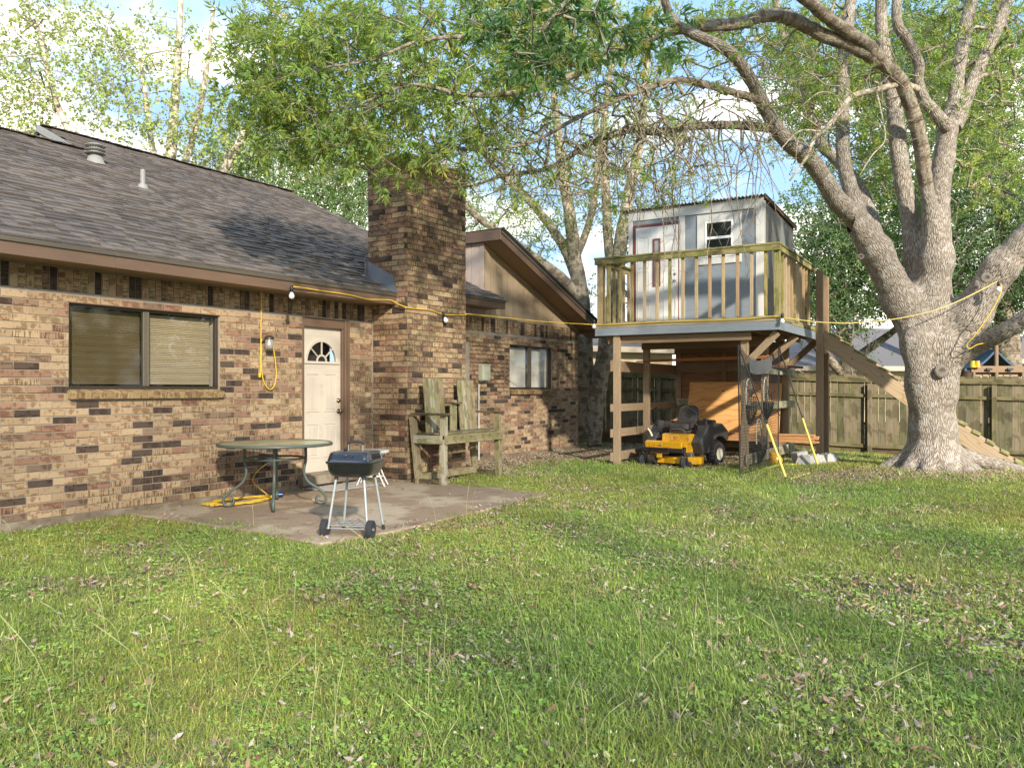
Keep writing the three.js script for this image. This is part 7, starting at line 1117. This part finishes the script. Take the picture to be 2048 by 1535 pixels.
// trees behind the camera whose crowns shade the house and the near lawn
{
  const e1 = V(0.907, 0, -0.42), e2 = V().crossVectors(SUN, e1).normalize(), C = V(7.9, 11.4, 12.3);
  tree('yard_tree', 'broad yard tree standing behind the viewpoint and shading the house', V(8.6, 0, 13.4), [stem([[8.6, -0.2, 13.4, 0.35], [8.5, 4, 13.3, 0.28], [8.3, 8, 12.9, 0.18], [8, 11, 12.4, 0.09], [7.9, 13, 12.3, 0.04]]), stem([[8.5, 5, 13.2, 0.14], [11, 9, 11, 0.08], [13, 12, 10, 0.04]]), stem([[8.4, 6, 13.1, 0.12], [5.5, 9.6, 14, 0.07], [3, 11.5, 14.6, 0.04]])],
    (f) => Array.from({ length: 1250 }, () => { let a, b; do { a = f() * 2 - 1; b = f() * 2 - 1; } while (a ** 4 + b ** 4 > 1); return C.clone().addScaledVector(e1, a * 7.3).addScaledVector(e2, 1.5 + b * 6.6).addScaledVector(SUN, 1.6 * (f() * 2 - 1)); }),
    { seed: 91, L: 0.12, W: 0.055, n: 10, len: 0.5, k: 4, js: 1.5, cols: GREEN, bark: M.barkLimb, step: 0.8, tip: 0.005 });
}
tree('boundary_tree', 'leafy tree standing outside the view along the right boundary of the yard', V(20, 0, -8.5), [stem([[20, -0.2, -8.5, 0.25], [20.1, 2, -8.5, 0.2], [19.9, 5, -8.5, 0.1], [20, 8, -8.5, 0.04]])], (f) => blob([[20, 3.6, -6, 2, 3.2, 3.5, 190], [20, 4.2, -11.5, 2, 3.6, 4, 220]], f), { seed: 97, L: 0.3, W: 0.14, n: 9, len: 0.6, k: 3, js: 1.0, cols: GREEN, bark: M.barkLimb, step: 1.2 });
// ---------- lawn: grass, weeds, fallen leaves ----------
{
  const f = rng(101);
  const patioPts = [hw(1.3, 0, 0.02), at(322, 1036, 8.75), at(480, 1056, 8.05), at(640, 1088, 7.3), at(790, 1066, 7.95), at(1060, 1000, 10.3), at(1096, 993, 10.7), at(1010, 981, 11.4), at(880, 973, 11.9), hw(CH.x0 + 0.2, 0, 0.7), hw(CH.x0, 0, 0.02)].map((p) => [p.x, p.z]);
  const inPoly = (x, z, P) => { let c = false; for (let i = 0, j = P.length - 1; i < P.length; j = i++) if ((P[i][1] > z) !== (P[j][1] > z) && x < (P[j][0] - P[i][0]) * (z - P[i][1]) / (P[j][1] - P[i][1]) + P[i][0]) c = !c; return c; };
  const cxp = patioPts.reduce((s, p) => s + p[0], 0) / patioPts.length, czp = patioPts.reduce((s, p) => s + p[1], 0) / patioPts.length;
  const inPatio = (x, z, k = 0.93) => inPoly(cxp + (x - cxp) / k, czp + (z - czp) / k, patioPts);
  const inv = house.matrixWorld.clone().invert(), hl = V();
  const inHouse = (x, z) => { hl.set(x, 0, z).applyMatrix4(inv); return hl.z < (hl.x > CH.x0 && hl.x < CH.x1 ? 0.70 : hl.x >= CH.x1 ? WV + 0.04 : 0.04) && hl.x < 13; };
  const litter = (x, z) => {                       // 0 grass .. 1 leaf litter and bare earth
    const n = fbm3(x * 0.9, 7.7, z * 0.9, 4); hl.set(x, 0, z).applyMatrix4(inv); let k = 0.24 + 1.15 * n + 0.2 * fbm3(x * 0.25, 1.1, z * 0.25, 2);
    if (hl.x > 7 && hl.z > -0.7 && hl.z < 1.6) k += 0.75 * (1 - sstep(hl.z, 0.3, 1.5));
    k += 0.8 * (1 - sstep(Math.hypot((x - 3.6) / 2.2, (z + 17) / 2.4), 0.6, 1.1));
    k += 0.35 * (1 - sstep(Math.hypot((x - 6.2) / 2.2, (z + 13.1) / 0.7), 0.5, 1.2)) + 0.5 * (1 - sstep(Math.hypot((x - 5.0) / 1.0, (z + 15.6) / 0.8), 0.5, 1.2));
    k += 0.18 * sstep(x, -1, 3) * sstep(-z, 2, 3.5) * (1 - sstep(-z, 5.5, 9)); return k;
  };
  // a tuft: blades fanned from one root
  const blade = (h, w, lean, az, x, z) => { const P = [], seg = 3; for (let i = 0; i <= seg; i++) { const t = i / seg, ww = w * (1 - t * t * 0.95) / 2, r = lean * t * t * h, y = h * t * (1 - 0.25 * lean * t); P.push([V(-ww, y, r), V(ww, y, r)]); } const g = [], q = new THREE.Matrix4().makeRotationY(az).setPosition(x, 0, z); for (let i = 0; i < seg; i++) { const [a, b] = P[i], [c, d] = P[i + 1]; g.push(a, b, d); if (i < seg - 1) g.push(a, d, c); } return g.map((v) => v.clone().applyMatrix4(q)); };
  const tuft = (n, h, w, rad, lean, cols) => { const P = [], C = []; for (let i = 0; i < n; i++) { const b = blade(h * rr(0.55, 1.2, f), w * rr(0.7, 1.3, f), rr(0.2, 1, f) * lean, f() * 6.283, rr(-rad, rad, f), rr(-rad, rad, f)), c = cols[Math.floor(f() * cols.length)], v = rr(0.55, 1.4, f); for (const p of b) { P.push(p.x, p.y, p.z); C.push(c[0] * v, c[1] * v, c[2] * v); } } const g = new THREE.BufferGeometry(); g.setAttribute('position', new THREE.Float32BufferAttribute(P, 3)); g.setAttribute('color', new THREE.Float32BufferAttribute(C, 3)); g.setAttribute('uv', new THREE.Float32BufferAttribute(new Float32Array(P.length / 3 * 2), 2)); g.computeVertexNormals(); return g; };
  const GC = [[0.25, 0.315, 0.045], [0.20, 0.28, 0.04], [0.31, 0.34, 0.065], [0.28, 0.31, 0.075], [0.50, 0.45, 0.22], [0.165, 0.25, 0.036], [0.16, 0.235, 0.075], [0.36, 0.40, 0.07]], DRY = [[0.46, 0.38, 0.22], [0.38, 0.31, 0.17], [0.52, 0.45, 0.29]];
  const T = [tuft(17, 0.044, 0.005, 0.06, 1.4, GC), tuft(20, 0.034, 0.0045, 0.07, 1.8, GC), tuft(14, 0.055, 0.004, 0.05, 1.1, GC), tuft(13, 0.036, 0.0042, 0.07, 2.0, [...GC, ...DRY, ...DRY])];
  const disc = (r, s) => { const g = new THREE.CircleGeometry(r, 6); g.scale(1, s, 1); return g; };
  const weed = (n, r, h, rad, cols) => { const L = []; for (let i = 0; i < n; i++) { const a = f() * 6.283, q = rad * Math.sqrt(f()), y = h * rr(0.3, 1.1, f), c = cols[Math.floor(f() * cols.length)], v = rr(0.8, 1.2, f), rs = r * rr(0.7, 1.3, f), g = mergeGeometries([0, 2.1, 4.2].map((t) => clean(disc(rs * 0.62, 0.85).translate(Math.cos(t) * rs * 0.6, Math.sin(t) * rs * 0.6, 0.1 * rs * Math.cos(t))))); put(g, Math.cos(a) * q, y, Math.sin(a) * q, -Math.PI / 2 + rr(-0.6, 0.6, f), rr(-0.5, 0.5, f), f() * 6); L.push(paint(clean(g), { r: c[0] * v, g: c[1] * v, b: c[2] * v })); } return mergeGeometries(L); };
  const W = [weed(26, 0.0065, 0.034, 0.1, [[0.20, 0.31, 0.035], [0.25, 0.36, 0.045], [0.32, 0.41, 0.07]]), weed(16, 0.0095, 0.042, 0.1, [[0.17, 0.29, 0.035], [0.24, 0.35, 0.045]])];
  const deadLeaf = (L, w, c) => { const g = leafGeo(L, w, 0.55); put(g, 0, 0, -L / 2, Math.PI / 2); const p = g.attributes.position; for (let i = 0; i < p.count; i++) p.setY(i, p.getY(i) + 0.35 * Math.abs(p.getX(i)) + rr(-0.003, 0.003, f)); g.computeVertexNormals(); return paint(clean(g), { r: c[0], g: c[1], b: c[2] }); };
  const D = [deadLeaf(0.05, 0.026, [0.33, 0.23, 0.14]), deadLeaf(0.042, 0.026, [0.38, 0.31, 0.24]), deadLeaf(0.052, 0.024, [0.24, 0.15, 0.085]), deadLeaf(0.034, 0.02, [0.42, 0.34, 0.25])];
  M.grass = M.foliage(0.15); M.litter = mat([1, 1, 1], { vertexColors: true, roughness: 0.9, side: THREE.DoubleSide });
  const lists = { T: T.map(() => []), W: W.map(() => []), D: D.map(() => []) };
  // density thins with distance, size grows a little
  const spots = (dens, fn) => { for (let d = 2.7; d < 21; d += 0.25) { const half = d * 0.66 + 0.6, n = dens(d) * 0.25 * half * 2; for (let i = 0; i < n; i++) { const x = rr(-half, half, f), z = -(d + f() * 0.25); if (inHouse(x, z)) continue; fn(x, z, d); } } };
  const okGrass = (x, z) => !inPatio(x, z, 0.92 + 0.16 * fbm3(x * 1.9, 0.2, z * 1.9, 3)) && Math.hypot((x - 7.1) / 0.75, (z + 13.95) / 0.7) > 1;
  spots((d) => d < 5 ? 1250 : d < 8 ? 900 : d < 12 ? 620 : 400, (x, z, d) => {
    if (!okGrass(x, z)) return; const k = litter(x, z); if (f() < sstep(k, 0.25, 0.95) * 0.92) return;
    const dry = f() < sstep(k, 0.0, 0.5) * 0.75, t = dry ? 3 : Math.floor(f() * 3), lush = fbm3(x * 0.4, 9.1, z * 0.4, 3);
    lists.T[t].push([x, z, (d < 8 ? 1 : d < 12 ? 1.2 : 1.5) * rr(0.7, 1.3, f) * (1 + 0.5 * lush), lush]);
  });
  spots((d) => d < 6 ? 130 : d < 12 ? 80 : 30, (x, z, d) => { if (!okGrass(x, z)) return; const k = fbm3(x * 0.7, 4.4, z * 0.7, 3); if (f() > 0.35 + 1.6 * k + (x < 0 ? 0.25 : 0)) return; lists.W[f() < 0.7 ? 0 : 1].push([x, z, rr(0.7, 1.4, f), 0]); });
  spots((d) => d < 8 ? 210 : d < 13 ? 190 : 160, (x, z, d) => { const k = litter(x, z); if (f() > 0.12 + sstep(k, 0.15, 0.75) * 1.2) return; if (inPatio(x, z, 0.9) && f() < 0.97) return; lists.D[Math.floor(f() * 4)].push([x, z, rr(0.6, 1.15, f), 1]); });
  // a drift of leaves along the wing, by the patio edge and round the trunk
  for (let i = 0; i < 6500; i++) { const u = rr(6.9, 13.5, f), v = WV + 0.05 + Math.pow(f(), 1.6) * 2.0, p = hw(u, 0, v); lists.D[Math.floor(f() * 4)].push([p.x, p.z, rr(0.7, 1.2, f), 1]); }
  for (let i = 0; i < 3200; i++) { const a = f() * 6.283, r = Math.sqrt(f()), x = 3.4 + Math.cos(a) * r * 2.4, z = -17.3 + Math.sin(a) * r * 2.2; if (inHouse(x, z)) continue; lists.D[Math.floor(f() * 4)].push([x, z, rr(0.7, 1.2, f), 1]); }
  for (let i = 0; i < 3000; i++) { const x = rr(4.4, 8.6, f), z = -13.2 + rr(-0.6, 0.6, f) * (1 + f()); lists.D[Math.floor(f() * 4)].push([x, z, rr(0.5, 1, f), 1]); }
  const inst = (name, geo, mt, list, place, label, cat) => { const m = new THREE.InstancedMesh(geo, mt, list.length), mx = new THREE.Matrix4(), q = new THREE.Quaternion(), e = new THREE.Euler(), c = new THREE.Color(); list.forEach((s, i) => place(s, i, m, mx, q, e, c)); m.castShadow = m.receiveShadow = true; return m; };
  const grp = (name, label, cat) => { const g = new THREE.Group(); g.name = name; scene.add(g); tag(g, label, cat); g.userData.kind = 'stuff'; return g; };
  const lawn = grp('grass', 'patchy green and straw-coloured lawn grass covering the yard', 'grass'), weeds = grp('clover', 'low round-leaved clover and weeds scattered through the lawn', 'weeds'), leaves = grp('fallen_leaves', 'dry brown and grey leaves scattered over lawn and drifted along the wing', 'leaves');
  T.forEach((g, t) => { const m = inst('', g, M.grass, lists.T[t], (s, i, m, mx, q, e, c) => { e.set(rr(-0.15, 0.15, f), f() * 6.283, rr(-0.15, 0.15, f)); q.setFromEuler(e); mx.compose(V(s[0], gh(s[0], s[1]) - 0.004, s[1]), q, V(s[2], s[2] * rr(0.7, 1.25, f), s[2])); m.setMatrixAt(i, mx); const v = rr(0.68, 1.35, f), l = s[3]; m.setColorAt(i, c.setRGB(v * (1.02 - 0.45 * l), v * (1 + 0.05 * l), v * 0.72)); }); m.name = 'grass_tuft'; m.userData.kind = 'stuff'; lawn.add(m); });
  W.forEach((g, t) => { const m = inst('', g, M.grass, lists.W[t], (s, i, m, mx, q, e, c) => { e.set(0, f() * 6.283, 0); q.setFromEuler(e); mx.compose(V(s[0], gh(s[0], s[1]), s[1]), q, V(s[2], s[2], s[2])); m.setMatrixAt(i, mx); const v = rr(0.75, 1.25, f); m.setColorAt(i, c.setRGB(v, v, v)); }); m.name = 'clover_patch'; m.userData.kind = 'stuff'; weeds.add(m); });
  D.forEach((g, t) => { const m = inst('', g, M.litter, lists.D[t], (s, i, m, mx, q, e, c) => { e.set(rr(-0.5, 0.5, f), f() * 6.283, rr(-0.5, 0.5, f)); q.setFromEuler(e); const pat = inPatio(s[0], s[1], 0.98); mx.compose(V(s[0], pat ? 0.055 : gh(s[0], s[1]) + 0.012 + f() * 0.03, s[1]), q, V(s[2], s[2], s[2])); m.setMatrixAt(i, mx); const v = rr(0.6, 1.3, f); m.setColorAt(i, c.setRGB(v, v * rr(0.92, 1.05, f), v * rr(0.85, 1.1, f))); }); m.name = 'dead_leaf'; m.userData.kind = 'stuff'; leaves.add(m); });
  // tall seed stalks and small white buds in the near lawn
  const stalks = [], buds = [];
  for (let i = 0; i < 150; i++) { const d = 3 + 9 * f() * f(), x = rr(-0.62, 0.62, f) * d, z = -d; if (inHouse(x, z) || !okGrass(x, z)) continue; const y = gh(x, z), h = rr(0.14, 0.36, f) * (f() < 0.12 ? 1.6 : 1), a = f() * 6.283, l = rr(0.05, 0.8, f) * h, pts = [V(x, y, z), V(x + Math.cos(a) * l * 0.3, y + h * 0.6, z + Math.sin(a) * l * 0.3), V(x + Math.cos(a) * l, y + h, z + Math.sin(a) * l)]; stalks.push(paint(clean(sweep(smooth(pts, 5), [0.0019, 0.0019, 0.0017, 0.0016, 0.003, 0.001], 3, false, 0, f)), { r: 0.48, g: 0.47, b: 0.17 })); }
  for (let i = 0; i < 34; i++) { const d = 2.9 + 4 * f() * f(), x = rr(-0.3, 0.64, f) * d, z = -d, y = gh(x, z) + rr(0.05, 0.09, f); if (!okGrass(x, z) || inHouse(x, z)) continue; for (let k = 0; k < 3; k++) buds.push(paint(clean(put(lathe([[0, 0], [0.0022, 0.003], [0.002, 0.009], [0, 0.012]], 5), x + rr(-0.012, 0.012, f), y, z + rr(-0.012, 0.012, f), rr(-0.4, 0.4, f), 0, rr(-0.4, 0.4, f))), { r: 0.7, g: 0.68, b: 0.5 })); }
  const st = mesh('seed_stalks', mergeGeometries(stalks), M.grass); tag(st, 'thin straw-yellow seed stalks standing up out of the near lawn', 'stalks'); stuff(st);
  const bd = mesh('white_buds', mergeGeometries(buds), M.litter); tag(bd, 'tiny white flower buds in the near right part of the lawn', 'flowers'); stuff(bd);
}
renderer.render(scene, camera);
